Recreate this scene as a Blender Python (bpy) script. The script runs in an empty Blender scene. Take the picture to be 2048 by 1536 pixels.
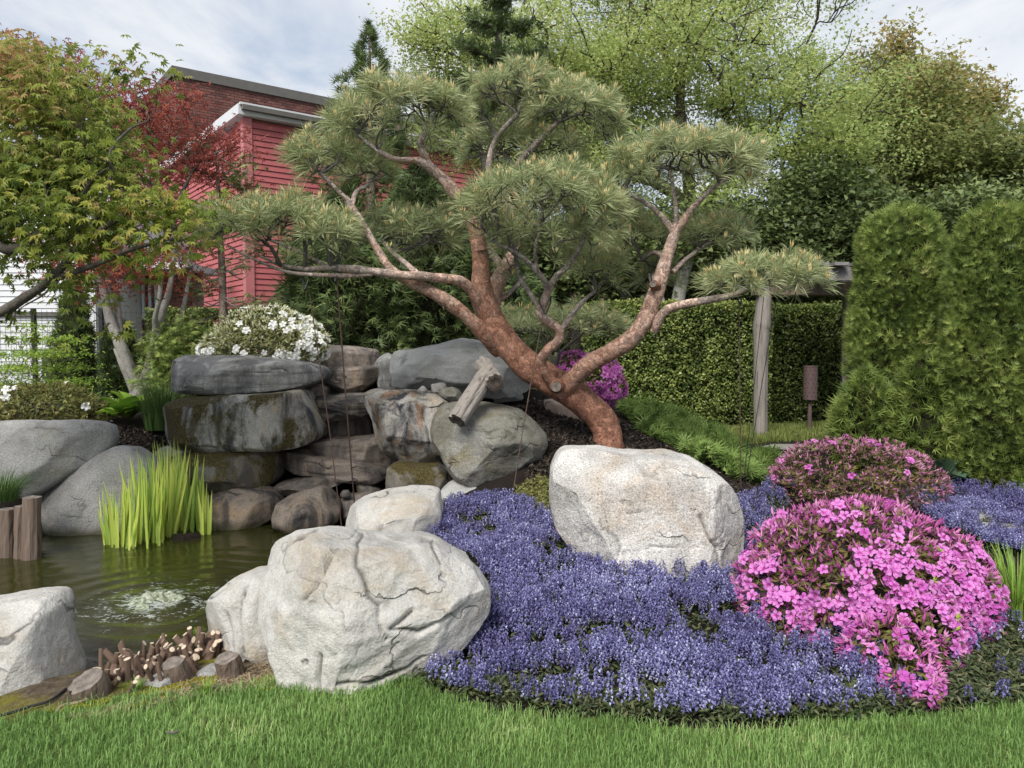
import bpy, math, random
import numpy as np
from mathutils import Vector

random.seed(7)
RNG = np.random.default_rng(11)
scene = bpy.context.scene
COL = scene.collection
PI = math.pi

# ------------------------------------------------------------------ camera
PW, PH, FPX = 2048.0, 1536.0, 1540.0      # photograph size and focal length in its pixels
CAMZ, HORIZON = 1.55, 690.0
PITCH = math.atan((PH / 2 - HORIZON) / FPX)
cam_data = bpy.data.cameras.new('camera')
cam_data.sensor_fit = 'HORIZONTAL'
cam_data.sensor_width = 36.0
cam_data.lens = 36.0 * FPX / PW
cam_data.clip_start = 0.05
cam_data.clip_end = 2000.0
cam = bpy.data.objects.new('camera', cam_data)
COL.objects.link(cam)
cam.location = (0, 0, CAMZ)
cam.rotation_euler = (math.radians(90) - PITCH, 0, 0)
scene.camera = cam
scene.render.resolution_x, scene.render.resolution_y = 1024, 768

# ------------------------------------------------------------------ sky and sun
SUN_EL, SUN_AZ = math.radians(47), math.radians(204)   # azimuth clockwise from +Y: behind the camera, to the left
world = bpy.data.worlds.new('World')
scene.world = world
world.use_nodes = True
wn = world.node_tree
for n in list(wn.nodes): wn.nodes.remove(n)
def N(t, ty, **kw):
    n = t.nodes.new(ty)
    for k, v in kw.items():
        if k.startswith('i_'):
            n.inputs[k[2:].replace('_', ' ')].default_value = v
        else:
            setattr(n, k, v)
    return n
def L(t, a, b): t.links.new(a, b)
def ramp(t, fac, stops, interp='LINEAR'):
    r = N(t, 'ShaderNodeValToRGB')
    r.color_ramp.interpolation = interp
    el = r.color_ramp.elements
    while len(el) < len(stops): el.new(0.5)
    for e, (p, c) in zip(el, stops):
        e.position = p
        e.color = (c, c, c, 1) if isinstance(c, (int, float)) else (*c, 1)
    if fac is not None: L(t, fac, r.inputs[0])
    return r.outputs[0]
def mixc(t, fac, a, b, mode='MIX'):
    m = N(t, 'ShaderNodeMix', data_type='RGBA', blend_type=mode)
    for s, v in ((m.inputs[0], fac), (m.inputs[6], a), (m.inputs[7], b)):
        if isinstance(v, (int, float)): s.default_value = v
        elif isinstance(v, (tuple, list)): s.default_value = (*v, 1) if len(v) == 3 else v
        else: L(t, v, s)
    return m.outputs[2]
def mth(t, op, a, b=None, c=None):
    m = N(t, 'ShaderNodeMath', operation=op)
    for i, v in enumerate((a, b, c)):
        if v is None: continue
        if isinstance(v, (int, float)): m.inputs[i].default_value = v
        else: L(t, v, m.inputs[i])
    return m.outputs[0]
def noise(t, vec, scale, detail=4, rough=.55, dist=0.0):
    n = N(t, 'ShaderNodeTexNoise')
    n.inputs['Scale'].default_value = scale
    n.inputs['Detail'].default_value = detail
    n.inputs['Roughness'].default_value = rough
    n.inputs['Distortion'].default_value = dist
    if vec is not None: L(t, vec, n.inputs['Vector'])
    return n.outputs[0]
def mapping(t, vec, scale=(1, 1, 1), rot=(0, 0, 0), loc=(0, 0, 0)):
    m = N(t, 'ShaderNodeMapping')
    m.inputs['Scale'].default_value = scale
    m.inputs['Rotation'].default_value = rot
    m.inputs['Location'].default_value = loc
    L(t, vec, m.inputs['Vector'])
    return m.outputs[0]

sky = N(wn, 'ShaderNodeTexSky', sky_type='NISHITA', sun_disc=False)
sky.sun_elevation = SUN_EL
sky.sun_rotation = SUN_AZ
sky.air_density, sky.dust_density, sky.ozone_density = 1.0, 2.0, 1.5
tc = N(wn, 'ShaderNodeTexCoord')
sep = N(wn, 'ShaderNodeSeparateXYZ'); L(wn, tc.outputs['Generated'], sep.inputs[0])
zz = mth(wn, 'ADD', mth(wn, 'MAXIMUM', sep.outputs[2], 0.0), 0.22)
cmb = N(wn, 'ShaderNodeCombineXYZ')
L(wn, mth(wn, 'DIVIDE', sep.outputs[0], zz), cmb.inputs[0])
L(wn, mth(wn, 'DIVIDE', sep.outputs[1], zz), cmb.inputs[1])
cvec = mapping(wn, cmb.outputs[0], scale=(1.0, .8, 1), rot=(0, 0, .5), loc=(1.2, 4.4, 0))
c1 = noise(wn, cvec, 2.1, 8, .58, .45)
c2 = noise(wn, cvec, .55, 4, .5, .2)
cloud = mth(wn, 'ADD', mth(wn, 'MULTIPLY', c1, .75), mth(wn, 'MULTIPLY', c2, .35))
ccol = ramp(wn, cloud, [(.40, (2.7, 3.35, 4.4)), (.48, (3.2, 3.75, 4.6)), (.54, (4.1, 4.45, 5.0)), (.60, (5.2, 5.35, 5.6)), (.70, (6.0, 6.1, 6.2))])
skymix = mixc(wn, .9, sky.outputs[0], ccol)
bg = N(wn, 'ShaderNodeBackground'); bg.inputs['Strength'].default_value = 0.08
L(wn, skymix, bg.inputs['Color'])
wo = N(wn, 'ShaderNodeOutputWorld'); L(wn, bg.outputs[0], wo.inputs[0])

sun_data = bpy.data.lights.new('sun', 'SUN')
sun_data.energy = 2.3
sun_data.angle = math.radians(28)
sun_data.color = (1.0, .96, .9)
sun = bpy.data.objects.new('sun', sun_data)
COL.objects.link(sun)
sd = Vector((math.sin(SUN_AZ) * math.cos(SUN_EL), math.cos(SUN_AZ) * math.cos(SUN_EL), math.sin(SUN_EL)))
sun.rotation_euler = sd.to_track_quat('Z', 'Y').to_euler()
sun.location = (0, 0, 30)

vs = scene.view_settings
vs.view_transform = 'Standard'
vs.look = 'None'
vs.exposure = 1.08
vs.gamma = 1.0
vs.use_curve_mapping = False
scene.render.engine = 'CYCLES'
scene.cycles.use_adaptive_sampling = True
scene.cycles.adaptive_threshold = 0.02
scene.cycles.max_bounces = 5
scene.cycles.diffuse_bounces = 3
scene.cycles.glossy_bounces = 2
scene.cycles.transmission_bounces = 2
scene.cycles.transparent_max_bounces = 4

# ------------------------------------------------------------------ placing helpers
CT, ST = math.cos(PITCH), math.sin(PITCH)
def ray(px, py):
    u, v = (px - PW / 2) / FPX, (PH / 2 - py) / FPX
    return np.array((u, CT + v * ST, -ST + v * CT))
def P(px, py, Y):
    d = ray(px, py)
    return np.array((0, 0, CAMZ)) + d * (Y / d[1])
def PR(pts):
    p = np.asarray(pts, float) - np.array((0, 0, CAMZ))
    fwd = p[..., 1] * CT - p[..., 2] * ST
    up = p[..., 1] * ST + p[..., 2] * CT
    return PW / 2 + FPX * p[..., 0] / fwd, PH / 2 - FPX * up / fwd
def inpoly(x, y, poly):
    x, y = np.asarray(x), np.asarray(y)
    r = np.zeros(x.shape, bool)
    n = len(poly)
    for i in range(n):
        x1, y1 = poly[i]; x2, y2 = poly[(i + 1) % n]
        c = ((y1 > y) != (y2 > y))
        with np.errstate(divide='ignore', invalid='ignore'):
            r ^= c & (x < (x2 - x1) * (y - y1) / ((y2 - y1) if y2 != y1 else 1e-9) + x1)
    return r
def polydist(x, y, poly):
    d = np.full(np.shape(x), 1e9)
    n = len(poly)
    for i in range(n):
        a = np.array(poly[i]); b = np.array(poly[(i + 1) % n]); ab = b - a
        t = np.clip(((x - a[0]) * ab[0] + (y - a[1]) * ab[1]) / (ab @ ab + 1e-12), 0, 1)
        d = np.minimum(d, np.hypot(x - a[0] - t * ab[0], y - a[1] - t * ab[1]))
    return d

# ------------------------------------------------------------------ numpy noise
def _h(ix, iy, iz, s):
    h = (ix * 374761393 + iy * 668265263 + iz * 1440662683 + s * 974711) & 0xffffffff
    h = ((h ^ (h >> 13)) * 1274126177) & 0xffffffff
    h = ((h ^ (h >> 15)) * 2246822519) & 0xffffffff
    return ((h ^ (h >> 16)) & 0xffff) / 32767.5 - 1
def vnoise(p, s=0):
    p = np.asarray(p, float)
    i = np.floor(p).astype(np.int64); f = p - i
    f = f * f * f * (f * (f * 6 - 15) + 10)
    x, y, z = i[..., 0], i[..., 1], i[..., 2]
    fx, fy, fz = f[..., 0], f[..., 1], f[..., 2]
    def l(a, b, t): return a + (b - a) * t
    return l(l(l(_h(x, y, z, s), _h(x + 1, y, z, s), fx), l(_h(x, y + 1, z, s), _h(x + 1, y + 1, z, s), fx), fy),
             l(l(_h(x, y, z + 1, s), _h(x + 1, y, z + 1, s), fx), l(_h(x, y + 1, z + 1, s), _h(x + 1, y + 1, z + 1, s), fx), fy), fz)
def fbm(p, o=4, s=0, g=.5):
    p = np.asarray(p, float)
    t = 0; a = 1.0; n = 0
    for k in range(o):
        t = t + a * vnoise(p * (2.03 ** k) + 17.3 * k, s + k); n += a; a *= g
    return t / n

# ------------------------------------------------------------------ mesh helpers
def unit(v):
    v = np.asarray(v, float)
    return v / (np.linalg.norm(v, axis=-1, keepdims=True) + 1e-12)
WL = {}                                    # world offset of each parent
class MB:
    def __init__(self): self.V, self.F, self.M, self.A, self.n = [], [], [], [], 0
    def add(self, v, f, mi=0, a=0.5):
        v = np.asarray(v, float).reshape(-1, 3)
        if isinstance(f, np.ndarray): fs = [f]
        else:
            by = {}
            for q in f: by.setdefault(len(q), []).append(q)
            fs = [np.array(q) for q in by.values()]
        for q in fs:
            if len(q) == 0: continue
            self.F.append(q + self.n)
            self.M.append(np.full(len(q), mi) if np.isscalar(mi) else np.asarray(mi))
        self.A.append(np.full(len(v), a, float) if np.isscalar(a) else np.asarray(a, float))
        self.V.append(v); self.n += len(v)
    def build(self, name, mats, parent=None, smooth=False, origin=None):
        v = np.concatenate(self.V)
        if parent is not None: o0 = np.array(WL[parent.name])
        elif origin is not None: o0 = np.array(origin, float)
        else:
            o0 = (v.min(0) + v.max(0)) / 2; o0[2] = v[:, 2].min()
        me = bpy.data.meshes.new(name)
        me.vertices.add(len(v)); me.vertices.foreach_set('co', (v - o0).astype(np.float32).ravel())
        tot = np.concatenate([np.full(len(f), f.shape[1]) for f in self.F])
        lp = np.concatenate([f.ravel() for f in self.F])
        me.loops.add(len(lp)); me.loops.foreach_set('vertex_index', lp.astype(np.int32))
        me.polygons.add(len(tot))
        st = np.concatenate(([0], np.cumsum(tot)[:-1]))
        me.polygons.foreach_set('loop_start', st.astype(np.int32))
        me.polygons.foreach_set('loop_total', tot.astype(np.int32))
        me.polygons.foreach_set('material_index', np.concatenate(self.M).astype(np.int32))
        me.polygons.foreach_set('use_smooth', np.full(len(tot), bool(smooth)))
        me.update(calc_edges=True)
        at = me.attributes.new('v', 'FLOAT', 'POINT')
        at.data.foreach_set('value', np.concatenate(self.A).astype(np.float32))
        for m in (mats if isinstance(mats, (list, tuple)) else [mats]): me.materials.append(m)
        o = bpy.data.objects.new(name, me)
        COL.objects.link(o)
        if parent is not None:
            o.parent = parent; WL[o.name] = o0
        else:
            o.location = o0; WL[o.name] = o0
        return o
def tag(o, label=None, cat=None, group=None, kind=None):
    if label: o['label'] = label
    if cat: o['category'] = cat
    if group: o['group'] = group
    if kind: o['kind'] = kind
    return o
def thing(name, loc, label, cat, group=None):
    o = bpy.data.objects.new(name, None)
    o.empty_display_size = .1
    COL.objects.link(o); o.location = loc
    WL[o.name] = np.array(loc, float)
    return tag(o, label, cat, group)
def inst(name, mesh, parent, world_loc, rot=None, scale=1.0):
    o = bpy.data.objects.new(name, mesh)
    COL.objects.link(o); o.parent = parent
    o.location = np.array(world_loc) - WL[parent.name]
    if rot is not None: o.rotation_euler = rot
    o.scale = (scale,) * 3 if np.isscalar(scale) else scale
    return o
def crom(pts, per=6):
    p = np.asarray(pts, float)
    if len(p) < 3:
        t = np.linspace(0, 1, per + 1)[:, None]
        return p[0] * (1 - t) + p[-1] * t
    q = np.vstack((2 * p[0] - p[1], p, 2 * p[-1] - p[-2]))
    out = []
    for i in range(1, len(q) - 2):
        t = np.linspace(0, 1, per, endpoint=False)[:, None]
        a, b, c, d = q[i - 1], q[i], q[i + 1], q[i + 2]
        out.append(.5 * (2 * b + (c - a) * t + (2 * a - 5 * b + 4 * c - d) * t * t + (3 * b - a - 3 * c + d) * t ** 3))
    out.append(p[-1:])
    return np.vstack(out)
def tube(mb, pts, rad, sides=6, mi=0, a=.5, cap=False, bump=0.0, seed=0, capmi=None, groove=0.0):
    p = np.asarray(pts, float); n = len(p)
    r = np.broadcast_to(np.asarray(rad, float), (n,))
    t = unit(np.gradient(p, axis=0))
    ref = np.array((0, 0, 1.0)) if abs(t[0][2]) < .9 else np.array((1.0, 0, 0))
    u = unit(np.cross(t[0], ref)); U = []
    for i in range(n):
        u = unit(u - t[i] * (u @ t[i])); U.append(u)
    U = np.array(U); W = np.cross(t, U)
    an = np.linspace(0, 2 * PI, sides, endpoint=False)
    ring = U[:, None] * np.cos(an)[None, :, None] + W[:, None] * np.sin(an)[None, :, None]
    rr = r[:, None]
    v = p[:, None] + ring * rr[..., None]
    if bump:
        v = v + ring * (rr * bump * fbm(v * (1.6 / max(r.max(), 1e-4)) * .35, 3, seed))[..., None]
    if groove:                             # splits running along the wood
        gq = np.stack((np.cos(an) * 2.6, np.sin(an) * 2.6, an * 0 + seed * 3.1), -1)[None] + np.linspace(0, 1.2, n)[:, None, None] * np.array((.4, .3, 1.0))
        g_ = fbm(gq, 3, seed + 2)
        v = v + ring * (rr * groove * np.where(g_ < 0, g_ * 1.6, g_ * .6))[..., None]
    i = np.arange(n - 1)[:, None] * sides; j = np.arange(sides)[None]
    k = (j + 1) % sides
    f = np.stack((i + j, i + k, i + sides + k, i + sides + j), -1).reshape(-1, 4)
    av = np.repeat(np.broadcast_to(np.asarray(a, float), (n,)), sides)
    mb.add(v.reshape(-1, 3), f, mi, av)
    if cap:
        for e, idx in ((0, 0), (n - 1, n - 1)):
            c = p[idx]
            vv = np.vstack((v[idx], c[None]))
            ff = np.array([(q, (q + 1) % sides, sides) for q in range(sides)])
            if e == 0: ff = ff[:, ::-1]
            mb.add(vv, ff, mi if capmi is None else capmi, float(np.ravel(av)[0]))
BOXF = np.array([(0, 3, 2, 1), (4, 5, 6, 7), (0, 1, 5, 4), (1, 2, 6, 5), (2, 3, 7, 6), (3, 0, 4, 7)])
def box(mb, lo, hi, mi=0, a=.5, M=None):
    x0, y0, z0 = lo; x1, y1, z1 = hi
    v = np.array([(x0, y0, z0), (x1, y0, z0), (x1, y1, z0), (x0, y1, z0), (x0, y0, z1), (x1, y0, z1), (x1, y1, z1), (x0, y1, z1)], float)
    if M is not None: v = M(v)
    mb.add(v, BOXF, mi, a)
def frames(nrm, rng, up=None):
    """orthonormal frames: z = nrm, random spin (or y towards up)"""
    z = unit(nrm)
    if up is None: r = unit(rng.normal(size=z.shape))
    else: r = np.broadcast_to(np.asarray(up, float), z.shape) + rng.normal(size=z.shape) * .15
    x = unit(np.cross(r, z)); y = np.cross(z, x)
    return x, y, z
def stamp(mb, TV, TF, C, X, Y, Z, S, mi=0, a=None):
    """copy a small template onto many frames, one mesh"""
    C = np.asarray(C, float); n = len(C)
    if n == 0: return
    S = np.broadcast_to(np.asarray(S, float), (n,))
    TV = np.asarray(TV, float)
    v = C[:, None] + S[:, None, None] * (TV[None, :, 0:1] * X[:, None] + TV[None, :, 1:2] * Y[:, None] + TV[None, :, 2:3] * Z[:, None])
    k = len(TV)
    if a is None: a = RNG.random(n)
    av = np.repeat(np.broadcast_to(np.asarray(a, float), (n,)), k)
    off = (np.arange(n) * k)[:, None, None]
    groups = TF if isinstance(TF, list) else [(TF, mi)]
    first = True
    base = mb.n
    mb.V.append(v.reshape(-1, 3)); mb.A.append(av); mb.n += n * k
    for f, m in groups:
        f = np.asarray(f)
        q = (f[None] + off).reshape(-1, f.shape[1]) + base
        mb.F.append(q); mb.M.append(np.full(len(q), m))
def kmeans(p, k, rng, it=4):
    c = p[rng.choice(len(p), k, replace=False)]
    for _ in range(it):
        lab = ((p[:, None] - c[None]) ** 2).sum(-1).argmin(1)
        for j in range(k):
            if (lab == j).any(): c[j] = p[lab == j].mean(0)
    return lab
def branch_to(mb, root, rdir, tg, r0, rng, rmin=.004, frac=.5, k=3, wig=.08, sag=0.0, depth=0, a0=.5, a1=1.0, sides=6):
    """forking branches from root to every target point"""
    n = len(tg)
    if n == 0: return
    def draw(p0, d0, p1, ra, rb):
        ln = np.linalg.norm(p1 - p0)
        mid = p0 + d0 * ln * .45 + rng.normal(size=3) * wig * ln
        t = np.linspace(0, 1, 5 if depth < 2 else 4)[:, None]
        pts = (1 - t) ** 2 * p0 + 2 * t * (1 - t) * mid + t * t * p1
        pts[:, 2] -= sag * ln * (np.sin(t[:, 0] * PI))
        tube(mb, pts, np.linspace(ra, rb, len(pts)), max(3, sides - depth), 0, np.linspace(a0, min(a1, a0 + .2), len(pts)))
        return unit(p1 - mid)
    if n <= 2 or depth > 6:
        for q in tg: draw(root, rdir, q, max(r0 * .7, rmin), rmin * .7)
        return
    kk = min(k if depth else max(k, 3), n)
    lab = kmeans(np.array(tg), kk, rng)
    for j in range(kk):
        s = tg[lab == j]
        if len(s) == 0: continue
        cen = s.mean(0)
        node = root + (cen - root) * frac + rng.normal(size=3) * wig * np.linalg.norm(cen - root) * .5
        rb = max(r0 * (len(s) / n) ** .5 * .92, rmin)
        d = draw(root, rdir, node, min(r0, rb * 1.25), rb)
        branch_to(mb, node, d, s, rb, rng, rmin, frac, k, wig, sag, depth + 1, min(a1, a0 + .2), a1, sides)
def ell_surface(n, ells, rng, shell=(.85, 1.02), zmin=None):
    """points on the outer surface of a union of ellipsoids [(cx,cy,cz,rx,ry,rz)]"""
    E = np.array(ells, float)
    w = np.prod(E[:, 3:], 1) ** (2 / 3); w /= w.sum()
    out, nr = [], []
    got = 0
    while got < n:
        i = rng.choice(len(E), n, p=w)
        d = unit(rng.normal(size=(n, 3)))
        s = rng.uniform(shell[0], shell[1], n)
        p = E[i, :3] + d * E[i, 3:] * s[:, None]
        g = unit(d / E[i, 3:])
        q = (((p[:, None] - E[None, :, :3]) / (E[None, :, 3:] * shell[0] * .98)) ** 2).sum(-1)
        q[np.arange(n), i] = 9
        ok = (q > 1).all(1)
        if zmin is not None: ok &= p[:, 2] > zmin
        out.append(p[ok]); nr.append(g[ok]); got += ok.sum()
        if ok.sum() == 0: break
    return np.concatenate(out)[:n], np.concatenate(nr)[:n]
def ell_volume(n, ells, rng):
    E = np.array(ells, float)
    w = np.prod(E[:, 3:], 1); w /= w.sum()
    i = rng.choice(len(E), n, p=w)
    d = unit(rng.normal(size=(n, 3))) * (rng.random(n) ** .42)[:, None]
    return E[i, :3] + d * E[i, 3:]
def pell(px, py, Y, hw, hh, ry=None):
    """ellipsoid from a photo ellipse at distance Y"""
    c = P(px, py, Y); k = Y / FPX
    return (*c, hw * k, (ry if ry is not None else hw * k), hh * k)
# ------------------------------------------------------------------ materials
def newmat(name):
    m = bpy.data.materials.new(name); m.use_nodes = True
    t = m.node_tree
    for n in list(t.nodes): t.nodes.remove(n)
    out = N(t, 'ShaderNodeOutputMaterial')
    b = N(t, 'ShaderNodeBsdfPrincipled')
    L(t, b.outputs[0], out.inputs[0])
    return m, t, b, out
def setc(t, sock, v):
    if isinstance(v, (tuple, list)): sock.default_value = (*v, 1)
    elif isinstance(v, (int, float)): sock.default_value = v
    else: L(t, v, sock)
def bumpn(t, b, h, strength=.4, dist=.02):
    bn = N(t, 'ShaderNodeBump'); bn.inputs['Strength'].default_value = strength; bn.inputs['Distance'].default_value = dist
    L(t, h, bn.inputs['Height']); L(t, bn.outputs[0], b.inputs['Normal'])
def objvec(t):
    tc = N(t, 'ShaderNodeTexCoord'); oi = N(t, 'ShaderNodeObjectInfo')
    va = N(t, 'ShaderNodeVectorMath', operation='ADD')
    cx = N(t, 'ShaderNodeCombineXYZ')
    for i in range(3): L(t, mth(t, 'MULTIPLY', oi.outputs['Random'], 37.0 + 13 * i), cx.inputs[i])
    L(t, tc.outputs['Object'], va.inputs[0]); L(t, cx.outputs[0], va.inputs[1])
    return va.outputs[0]
def simple(name, col, rough=.7, var=.15, scale=8, bump=.2, spec=.3, metal=0.0):
    m, t, b, o = newmat(name)
    v = objvec(t)
    n = noise(t, v, scale, 5)
    c = ramp(t, n, [(.3, tuple(x * (1 - var) for x in col)), (.7, tuple(min(1, x * (1 + var)) for x in col))])
    L(t, c, b.inputs['Base Color'])
    b.inputs['Roughness'].default_value = rough
    b.inputs['Specular IOR Level'].default_value = spec
    b.inputs['Metallic'].default_value = metal
    if bump: bumpn(t, b, noise(t, v, scale * 6, 4), bump, .01)
    return m
def leaf(name, stops, trans=.25, rough=.55, spec=.25, obj=False):
    """foliage: colour from a per-leaf value, some light passing through"""
    m, t, b, out = newmat(name)
    if obj:
        oi = N(t, 'ShaderNodeObjectInfo'); f = oi.outputs['Random']
    else:
        at = N(t, 'ShaderNodeAttribute', attribute_name='v'); f = at.outputs['Fac']
    c = ramp(t, f, stops)
    L(t, c, b.inputs['Base Color'])
    b.inputs['Roughness'].default_value = rough
    b.inputs['Specular IOR Level'].default_value = spec
    if trans > 0:
        tr = N(t, 'ShaderNodeBsdfTranslucent'); L(t, c, tr.inputs[0])
        mx = N(t, 'ShaderNodeMixShader'); mx.inputs[0].default_value = trans
        L(t, b.outputs[0], mx.inputs[1]); L(t, tr.outputs[0], mx.inputs[2]); L(t, mx.outputs[0], out.inputs[0])
    return m
def rockmat(name, base, dark, warm, warm_amt=.3, black=0.0, moss=0.0, rust=0.0, speck=.5, crack=1.0, strata=0.0, strata_rot=.3, mosscol=(.058, .047, .018), wetline=False):
    m, t, b, out = newmat(name)
    v = objvec(t)
    g = N(t, 'ShaderNodeNewGeometry')
    gs = N(t, 'ShaderNodeSeparateXYZ'); L(t, g.outputs['Normal'], gs.inputs[0])
    big = noise(t, v, 2.2, 6, .6, .3)
    c = ramp(t, big, [(.32, dark), (.52, base), (.75, tuple(min(.9, x * 1.16) for x in base))])
    wn_ = noise(t, mapping(t, v, loc=(5, 3, 1)), 2.6, 5, .6, .6)
    wm = ramp(t, wn_, [(.56 - .16 * warm_amt, 0.0), (.74 - .12 * warm_amt, 1.0)])
    c = mixc(t, mth(t, 'MULTIPLY', wm, .8), c, warm)
    if strata:
        sv = mapping(t, v, scale=(1.2, 1.2, 14), rot=(0.15, strata_rot, 0))
        sn = noise(t, sv, 1.3, 6, .6, .5)
        c = mixc(t, mth(t, 'MULTIPLY', ramp(t, sn, [(.36, 1.0), (.52, 0.0)]), strata), c, tuple(x * .38 for x in dark))
    if black:
        kv = mapping(t, v, scale=(2.6, 2.6, .8), loc=(2, 7, 4))
        kn = noise(t, kv, 1.5, 7, .66, .5)
        c = mixc(t, mth(t, 'MULTIPLY', ramp(t, kn, [(.45, 0.0), (.57, 1.0)]), black), c, (.028, .03, .036))
    if rust:
        rv = mapping(t, v, scale=(7, 7, .9), loc=(1, 2, 9))
        rn = noise(t, rv, 1.2, 5, .6, .4)
        c = mixc(t, mth(t, 'MULTIPLY', ramp(t, rn, [(.56, 0.0), (.62, 1.0)]), rust), c, (.24, .105, .03))
    # grain
    fine = noise(t, v, 95, 3, .7)
    c = mixc(t, speck, c, mixc(t, 1.0, c, ramp(t, fine, [(.3, .42), (.5, 1.0), (.7, 1.42)]), 'MULTIPLY'))
    vo = N(t, 'ShaderNodeTexVoronoi', feature='F1'); vo.inputs['Scale'].default_value = 46; L(t, v, vo.inputs['Vector'])
    pit = ramp(t, vo.outputs['Distance'], [(.10, 1.0), (.2, 0.0)])
    pit = mth(t, 'MULTIPLY', pit, ramp(t, noise(t, v, 7, 3), [(.5, 0.0), (.62, 1.0)]))
    c = mixc(t, mth(t, 'MULTIPLY', pit, .5 * speck), c, tuple(x * .3 for x in dark))
    # fine cracks, drawn as dark lines in the colour
    warpv = N(t, 'ShaderNodeVectorMath', operation='ADD')
    nc = N(t, 'ShaderNodeTexNoise'); nc.inputs['Scale'].default_value = 3.0; nc.inputs['Detail'].default_value = 5; L(t, v, nc.inputs['Vector'])
    wv = N(t, 'ShaderNodeVectorMath', operation='SCALE'); wv.inputs['Scale'].default_value = .35
    L(t, nc.outputs['Color'], wv.inputs[0]); L(t, v, warpv.inputs[0]); L(t, wv.outputs[0], warpv.inputs[1])
    cr = N(t, 'ShaderNodeTexNoise'); cr.inputs['Scale'].default_value = 1.5; cr.inputs['Detail'].default_value = 3
    L(t, mapping(t, warpv.outputs[0], scale=(1, 1, 1.7)), cr.inputs['Vector'])
    d = mth(t, 'ABSOLUTE', mth(t, 'SUBTRACT', cr.outputs[0], .5))
    line = ramp(t, d, [(.0, 1.0), (.004, .8), (.010, 0.0)])
    breakup = ramp(t, noise(t, v, 2.4, 2), [(.5, 0.0), (.64, 1.0)])
    line = mth(t, 'MULTIPLY', line, breakup)
    c = mixc(t, mth(t, 'MULTIPLY', line, .8 * crack), c, tuple(x * .2 for x in dark))
    ca = N(t, 'ShaderNodeAttribute', attribute_name='v')       # carved cracks coloured darker along their lines
    c = mixc(t, ramp(t, mth(t, 'MULTIPLY', ca.outputs['Fac'], mth(t, 'ADD', .55, mth(t, 'MULTIPLY', noise(t, v, 11, 3), .9))), [(.3, 0.0), (.95, .8)]), c, tuple(x * .22 for x in dark))
    if moss:
        mn = noise(t, mapping(t, v, scale=(1, 1, .7), loc=(9, 1, 3)), 2.3, 6, .65, .3)
        mm = mth(t, 'ADD', mn, mth(t, 'MULTIPLY', gs.outputs[2], .07))
        mm = mth(t, 'MULTIPLY', ramp(t, mm, [(.49, 0.0), (.57, 1.0)]), moss)
        mc = mixc(t, ramp(t, noise(t, v, 60, 3, .7), [(.35, 0.0), (.65, 1.0)]), tuple(x * .35 for x in mosscol), tuple(x * 1.7 for x in mosscol))
        c = mixc(t, mm, c, mc)
    if wetline:
        gp = N(t, 'ShaderNodeSeparateXYZ'); L(t, g.outputs['Position'], gp.inputs[0])
        wl = ramp(t, mth(t, 'ADD', mth(t, 'ADD', gp.outputs[2], .1), mth(t, 'MULTIPLY', noise(t, v, 5, 3), .08)), [(.06, 1.0), (.13, 0.0)])
        c = mixc(t, mth(t, 'MULTIPLY', wl, .8), c, (.045, .042, .018))
    L(t, c, b.inputs['Base Color'])
    b.inputs['Roughness'].default_value = .82
    b.inputs['Specular IOR Level'].default_value = .25
    h = mth(t, 'ADD', mth(t, 'MULTIPLY', noise(t, v, 14, 8, .68), .9), mth(t, 'MULTIPLY', fine, .22))
    h = mth(t, 'SUBTRACT', h, mth(t, 'MULTIPLY', line, .9 * crack))
    h = mth(t, 'SUBTRACT', h, mth(t, 'MULTIPLY', pit, .25 * speck))
    bumpn(t, b, h, .75, .03)
    return m
MT = {}
MT['rock_pale'] = rockmat('pale_sandstone', (.47, .455, .425), (.32, .305, .28), (.38, .315, .23), .4, speck=.42, black=.12)
MT['rock_white'] = rockmat('white_granite', (.55, .53, .5), (.42, .395, .365), (.43, .345, .26), .3, black=.22, speck=1.0, crack=.9)
MT['rock_grey'] = rockmat('grey_stone', (.32, .315, .3), (.21, .205, .193), (.26, .24, .185), .2, speck=.8, crack=.5, black=.15)
MT['rock_grey_wet'] = rockmat('grey_pond_stone', (.32, .315, .3), (.215, .21, .198), (.27, .255, .205), .2, speck=.8, crack=.4, wetline=True, black=.12)
MT['rock_slab'] = rockmat('streaked_slab_stone', (.36, .355, .34), (.2, .195, .183), (.2, .19, .135), .3, black=.6, speck=.6, strata=.5, strata_rot=.7)
MT['rock_mossy'] = rockmat('mossy_slab_stone', (.37, .36, .33), (.2, .19, .172), (.4, .335, .24), .45, black=.9, moss=1.0, speck=.6)
MT['rock_mossy_dark'] = rockmat('dark_mossy_stone', (.21, .195, .17), (.11, .1, .088), (.2, .15, .09), .4, black=.5, moss=1.0, speck=.5, mosscol=(.066, .053, .018))
MT['rock_brown'] = rockmat('brown_ledge_stone', (.27, .225, .19), (.135, .115, .1), (.34, .245, .155), .35, black=.6, speck=.6, strata=.35, strata_rot=.12)
MT['rock_brown_wet'] = rockmat('brown_pond_stone', (.25, .205, .165), (.12, .105, .095), (.33, .23, .135), .5, black=.8, speck=.8, wetline=True)
MT['rock_ledge'] = rockmat('rough_ledge_stone', (.25, .225, .19), (.1, .09, .077), (.32, .25, .16), .3, black=.7, speck=.9, strata=.9, strata_rot=.05)
MT['rock_stain'] = rockmat('stained_block_stone', (.34, .325, .3), (.2, .19, .175), (.31, .25, .17), .4, black=1.0, rust=.5, moss=.3, speck=.8)
MT['rock_round'] = rockmat('grey_green_stone', (.27, .265, .24), (.15, .15, .135), (.19, .165, .09), .35, moss=.4, speck=.8, crack=.8, strata=.3, strata_rot=-.4)
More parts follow.
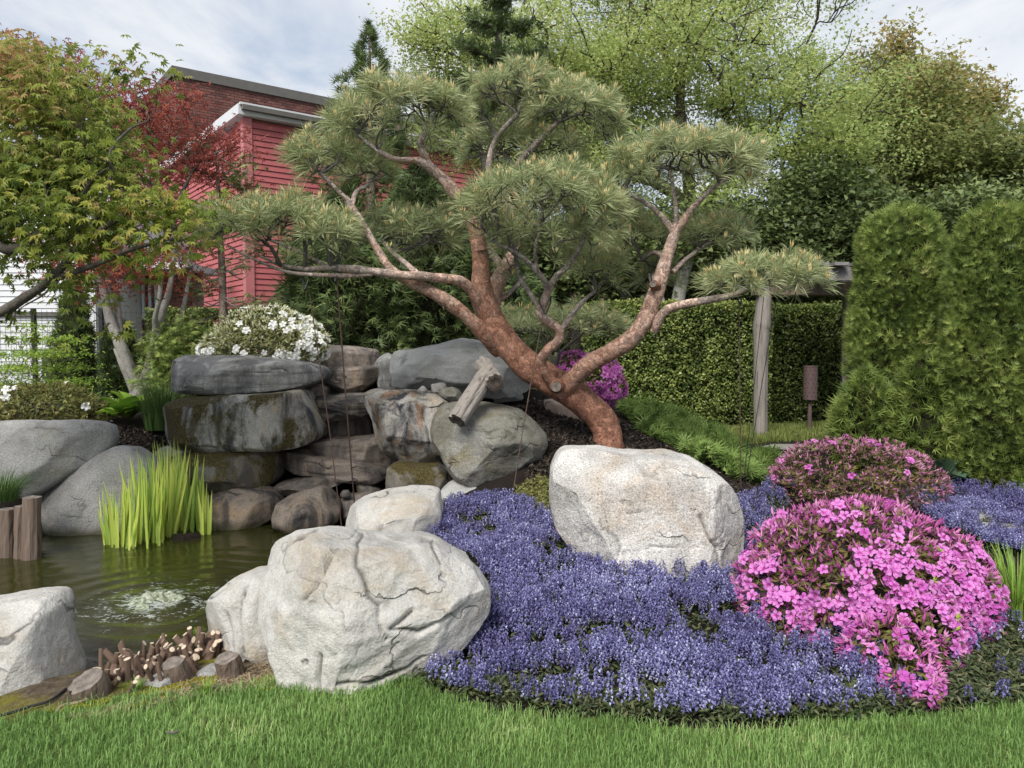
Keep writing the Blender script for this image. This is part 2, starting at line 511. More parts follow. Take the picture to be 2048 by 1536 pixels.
MT['rock_smooth'] = rockmat('smooth_pale_grey_stone', (.345, .345, .335), (.22, .22, .212), (.28, .265, .225), .2, speck=.4, crack=.5, strata=.25, strata_rot=.1)
MT['rock_pink'] = rockmat('pinkish_stone', (.36, .29, .26), (.25, .2, .18), (.34, .24, .19), .4, speck=.6)
MT['paving'] = rockmat('flagstone', (.30, .285, .26), (.23, .22, .2), (.28, .25, .2), .2, speck=.4, crack=.2)

def barkmat(name, stops, scale=9, plate=1.0, rough=.85):
    """bark: 'v' runs from old wood (0) to young twigs (1)"""
    m, t, b, out = newmat(name)
    v = objvec(t)
    at = N(t, 'ShaderNodeAttribute', attribute_name='v')
    n1 = noise(t, v, scale, 6, .65, .4)
    f = mth(t, 'ADD', at.outputs['Fac'], mth(t, 'MULTIPLY', mth(t, 'SUBTRACT', n1, .5), .7))
    c = ramp(t, f, stops)
    vo = N(t, 'ShaderNodeTexVoronoi', feature='DISTANCE_TO_EDGE'); vo.inputs['Scale'].default_value = scale * 2.6
    vv = N(t, 'ShaderNodeVectorMath', operation='ADD')
    nz = N(t, 'ShaderNodeTexNoise'); nz.inputs['Scale'].default_value = scale * 2; nz.inputs['Detail'].default_value = 3; L(t, v, nz.inputs['Vector'])
    sc = N(t, 'ShaderNodeVectorMath', operation='SCALE'); sc.inputs['Scale'].default_value = .12
    L(t, nz.outputs['Color'], sc.inputs[0]); L(t, v, vv.inputs[0]); L(t, sc.outputs[0], vv.inputs[1]); L(t, vv.outputs[0], vo.inputs['Vector'])
    edge = ramp(t, vo.outputs['Distance'], [(.0, 1.0), (.07, 0.0)])
    fl = noise(t, v, scale * 7, 4, .7)
    c = mixc(t, mth(t, 'MULTIPLY', edge, .55 * plate), c, (.045, .02, .013))
    vc = N(t, 'ShaderNodeTexVoronoi', feature='F1'); vc.inputs['Scale'].default_value = scale * 2.6; L(t, vv.outputs[0], vc.inputs['Vector'])
    cs_ = N(t, 'ShaderNodeSeparateColor'); L(t, vc.outputs['Color'], cs_.inputs[0])
    c = mixc(t, .8 * plate, c, mixc(t, 1.0, c, ramp(t, cs_.outputs[0], [(.0, .55), (.5, 1.0), (1.0, 1.55)]), 'MULTIPLY'))
    c = mixc(t, .6, c, mixc(t, 1.0, c, ramp(t, fl, [(.3, .5), (.5, 1.0), (.68, 1.6)]), 'MULTIPLY'))
    L(t, c, b.inputs['Base Color'])
    b.inputs['Roughness'].default_value = rough; b.inputs['Specular IOR Level'].default_value = .2
    h = mth(t, 'ADD', mth(t, 'MULTIPLY', n1, .6), mth(t, 'MULTIPLY', fl, .4))
    bumpn(t, b, mth(t, 'SUBTRACT', h, mth(t, 'MULTIPLY', edge, .35 * plate)), .8, .015)
    return m
MT['pine_bark'] = barkmat('red_pine_bark', [(.0, (.21, .095, .06)), (.28, (.36, .185, .125)), (.5, (.44, .30, .235)), (.75, (.37, .315, .28)), (1.0, (.22, .2, .18))])
MT['pine_twig'] = barkmat('pine_twig_bark', [(.0, (.2, .16, .14)), (.6, (.15, .14, .13)), (1.0, (.11, .10, .09))], 14, .4)
MT['maple_bark'] = barkmat('grey_maple_bark', [(.0, (.26, .245, .225)), (.5, (.31, .295, .27)), (1.0, (.2, .18, .16))], 7, .15)
MT['dark_bark'] = barkmat('dark_branch_bark', [(.0, (.075, .066, .055)), (.5, (.11, .1, .085)), (1.0, (.07, .06, .05))], 6, .4)
MT['brown_bark'] = barkmat('brown_trunk_bark', [(.0, (.2, .15, .12)), (.5, (.26, .2, .165)), (1.0, (.2, .16, .13))], 9, .7)
MT['grey_wood'] = barkmat('weathered_grey_wood', [(.0, (.14, .135, .13)), (.5, (.21, .2, .195)), (1.0, (.17, .165, .16))], 5, .0)

def woodgrain(name, a, bcol, scale=(14, 14, 1.2), rough=.85, rot=(0, 0, 0)):
    m, t, b, out = newmat(name)
    v = objvec(t)
    n = noise(t, mapping(t, mapping(t, v, rot=rot), scale=scale), 2.5, 8, .68, .4)
    n2 = noise(t, v, 3, 4)
    c = ramp(t, n, [(.3, bcol), (.46, a), (.7, tuple(min(1, x * 1.35) for x in a))])
    c = mixc(t, mth(t, 'MULTIPLY', n2, .5), c, tuple(x * .7 for x in a))
    L(t, c, b.inputs['Base Color']); b.inputs['Roughness'].default_value = rough
    b.inputs['Specular IOR Level'].default_value = .2
    bumpn(t, b, n, .8, .012)
    return m
MT['driftwood'] = woodgrain('silver_driftwood', (.25, .225, .2), (.05, .04, .033), (10, 10, 1.0))
MT['driftwood_lean'] = woodgrain('leaning_driftwood', (.25, .225, .2), (.045, .036, .03), (12, 12, .9), rot=(0, -.54, 0))
MT['log_wood'] = woodgrain('brown_log_wood', (.16, .12, .095), (.03, .022, .017))
MT['stem_wood'] = woodgrain('cut_stem_bark', (.23, .155, .115), (.1, .065, .05))
MT['cut_face'] = simple('pale_cut_wood', (.58, .47, .35), .8, .3, 30, .4)
MT['log_end'] = simple('grey_log_end', (.2, .17, .145), .9, .45, 28, .9)
MT['old_end'] = simple('dark_checked_log_end', (.085, .068, .055), .9, .5, 30, .9)

# foliage
MT['needle'] = leaf('pine_needles', [(.0, (.185, .23, .105)), (.4, (.325, .375, .18)), (.75, (.45, .485, .25)), (1.0, (.58, .58, .32))], .2, .45, .35)
MT['candle'] = leaf('pine_candles', [(.0, (.40, .29, .13)), (.5, (.56, .45, .2)), (1.0, (.66, .58, .32))], .1)
MT['maple_green'] = leaf('green_maple_leaves', [(.0, (.11, .16, .035)), (.35, (.24, .3, .065)), (.6, (.38, .42, .1)), (.8, (.46, .40, .15)), (1.0, (.46, .28, .14))], .45, .5)
MT['maple_green_o'] = leaf('single_maple_leaf', [(.0, (.13, .19, .035)), (.4, (.27, .33, .055)), (.8, (.42, .43, .09)), (1.0, (.4, .3, .1))], .45, .5, obj=True)
MT['maple_red'] = leaf('red_maple_leaves', [(.0, (.17, .045, .038)), (.5, (.33, .085, .065)), (1.0, (.48, .16, .1))], .4, .5)
MT['spring'] = leaf('spring_leaves', [(.0, (.26, .34, .1)), (.5, (.42, .51, .17)), (.85, (.58, .64, .26)), (1.0, (.5, .43, .2))], .55, .5)
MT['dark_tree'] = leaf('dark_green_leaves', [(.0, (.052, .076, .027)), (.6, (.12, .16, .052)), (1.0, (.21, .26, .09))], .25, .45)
MT['bronze'] = leaf('bronze_green_leaves', [(.0, (.11, .14, .045)), (.4, (.22, .265, .085)), (.75, (.36, .35, .125)), (1.0, (.48, .36, .16))], .5, .5)
MT['cypress'] = leaf('cypress_sprays', [(.0, (.052, .08, .031)), (.5, (.125, .175, .06)), (.85, (.21, .265, .095)), (1.0, (.29, .31, .115))], .22, .5)
MT['arbor'] = leaf('arborvitae_sprays', [(.0, (.075, .12, .03)), (.45, (.2, .27, .065)), (.85, (.33, .4, .105)), (1.0, (.38, .37, .14))], .3, .5)
MT['hedge'] = leaf('hedge_leaves', [(.0, (.055, .083, .021)), (.5, (.14, .19, .047)), (.85, (.25, .3, .078)), (1.0, (.36, .39, .125))], .2, .4)
MT['juniper'] = leaf('juniper_sprays', [(.0, (.09, .15, .035)), (.5, (.2, .3, .075)), (1.0, (.33, .42, .13))], .2, .5)
MT['core'] = simple('painted_shade_core', (.022, .022, .012), .95, .4, 9, .5, .1)  # near-black fill: paints the shade inside dense foliage
MT['grass'] = leaf('lawn_blades', [(.0, (.14, .25, .065)), (.5, (.235, .385, .11)), (.85, (.35, .5, .17)), (1.0, (.5, .53, .25))], .35, .45, .3)
MT['rough_grass'] = leaf('rough_grass', [(.0, (.1, .15, .035)), (.6, (.2, .25, .06)), (1.0, (.33, .32, .13))], .3, .5)
MT['liriope'] = leaf('dark_grass_blades', [(.0, (.04, .085, .02)), (.6, (.085, .16, .04)), (1.0, (.16, .22, .07))], .25, .45)
MT['lime_grass'] = leaf('bright_grass_blades', [(.0, (.12, .24, .03)), (.6, (.24, .38, .06)), (1.0, (.36, .45, .1))], .3, .45)
MT['iris'] = leaf('iris_leaves', [(.0, (.3, .47, .11)), (.5, (.54, .65, .13)), (1.0, (.74, .78, .2))], .4, .4, .35, obj=True)
MT['hosta'] = leaf('hosta_leaves', [(.0, (.14, .27, .03)), (.5, (.22, .38, .045)), (1.0, (.34, .47, .07))], .3, .4, obj=True)
MT['hosta_blue'] = leaf('blue_hosta_leaves', [(.0, (.085, .15, .095)), (1.0, (.15, .22, .13))], .15, .5, obj=True)
MT['ajuga_leaf'] = leaf('bugle_leaves', [(.0, (.025, .038, .015)), (.5, (.06, .08, .03)), (.85, (.1, .12, .045)), (1.0, (.15, .13, .07))], .15, .4, .35)
MT['ajuga_flower'] = leaf('bugle_flowers', [(.0, (.095, .085, .205)), (.4, (.195, .188, .385)), (.8, (.31, .31, .555)), (1.0, (.54, .54, .73))], .25, .6)
MT['az_bud'] = leaf('azalea_buds', [(.0, (.4, .07, .27)), (.5, (.58, .16, .42)), (1.0, (.7, .32, .54))], .2, .5)
MT['az_bud_dusty'] = leaf('dusty_pink_buds', [(.0, (.36, .1, .22)), (.5, (.5, .2, .33)), (1.0, (.62, .36, .44))], .2, .5)
MT['az_leaf'] = leaf('azalea_leaves', [(.0, (.07, .06, .022)), (.5, (.13, .11, .035)), (.85, (.2, .14, .05)), (1.0, (.17, .2, .045))], .2, .5)
MT['az_shoot'] = leaf('azalea_new_shoots', [(.0, (.28, .42, .05)), (1.0, (.45, .55, .1))], .3, .5)
MT['az_twig'] = simple('azalea_twigs', (.12, .085, .07), .9, .3, 30, .3)
MT['az_petal'] = leaf('magenta_petals', [(.0, (.52, .11, .45)), (.5, (.63, .19, .56)), (1.0, (.72, .3, .65))], .3, .6, .15, obj=True)
MT['az_throat'] = leaf('magenta_throat', [(.0, (.42, .05, .3)), (1.0, (.5, .09, .36))], .2, .6, .15, obj=True)
MT['white_petal'] = leaf('white_petals', [(.0, (.8, .81, .78)), (1.0, (.87, .87, .85))], .25, .6, .15, obj=True)
MT['white_bud'] = leaf('cream_buds', [(.0, (.42, .46, .22)), (.5, (.68, .68, .42)), (1.0, (.84, .83, .68))], .2, .6)
MT['white_leaf'] = leaf('pale_azalea_leaves', [(.0, (.075, .085, .03)), (.6, (.17, .18, .055)), (1.0, (.28, .28, .09))], .2, .5)
MT['lime_leaf'] = leaf('lime_shrub_leaves', [(.0, (.13, .24, .03)), (.6, (.27, .4, .055)), (1.0, (.42, .5, .1))], .35, .5)
MT['olive_leaf'] = leaf('olive_shrub_leaves', [(.0, (.1, .11, .035)), (.6, (.2, .2, .06)), (1.0, (.33, .31, .11))], .25, .5)

# built things
MT['red_siding'] = simple('red_siding', (.4, .115, .12), .7, .1, 3, .0, .2)
MT['red_trim'] = simple('red_corner_trim', (.47, .16, .165), .5, .08, 3, .05, .35)
MT['white_paint'] = simple('white_paint', (.58, .59, .61), .6, .05, 3, .05)
MT['grey_metal'] = simple('grey_metal_coping', (.13, .125, .115), .8, .1, 4, .0, .1)
MT['black_metal'] = simple('black_metal', (.018, .018, .019), .5, .2, 20, .1, .4)
MT['rust_brown'] = simple('brown_painted_metal', (.095, .062, .06), .55, .15, 12, .15, .4)
MT['wire'] = simple('rusty_wire', (.075, .045, .036), .6, .3, 40, .1, .4)
MT['glass'] = simple('dark_window_glass', (.05, .06, .07), .08, .2, 2, .0, .6)
MT['roofing'] = simple('dark_roofing', (.09, .09, .088), .8, .3, 20, .4)
MT['mortar'] = simple('mortar', (.25, .17, .145), .95, .2, 12, .3)
def brickmat():
    m, t, b, o = newmat('brown_brick')
    oi = N(t, 'ShaderNodeObjectInfo'); at = N(t, 'ShaderNodeAttribute', attribute_name='v')
    f = mth(t, 'FRACT', mth(t, 'ADD', oi.outputs['Random'], mth(t, 'MULTIPLY', at.outputs['Fac'], 7.0)))
    c = ramp(t, f, [(.0, (.085, .036, .032)), (.5, (.145, .06, .05)), (1.0, (.19, .085, .068))])
    v = objvec(t)
    L(t, mixc(t, .4, c, mixc(t, 1.0, c, ramp(t, noise(t, v, 30, 4), [(.3, .6), (.7, 1.5)]), 'MULTIPLY')), b.inputs['Base Color'])
    b.inputs['Roughness'].default_value = .9
    return m
MT['brick'] = brickmat()

def mulchmat():
    m, t, b, o = newmat('bark_mulch')
    v = objvec(t)
    n = noise(t, mapping(t, v, scale=(1, 2.2, 1)), 38, 6, .7, 1.2)
    n2 = noise(t, v, 1.4, 4)
    c = ramp(t, n, [(.35, (.008, .006, .005)), (.55, (.028, .02, .015)), (.75, (.075, .055, .042))])
    c = mixc(t, mth(t, 'MULTIPLY', n2, .35), c, (.035, .024, .018))
    L(t, c, b.inputs['Base Color']); b.inputs['Roughness'].default_value = .9
    b.inputs['Specular IOR Level'].default_value = .25
    bumpn(t, b, n, 1.0, .05)
    return m
MT['mulch'] = mulchmat()
MT['chip'] = leaf('mulch_chips', [(.0, (.01, .008, .006)), (.6, (.035, .025, .019)), (.9, (.085, .065, .05)), (1.0, (.2, .16, .125))], 0, .8)
def soilmat(name, cols, sc):
    m, t, b, o = newmat(name)
    v = objvec(t)
    n = noise(t, v, sc, 8, .7, .6); n2 = noise(t, v, sc * .12, 4, .6)
    c = ramp(t, n, [(.3, cols[0]), (.5, cols[1]), (.7, cols[2])])
    c = mixc(t, ramp(t, n2, [(.45, 0.0), (.6, 1.0)]), c, cols[3])
    L(t, c, b.inputs['Base Color']); b.inputs['Roughness'].default_value = .95
    b.inputs['Specular IOR Level'].default_value = .15
    bumpn(t, b, n, .9, .03)
    return m
MT['turf'] = soilmat('turf_thatch', [(.05, .085, .02), (.09, .145, .035), (.14, .19, .055), (.11, .16, .04)], 60)
MT['bank'] = soilmat('mossy_bank_soil', [(.045, .034, .024), (.105, .08, .055), (.2, .155, .11), (.16, .145, .022)], 26)
MT['pond_bed'] = soilmat('pond_mud', [(.02, .018, .008), (.035, .03, .012), (.05, .045, .02), (.03, .03, .01)], 10)
MT['field'] = soilmat('rough_ground', [(.05, .055, .02), (.09, .1, .035), (.13, .13, .05), (.07, .055, .035)], 12)
MT['moss'] = leaf('yellow_moss', [(.0, (.12, .115, .012)), (.6, (.24, .225, .02)), (1.0, (.36, .29, .03))], .1, .9, .05)
MT['straw'] = leaf('dry_straw', [(.0, (.2, .14, .08)), (1.0, (.45, .36, .24))], .1, .8)
def watermat():
    m, t, b, o = newmat('murky_pond_water')
    tc_ = N(t, 'ShaderNodeTexCoord'); v = tc_.outputs['Object']
    n = noise(t, v, 1.2, 4, .6, .4)
    c = ramp(t, n, [(.3, (.014, .016, .004)), (.6, (.03, .031, .007)), (.8, (.05, .045, .009))])
    # foam drifting round the bubbler (object origin)
    ln = N(t, 'ShaderNodeVectorMath', operation='LENGTH'); L(t, v, ln.inputs[0])
    near = ramp(t, mth(t, 'DIVIDE', ln.outputs['Value'], 2.2), [(.07, .74), (.12, .55), (.2, .4), (.4, .16), (.62, .0)])
    fo = noise(t, mapping(t, v, scale=(1, 1.35, 1)), 34, 5, .72, .8)
    f2 = noise(t, mapping(t, v, scale=(1.0, 2.0, 1)), 5.5, 4, .6, 1.4)
    fm = mth(t, 'ADD', mth(t, 'MULTIPLY', fo, .62), mth(t, 'MULTIPLY', f2, .5))
    fm = mth(t, 'ADD', fm, mth(t, 'MULTIPLY', near, .34))
    foam = ramp(t, fm, [(.775, 0.0), (.84, 1.0)])
    c = mixc(t, mth(t, 'MULTIPLY', foam, .75), c, (.42, .46, .42))
    L(t, c, b.inputs['Base Color'])
    b.inputs['Roughness'].default_value = .06
    b.inputs['IOR'].default_value = 1.33
    b.inputs['Specular IOR Level'].default_value = .5
    w1 = noise(t, mapping(t, v, scale=(1, 1.6, 1)), 9, 5, .6, .6)
    w2 = noise(t, v, 32, 4, .6, .4)
    h = mth(t, 'ADD', mth(t, 'MULTIPLY', w1, .5), mth(t, 'MULTIPLY', mth(t, 'MULTIPLY', w2, near), 1.2))
    bumpn(t, b, h, .2, .02)
    return m
MT['water'] = watermat()
MT['foam'] = soilmat('bubbling_foam', [(.08, .1, .045), (.34, .38, .26), (.78, .8, .74), (.42, .46, .32)], 40)
# ------------------------------------------------------------------ terrain
WATER_Z = -0.10
_cp = []
def cp(px, py, Y): _cp.append(P(px, py, Y))
def cw(x, y, z): _cp.append(np.array((x, y, z), float))
for x in (-6, -3, -1.5, 0, 1.5, 3, 6):
    cw(x, -4, 0); cw(x, 1.0, 0); cw(x, 2.5, 0)
for a in [(-3.5, 3.3, 0), (-1.5, 3.6, 0), (-.8, 3.9, 0), (0, 3.3, 0), (1, 3.2, 0), (2, 3.25, 0), (3, 3.3, 0), (5, 3.4, 0),
          (-.15, 4.2, .05), (.6, 3.9, .06), (.6, 4.6, .13), (1.4, 4.2, .06), (2.5, 4.3, .05), (3.6, 4.6, .05), (5.5, 5, .06),
          (-.3, 5.2, .12), (.2, 5.6, .25), (.9, 5.2, .2), (1.6, 5.2, .15), (2.4, 5.6, .08), (3.6, 5.8, .08), (6, 6, .1),
          (-.9, 5.6, .03), (-.5, 6.2, .22), (0, 6.3, .32), (2.6, 6.8, .12), (4, 7, .1), (6, 8, .12),
          (-1.2, 6.9, .0), (-.7, 6.9, .2), (-1.8, 7.6, -.05), (-2.6, 7.3, .0), (-1.2, 7.8, .1), (-1.9, 8.3, .1), (-2.4, 8.2, .5),
          (-1.7, 8.9, 1.15), (-2.6, 8.6, 1.0), (-.9, 8.3, .9), (-.3, 8.4, 1.0), (-1.7, 10.5, 1.3), (-3, 10, 1.05), (0, 10, 1.0), (0, 12, .9), (-4, 13, 1.0)]: cw(*a)
for a in [(1215, 897, 7.3), (1080, 808, 8.0), (1120, 880, 7.0), (1085, 965, 6.4), (1300, 862, 8.0), (1420, 868, 9.0), (1500, 978, 6.7), (1540, 958, 7.4),
          (1250, 820, 9.0), (1180, 800, 9.3), (1540, 905, 9.7), (1480, 880, 11.2), (1600, 872, 11.4), (1700, 860, 12), (1640, 850, 13.4),
          (1400, 850, 13.4), (1200, 850, 13.4), (1800, 880, 9.5), (1980, 960, 7.6), (2200, 960, 8),
          (260, 870, 8.0), (330, 870, 7.9), (255, 835, 8.4), (275, 802, 9.5), (60, 850, 8.0), (-150, 870, 8.0), (200, 800, 11), (0, 800, 12), (90, 985, 6.7), (0, 1000, 6.5), (-150, 1000, 6.5),
          (330, 920, 7.1)]: cp(*a)
for x in (-60, -25, -12, 0, 12, 25, 60):
    for y in (18, 40, 90): cw(x, y, .9 if x < 0 else .2)
for s in (-1, 1):
    for y in (-4, 3, 9): cw(60 * s, y, 0.2); cw(14 * s, y, .1 if s > 0 or y < 5 else .6)
CP = np.array(_cp)
_D = np.linalg.norm(CP[:, None, :2] - CP[None, :, :2], axis=-1)
_n = len(CP)
_A = np.zeros((_n + 1, _n + 1)); _A[:_n, :_n] = _D - np.eye(_n) * .12; _A[:_n, _n] = _A[_n, :_n] = 1
_W = np.linalg.solve(_A, np.concatenate((CP[:, 2], [0])))
POND = [tuple(P(px, py, 5)[:2] * 0 + np.array([(lambda d: d[0] * (WATER_Z - CAMZ) / d[2])(ray(px, py)), (lambda d: d[1] * (WATER_Z - CAMZ) / d[2])(ray(px, py))]))
        for px, py in [(-420, 1250), (-260, 1130), (-60, 1118), (60, 1108), (80, 1075), (110, 1048), (215, 1042), (330, 1036), (420, 1034), (470, 1030), (560, 1020), (640, 1012), (700, 1020), (715, 1060),
                       (690, 1100), (610, 1150), (520, 1210), (450, 1290), (390, 1300), (300, 1325), (230, 1352), (150, 1378), (90, 1385), (20, 1400), (-120, 1430), (-420, 1460)]]
def hgt0(x, y):
    x, y = np.asarray(x, float), np.asarray(y, float)
    sh = x.shape; xf, yf = x.ravel(), y.ravel()
    out = np.empty(len(xf))
    for i in range(0, len(xf), 20000):
        d = np.hypot(xf[i:i + 20000, None] - CP[None, :, 0], yf[i:i + 20000, None] - CP[None, :, 1])
        out[i:i + 20000] = d @ _W[:_n] + _W[_n]
    return out.reshape(sh)
def hgt(x, y):
    x, y = np.asarray(x, float), np.asarray(y, float)
    z = hgt0(x, y)
    n = vnoise(np.stack((x * 2.2, y * 2.2, x * 0), -1), 3) * .02 + vnoise(np.stack((x * 7, y * 7, x * 0), -1), 4) * .008
    near = (np.hypot(x, y - 5) < 14) & (y > 3.0)
    z = z + np.where(near, n, 0)
    ins = inpoly(x, y, POND)
    if ins.any():
        d = polydist(x, y, POND)
        bed = WATER_Z - .03 - .5 * np.clip(d / .5, 0, 1)
        z = np.where(ins, np.minimum(z, bed), z)
        edge = (~ins) & (d < .25)
        z = np.where(edge, np.minimum(z, WATER_Z + .035 + (d / .25) * .35), z)
    return z
def GT(px, py):
    """where the sight line through a photo pixel meets the terrain"""
    d = ray(px, py); o = np.array((0, 0, CAMZ))
    ts = np.linspace(2, 16, 500)
    p = o[None] + d[None] * ts[:, None]
    h = hgt(p[:, 0], p[:, 1])
    i = int(np.argmax(p[:, 2] < h))
    return p[i] if p[i, 2] < h[i] else p[-1]

gx = np.concatenate(([-400, -150, -70, -40, -25, -17, -12, -9, -7.5, -6.5, -5.7], np.arange(-5.2, 5.61, .075), [6, 6.6, 7.5, 9, 12, 17, 25, 40, 70, 150, 400]))
gy = np.concatenate(([-30, -12, -5, -2, 0, 1, 1.6], np.arange(2.0, 10.01, .075), np.arange(10.2, 14, .25), [14.5, 15.5, 17, 20, 25, 32, 45, 70, 120, 250, 600]))
XX, YY = np.meshgrid(gx, gy, indexing='ij')
ZZ = hgt(XX, YY)
GV = np.stack((XX, YY, ZZ), -1).reshape(-1, 3)
ny = len(gy)
ii, jj = np.meshgrid(np.arange(len(gx) - 1), np.arange(ny - 1), indexing='ij')
GF = np.stack((ii * ny + jj, (ii + 1) * ny + jj, (ii + 1) * ny + jj + 1, ii * ny + jj + 1), -1).reshape(-1, 4)
FC = GV[GF].mean(1)
fpx, fpy = PR(np.where(FC[:, 1:2] > .5, FC, np.array((0, 1, 0))))
# the lawn's edge, seen from above
def wpt(px, py, z=0.0):
    d = ray(px, py); t = (z - CAMZ) / d[2]
    return (d[0] * t, d[1] * t)
LAWN_EDGE = [wpt(px, py) for px, py in [(-500, 1465), (-100, 1445), (40, 1428), (150, 1412), (260, 1392), (360, 1384), (450, 1372), (540, 1355), (600, 1340), (700, 1338), (800, 1342), (860, 1378), (980, 1412),
                                        (1150, 1436), (1330, 1452), (1500, 1452), (1650, 1442), (1800, 1428), (1900, 1418), (2048, 1392), (2300, 1350), (2700, 1330)]]
LAWN = LAWN_EDGE + [(9, -3), (-9, -3)]
BANK = [wpt(px, py) for px, py in [(-60, 1340), (200, 1330), (430, 1270), (560, 1290), (600, 1372), (450, 1392), (200, 1430), (-60, 1445)]]
in_pond = inpoly(FC[:, 0], FC[:, 1], POND)
in_lawn = inpoly(FC[:, 0], FC[:, 1], LAWN) & ~in_pond
in_bank = inpoly(FC[:, 0], FC[:, 1], BANK) & ~in_pond & ~in_lawn
near = (np.abs(FC[:, 0]) < 6.5) & (FC[:, 1] > 2) & (FC[:, 1] < 10.9)
MULCH = near & ~in_pond & ~in_lawn & ~in_bank
rest = ~(in_pond | in_lawn | in_bank | MULCH)
def sub(mask, name, mat):
    mb = MB(); f = GF[mask]; u, inv = np.unique(f, return_inverse=True)
    mb.add(GV[u], inv.reshape(f.shape)); o = mb.build(name, mat, smooth=True, origin=(0, 0, 0))
    return tag(o, kind='structure')
sub(rest, 'ground', MT['field'])
sub(in_lawn, 'lawn', MT['turf'])
sub(in_bank, 'pond_bank', MT['bank'])
sub(in_pond, 'pond_bed', MT['pond_bed'])
sub(MULCH, 'mulch_bed', MT['mulch'])

# ------------------------------------------------------------------ water with a bubbler
BUB = np.array((*wpt(312, 1203, WATER_Z), WATER_Z))
wx = np.linspace(-5.4, .3, 190); wy = np.linspace(3.3, 8.0, 190)
WX, WY = np.meshgrid(wx, wy, indexing='ij')
R_ = np.hypot(WX - BUB[0], (WY - BUB[1]))
WZ = WATER_Z + .010 * np.sin(R_ * 30 + fbm(np.stack((WX * 2, WY * 2, WX * 0), -1), 2, 9) * 3.5) * np.exp(-R_ * 1.7) + .004 * fbm(np.stack((WX * 5, WY * 7, WX * 0), -1), 3, 5) + .02 * np.exp(-(R_ / .2) ** 4)
mb = MB()
i, j = np.meshgrid(np.arange(189), np.arange(189), indexing='ij')
f = np.stack((i * 190 + j, (i + 1) * 190 + j, (i + 1) * 190 + j + 1, i * 190 + j + 1), -1).reshape(-1, 4)
wv = np.stack((WX, WY, WZ), -1).reshape(-1, 3)
fc = wv[f].mean(1)
keep = inpoly(fc[:, 0], fc[:, 1], POND) | (polydist(fc[:, 0], fc[:, 1], POND) < .12)
f = f[keep]; u, inv = np.unique(f, return_inverse=True)
mb.add(wv[u], inv.reshape(f.shape))
tag(mb.build('pond_water', MT['water'], smooth=True, origin=BUB), kind='structure')
# the boil where the bubbler breaks the surface
mb = MB(); rr = np.linspace(0, 1, 30); th = np.linspace(0, 2 * PI, 96, endpoint=False)
RR, TH = np.meshgrid(rr, th, indexing='ij')
ex = .165 * (1 + .13 * np.sin(TH * 3 + 1) + .09 * np.sin(TH * 7) + .05 * np.sin(TH * 17 + 2))
bx_, by_ = BUB[0] + RR * ex * np.cos(TH), BUB[1] + RR * ex * .95 * np.sin(TH)
bz_ = WATER_Z + .038 * (1 - RR ** 2.2) + .004 + .03 * fbm(np.stack((bx_ * 40, by_ * 40, bx_ * 0), -1), 3, 2) * (1 - RR ** 3)
i, j = np.meshgrid(np.arange(29), np.arange(96), indexing='ij'); k = (j + 1) % 96
mb.add(np.stack((bx_, by_, bz_), -1).reshape(-1, 3), np.stack((i * 96 + j, i * 96 + k, (i + 1) * 96 + k, (i + 1) * 96 + j), -1).reshape(-1, 4)[:, ::-1])
rg = np.random.default_rng(5)
tag(mb.build('foam_boil', MT['foam'], smooth=True), 'pale bubbling boil of foam on the dark pond water', 'foam', kind='stuff')

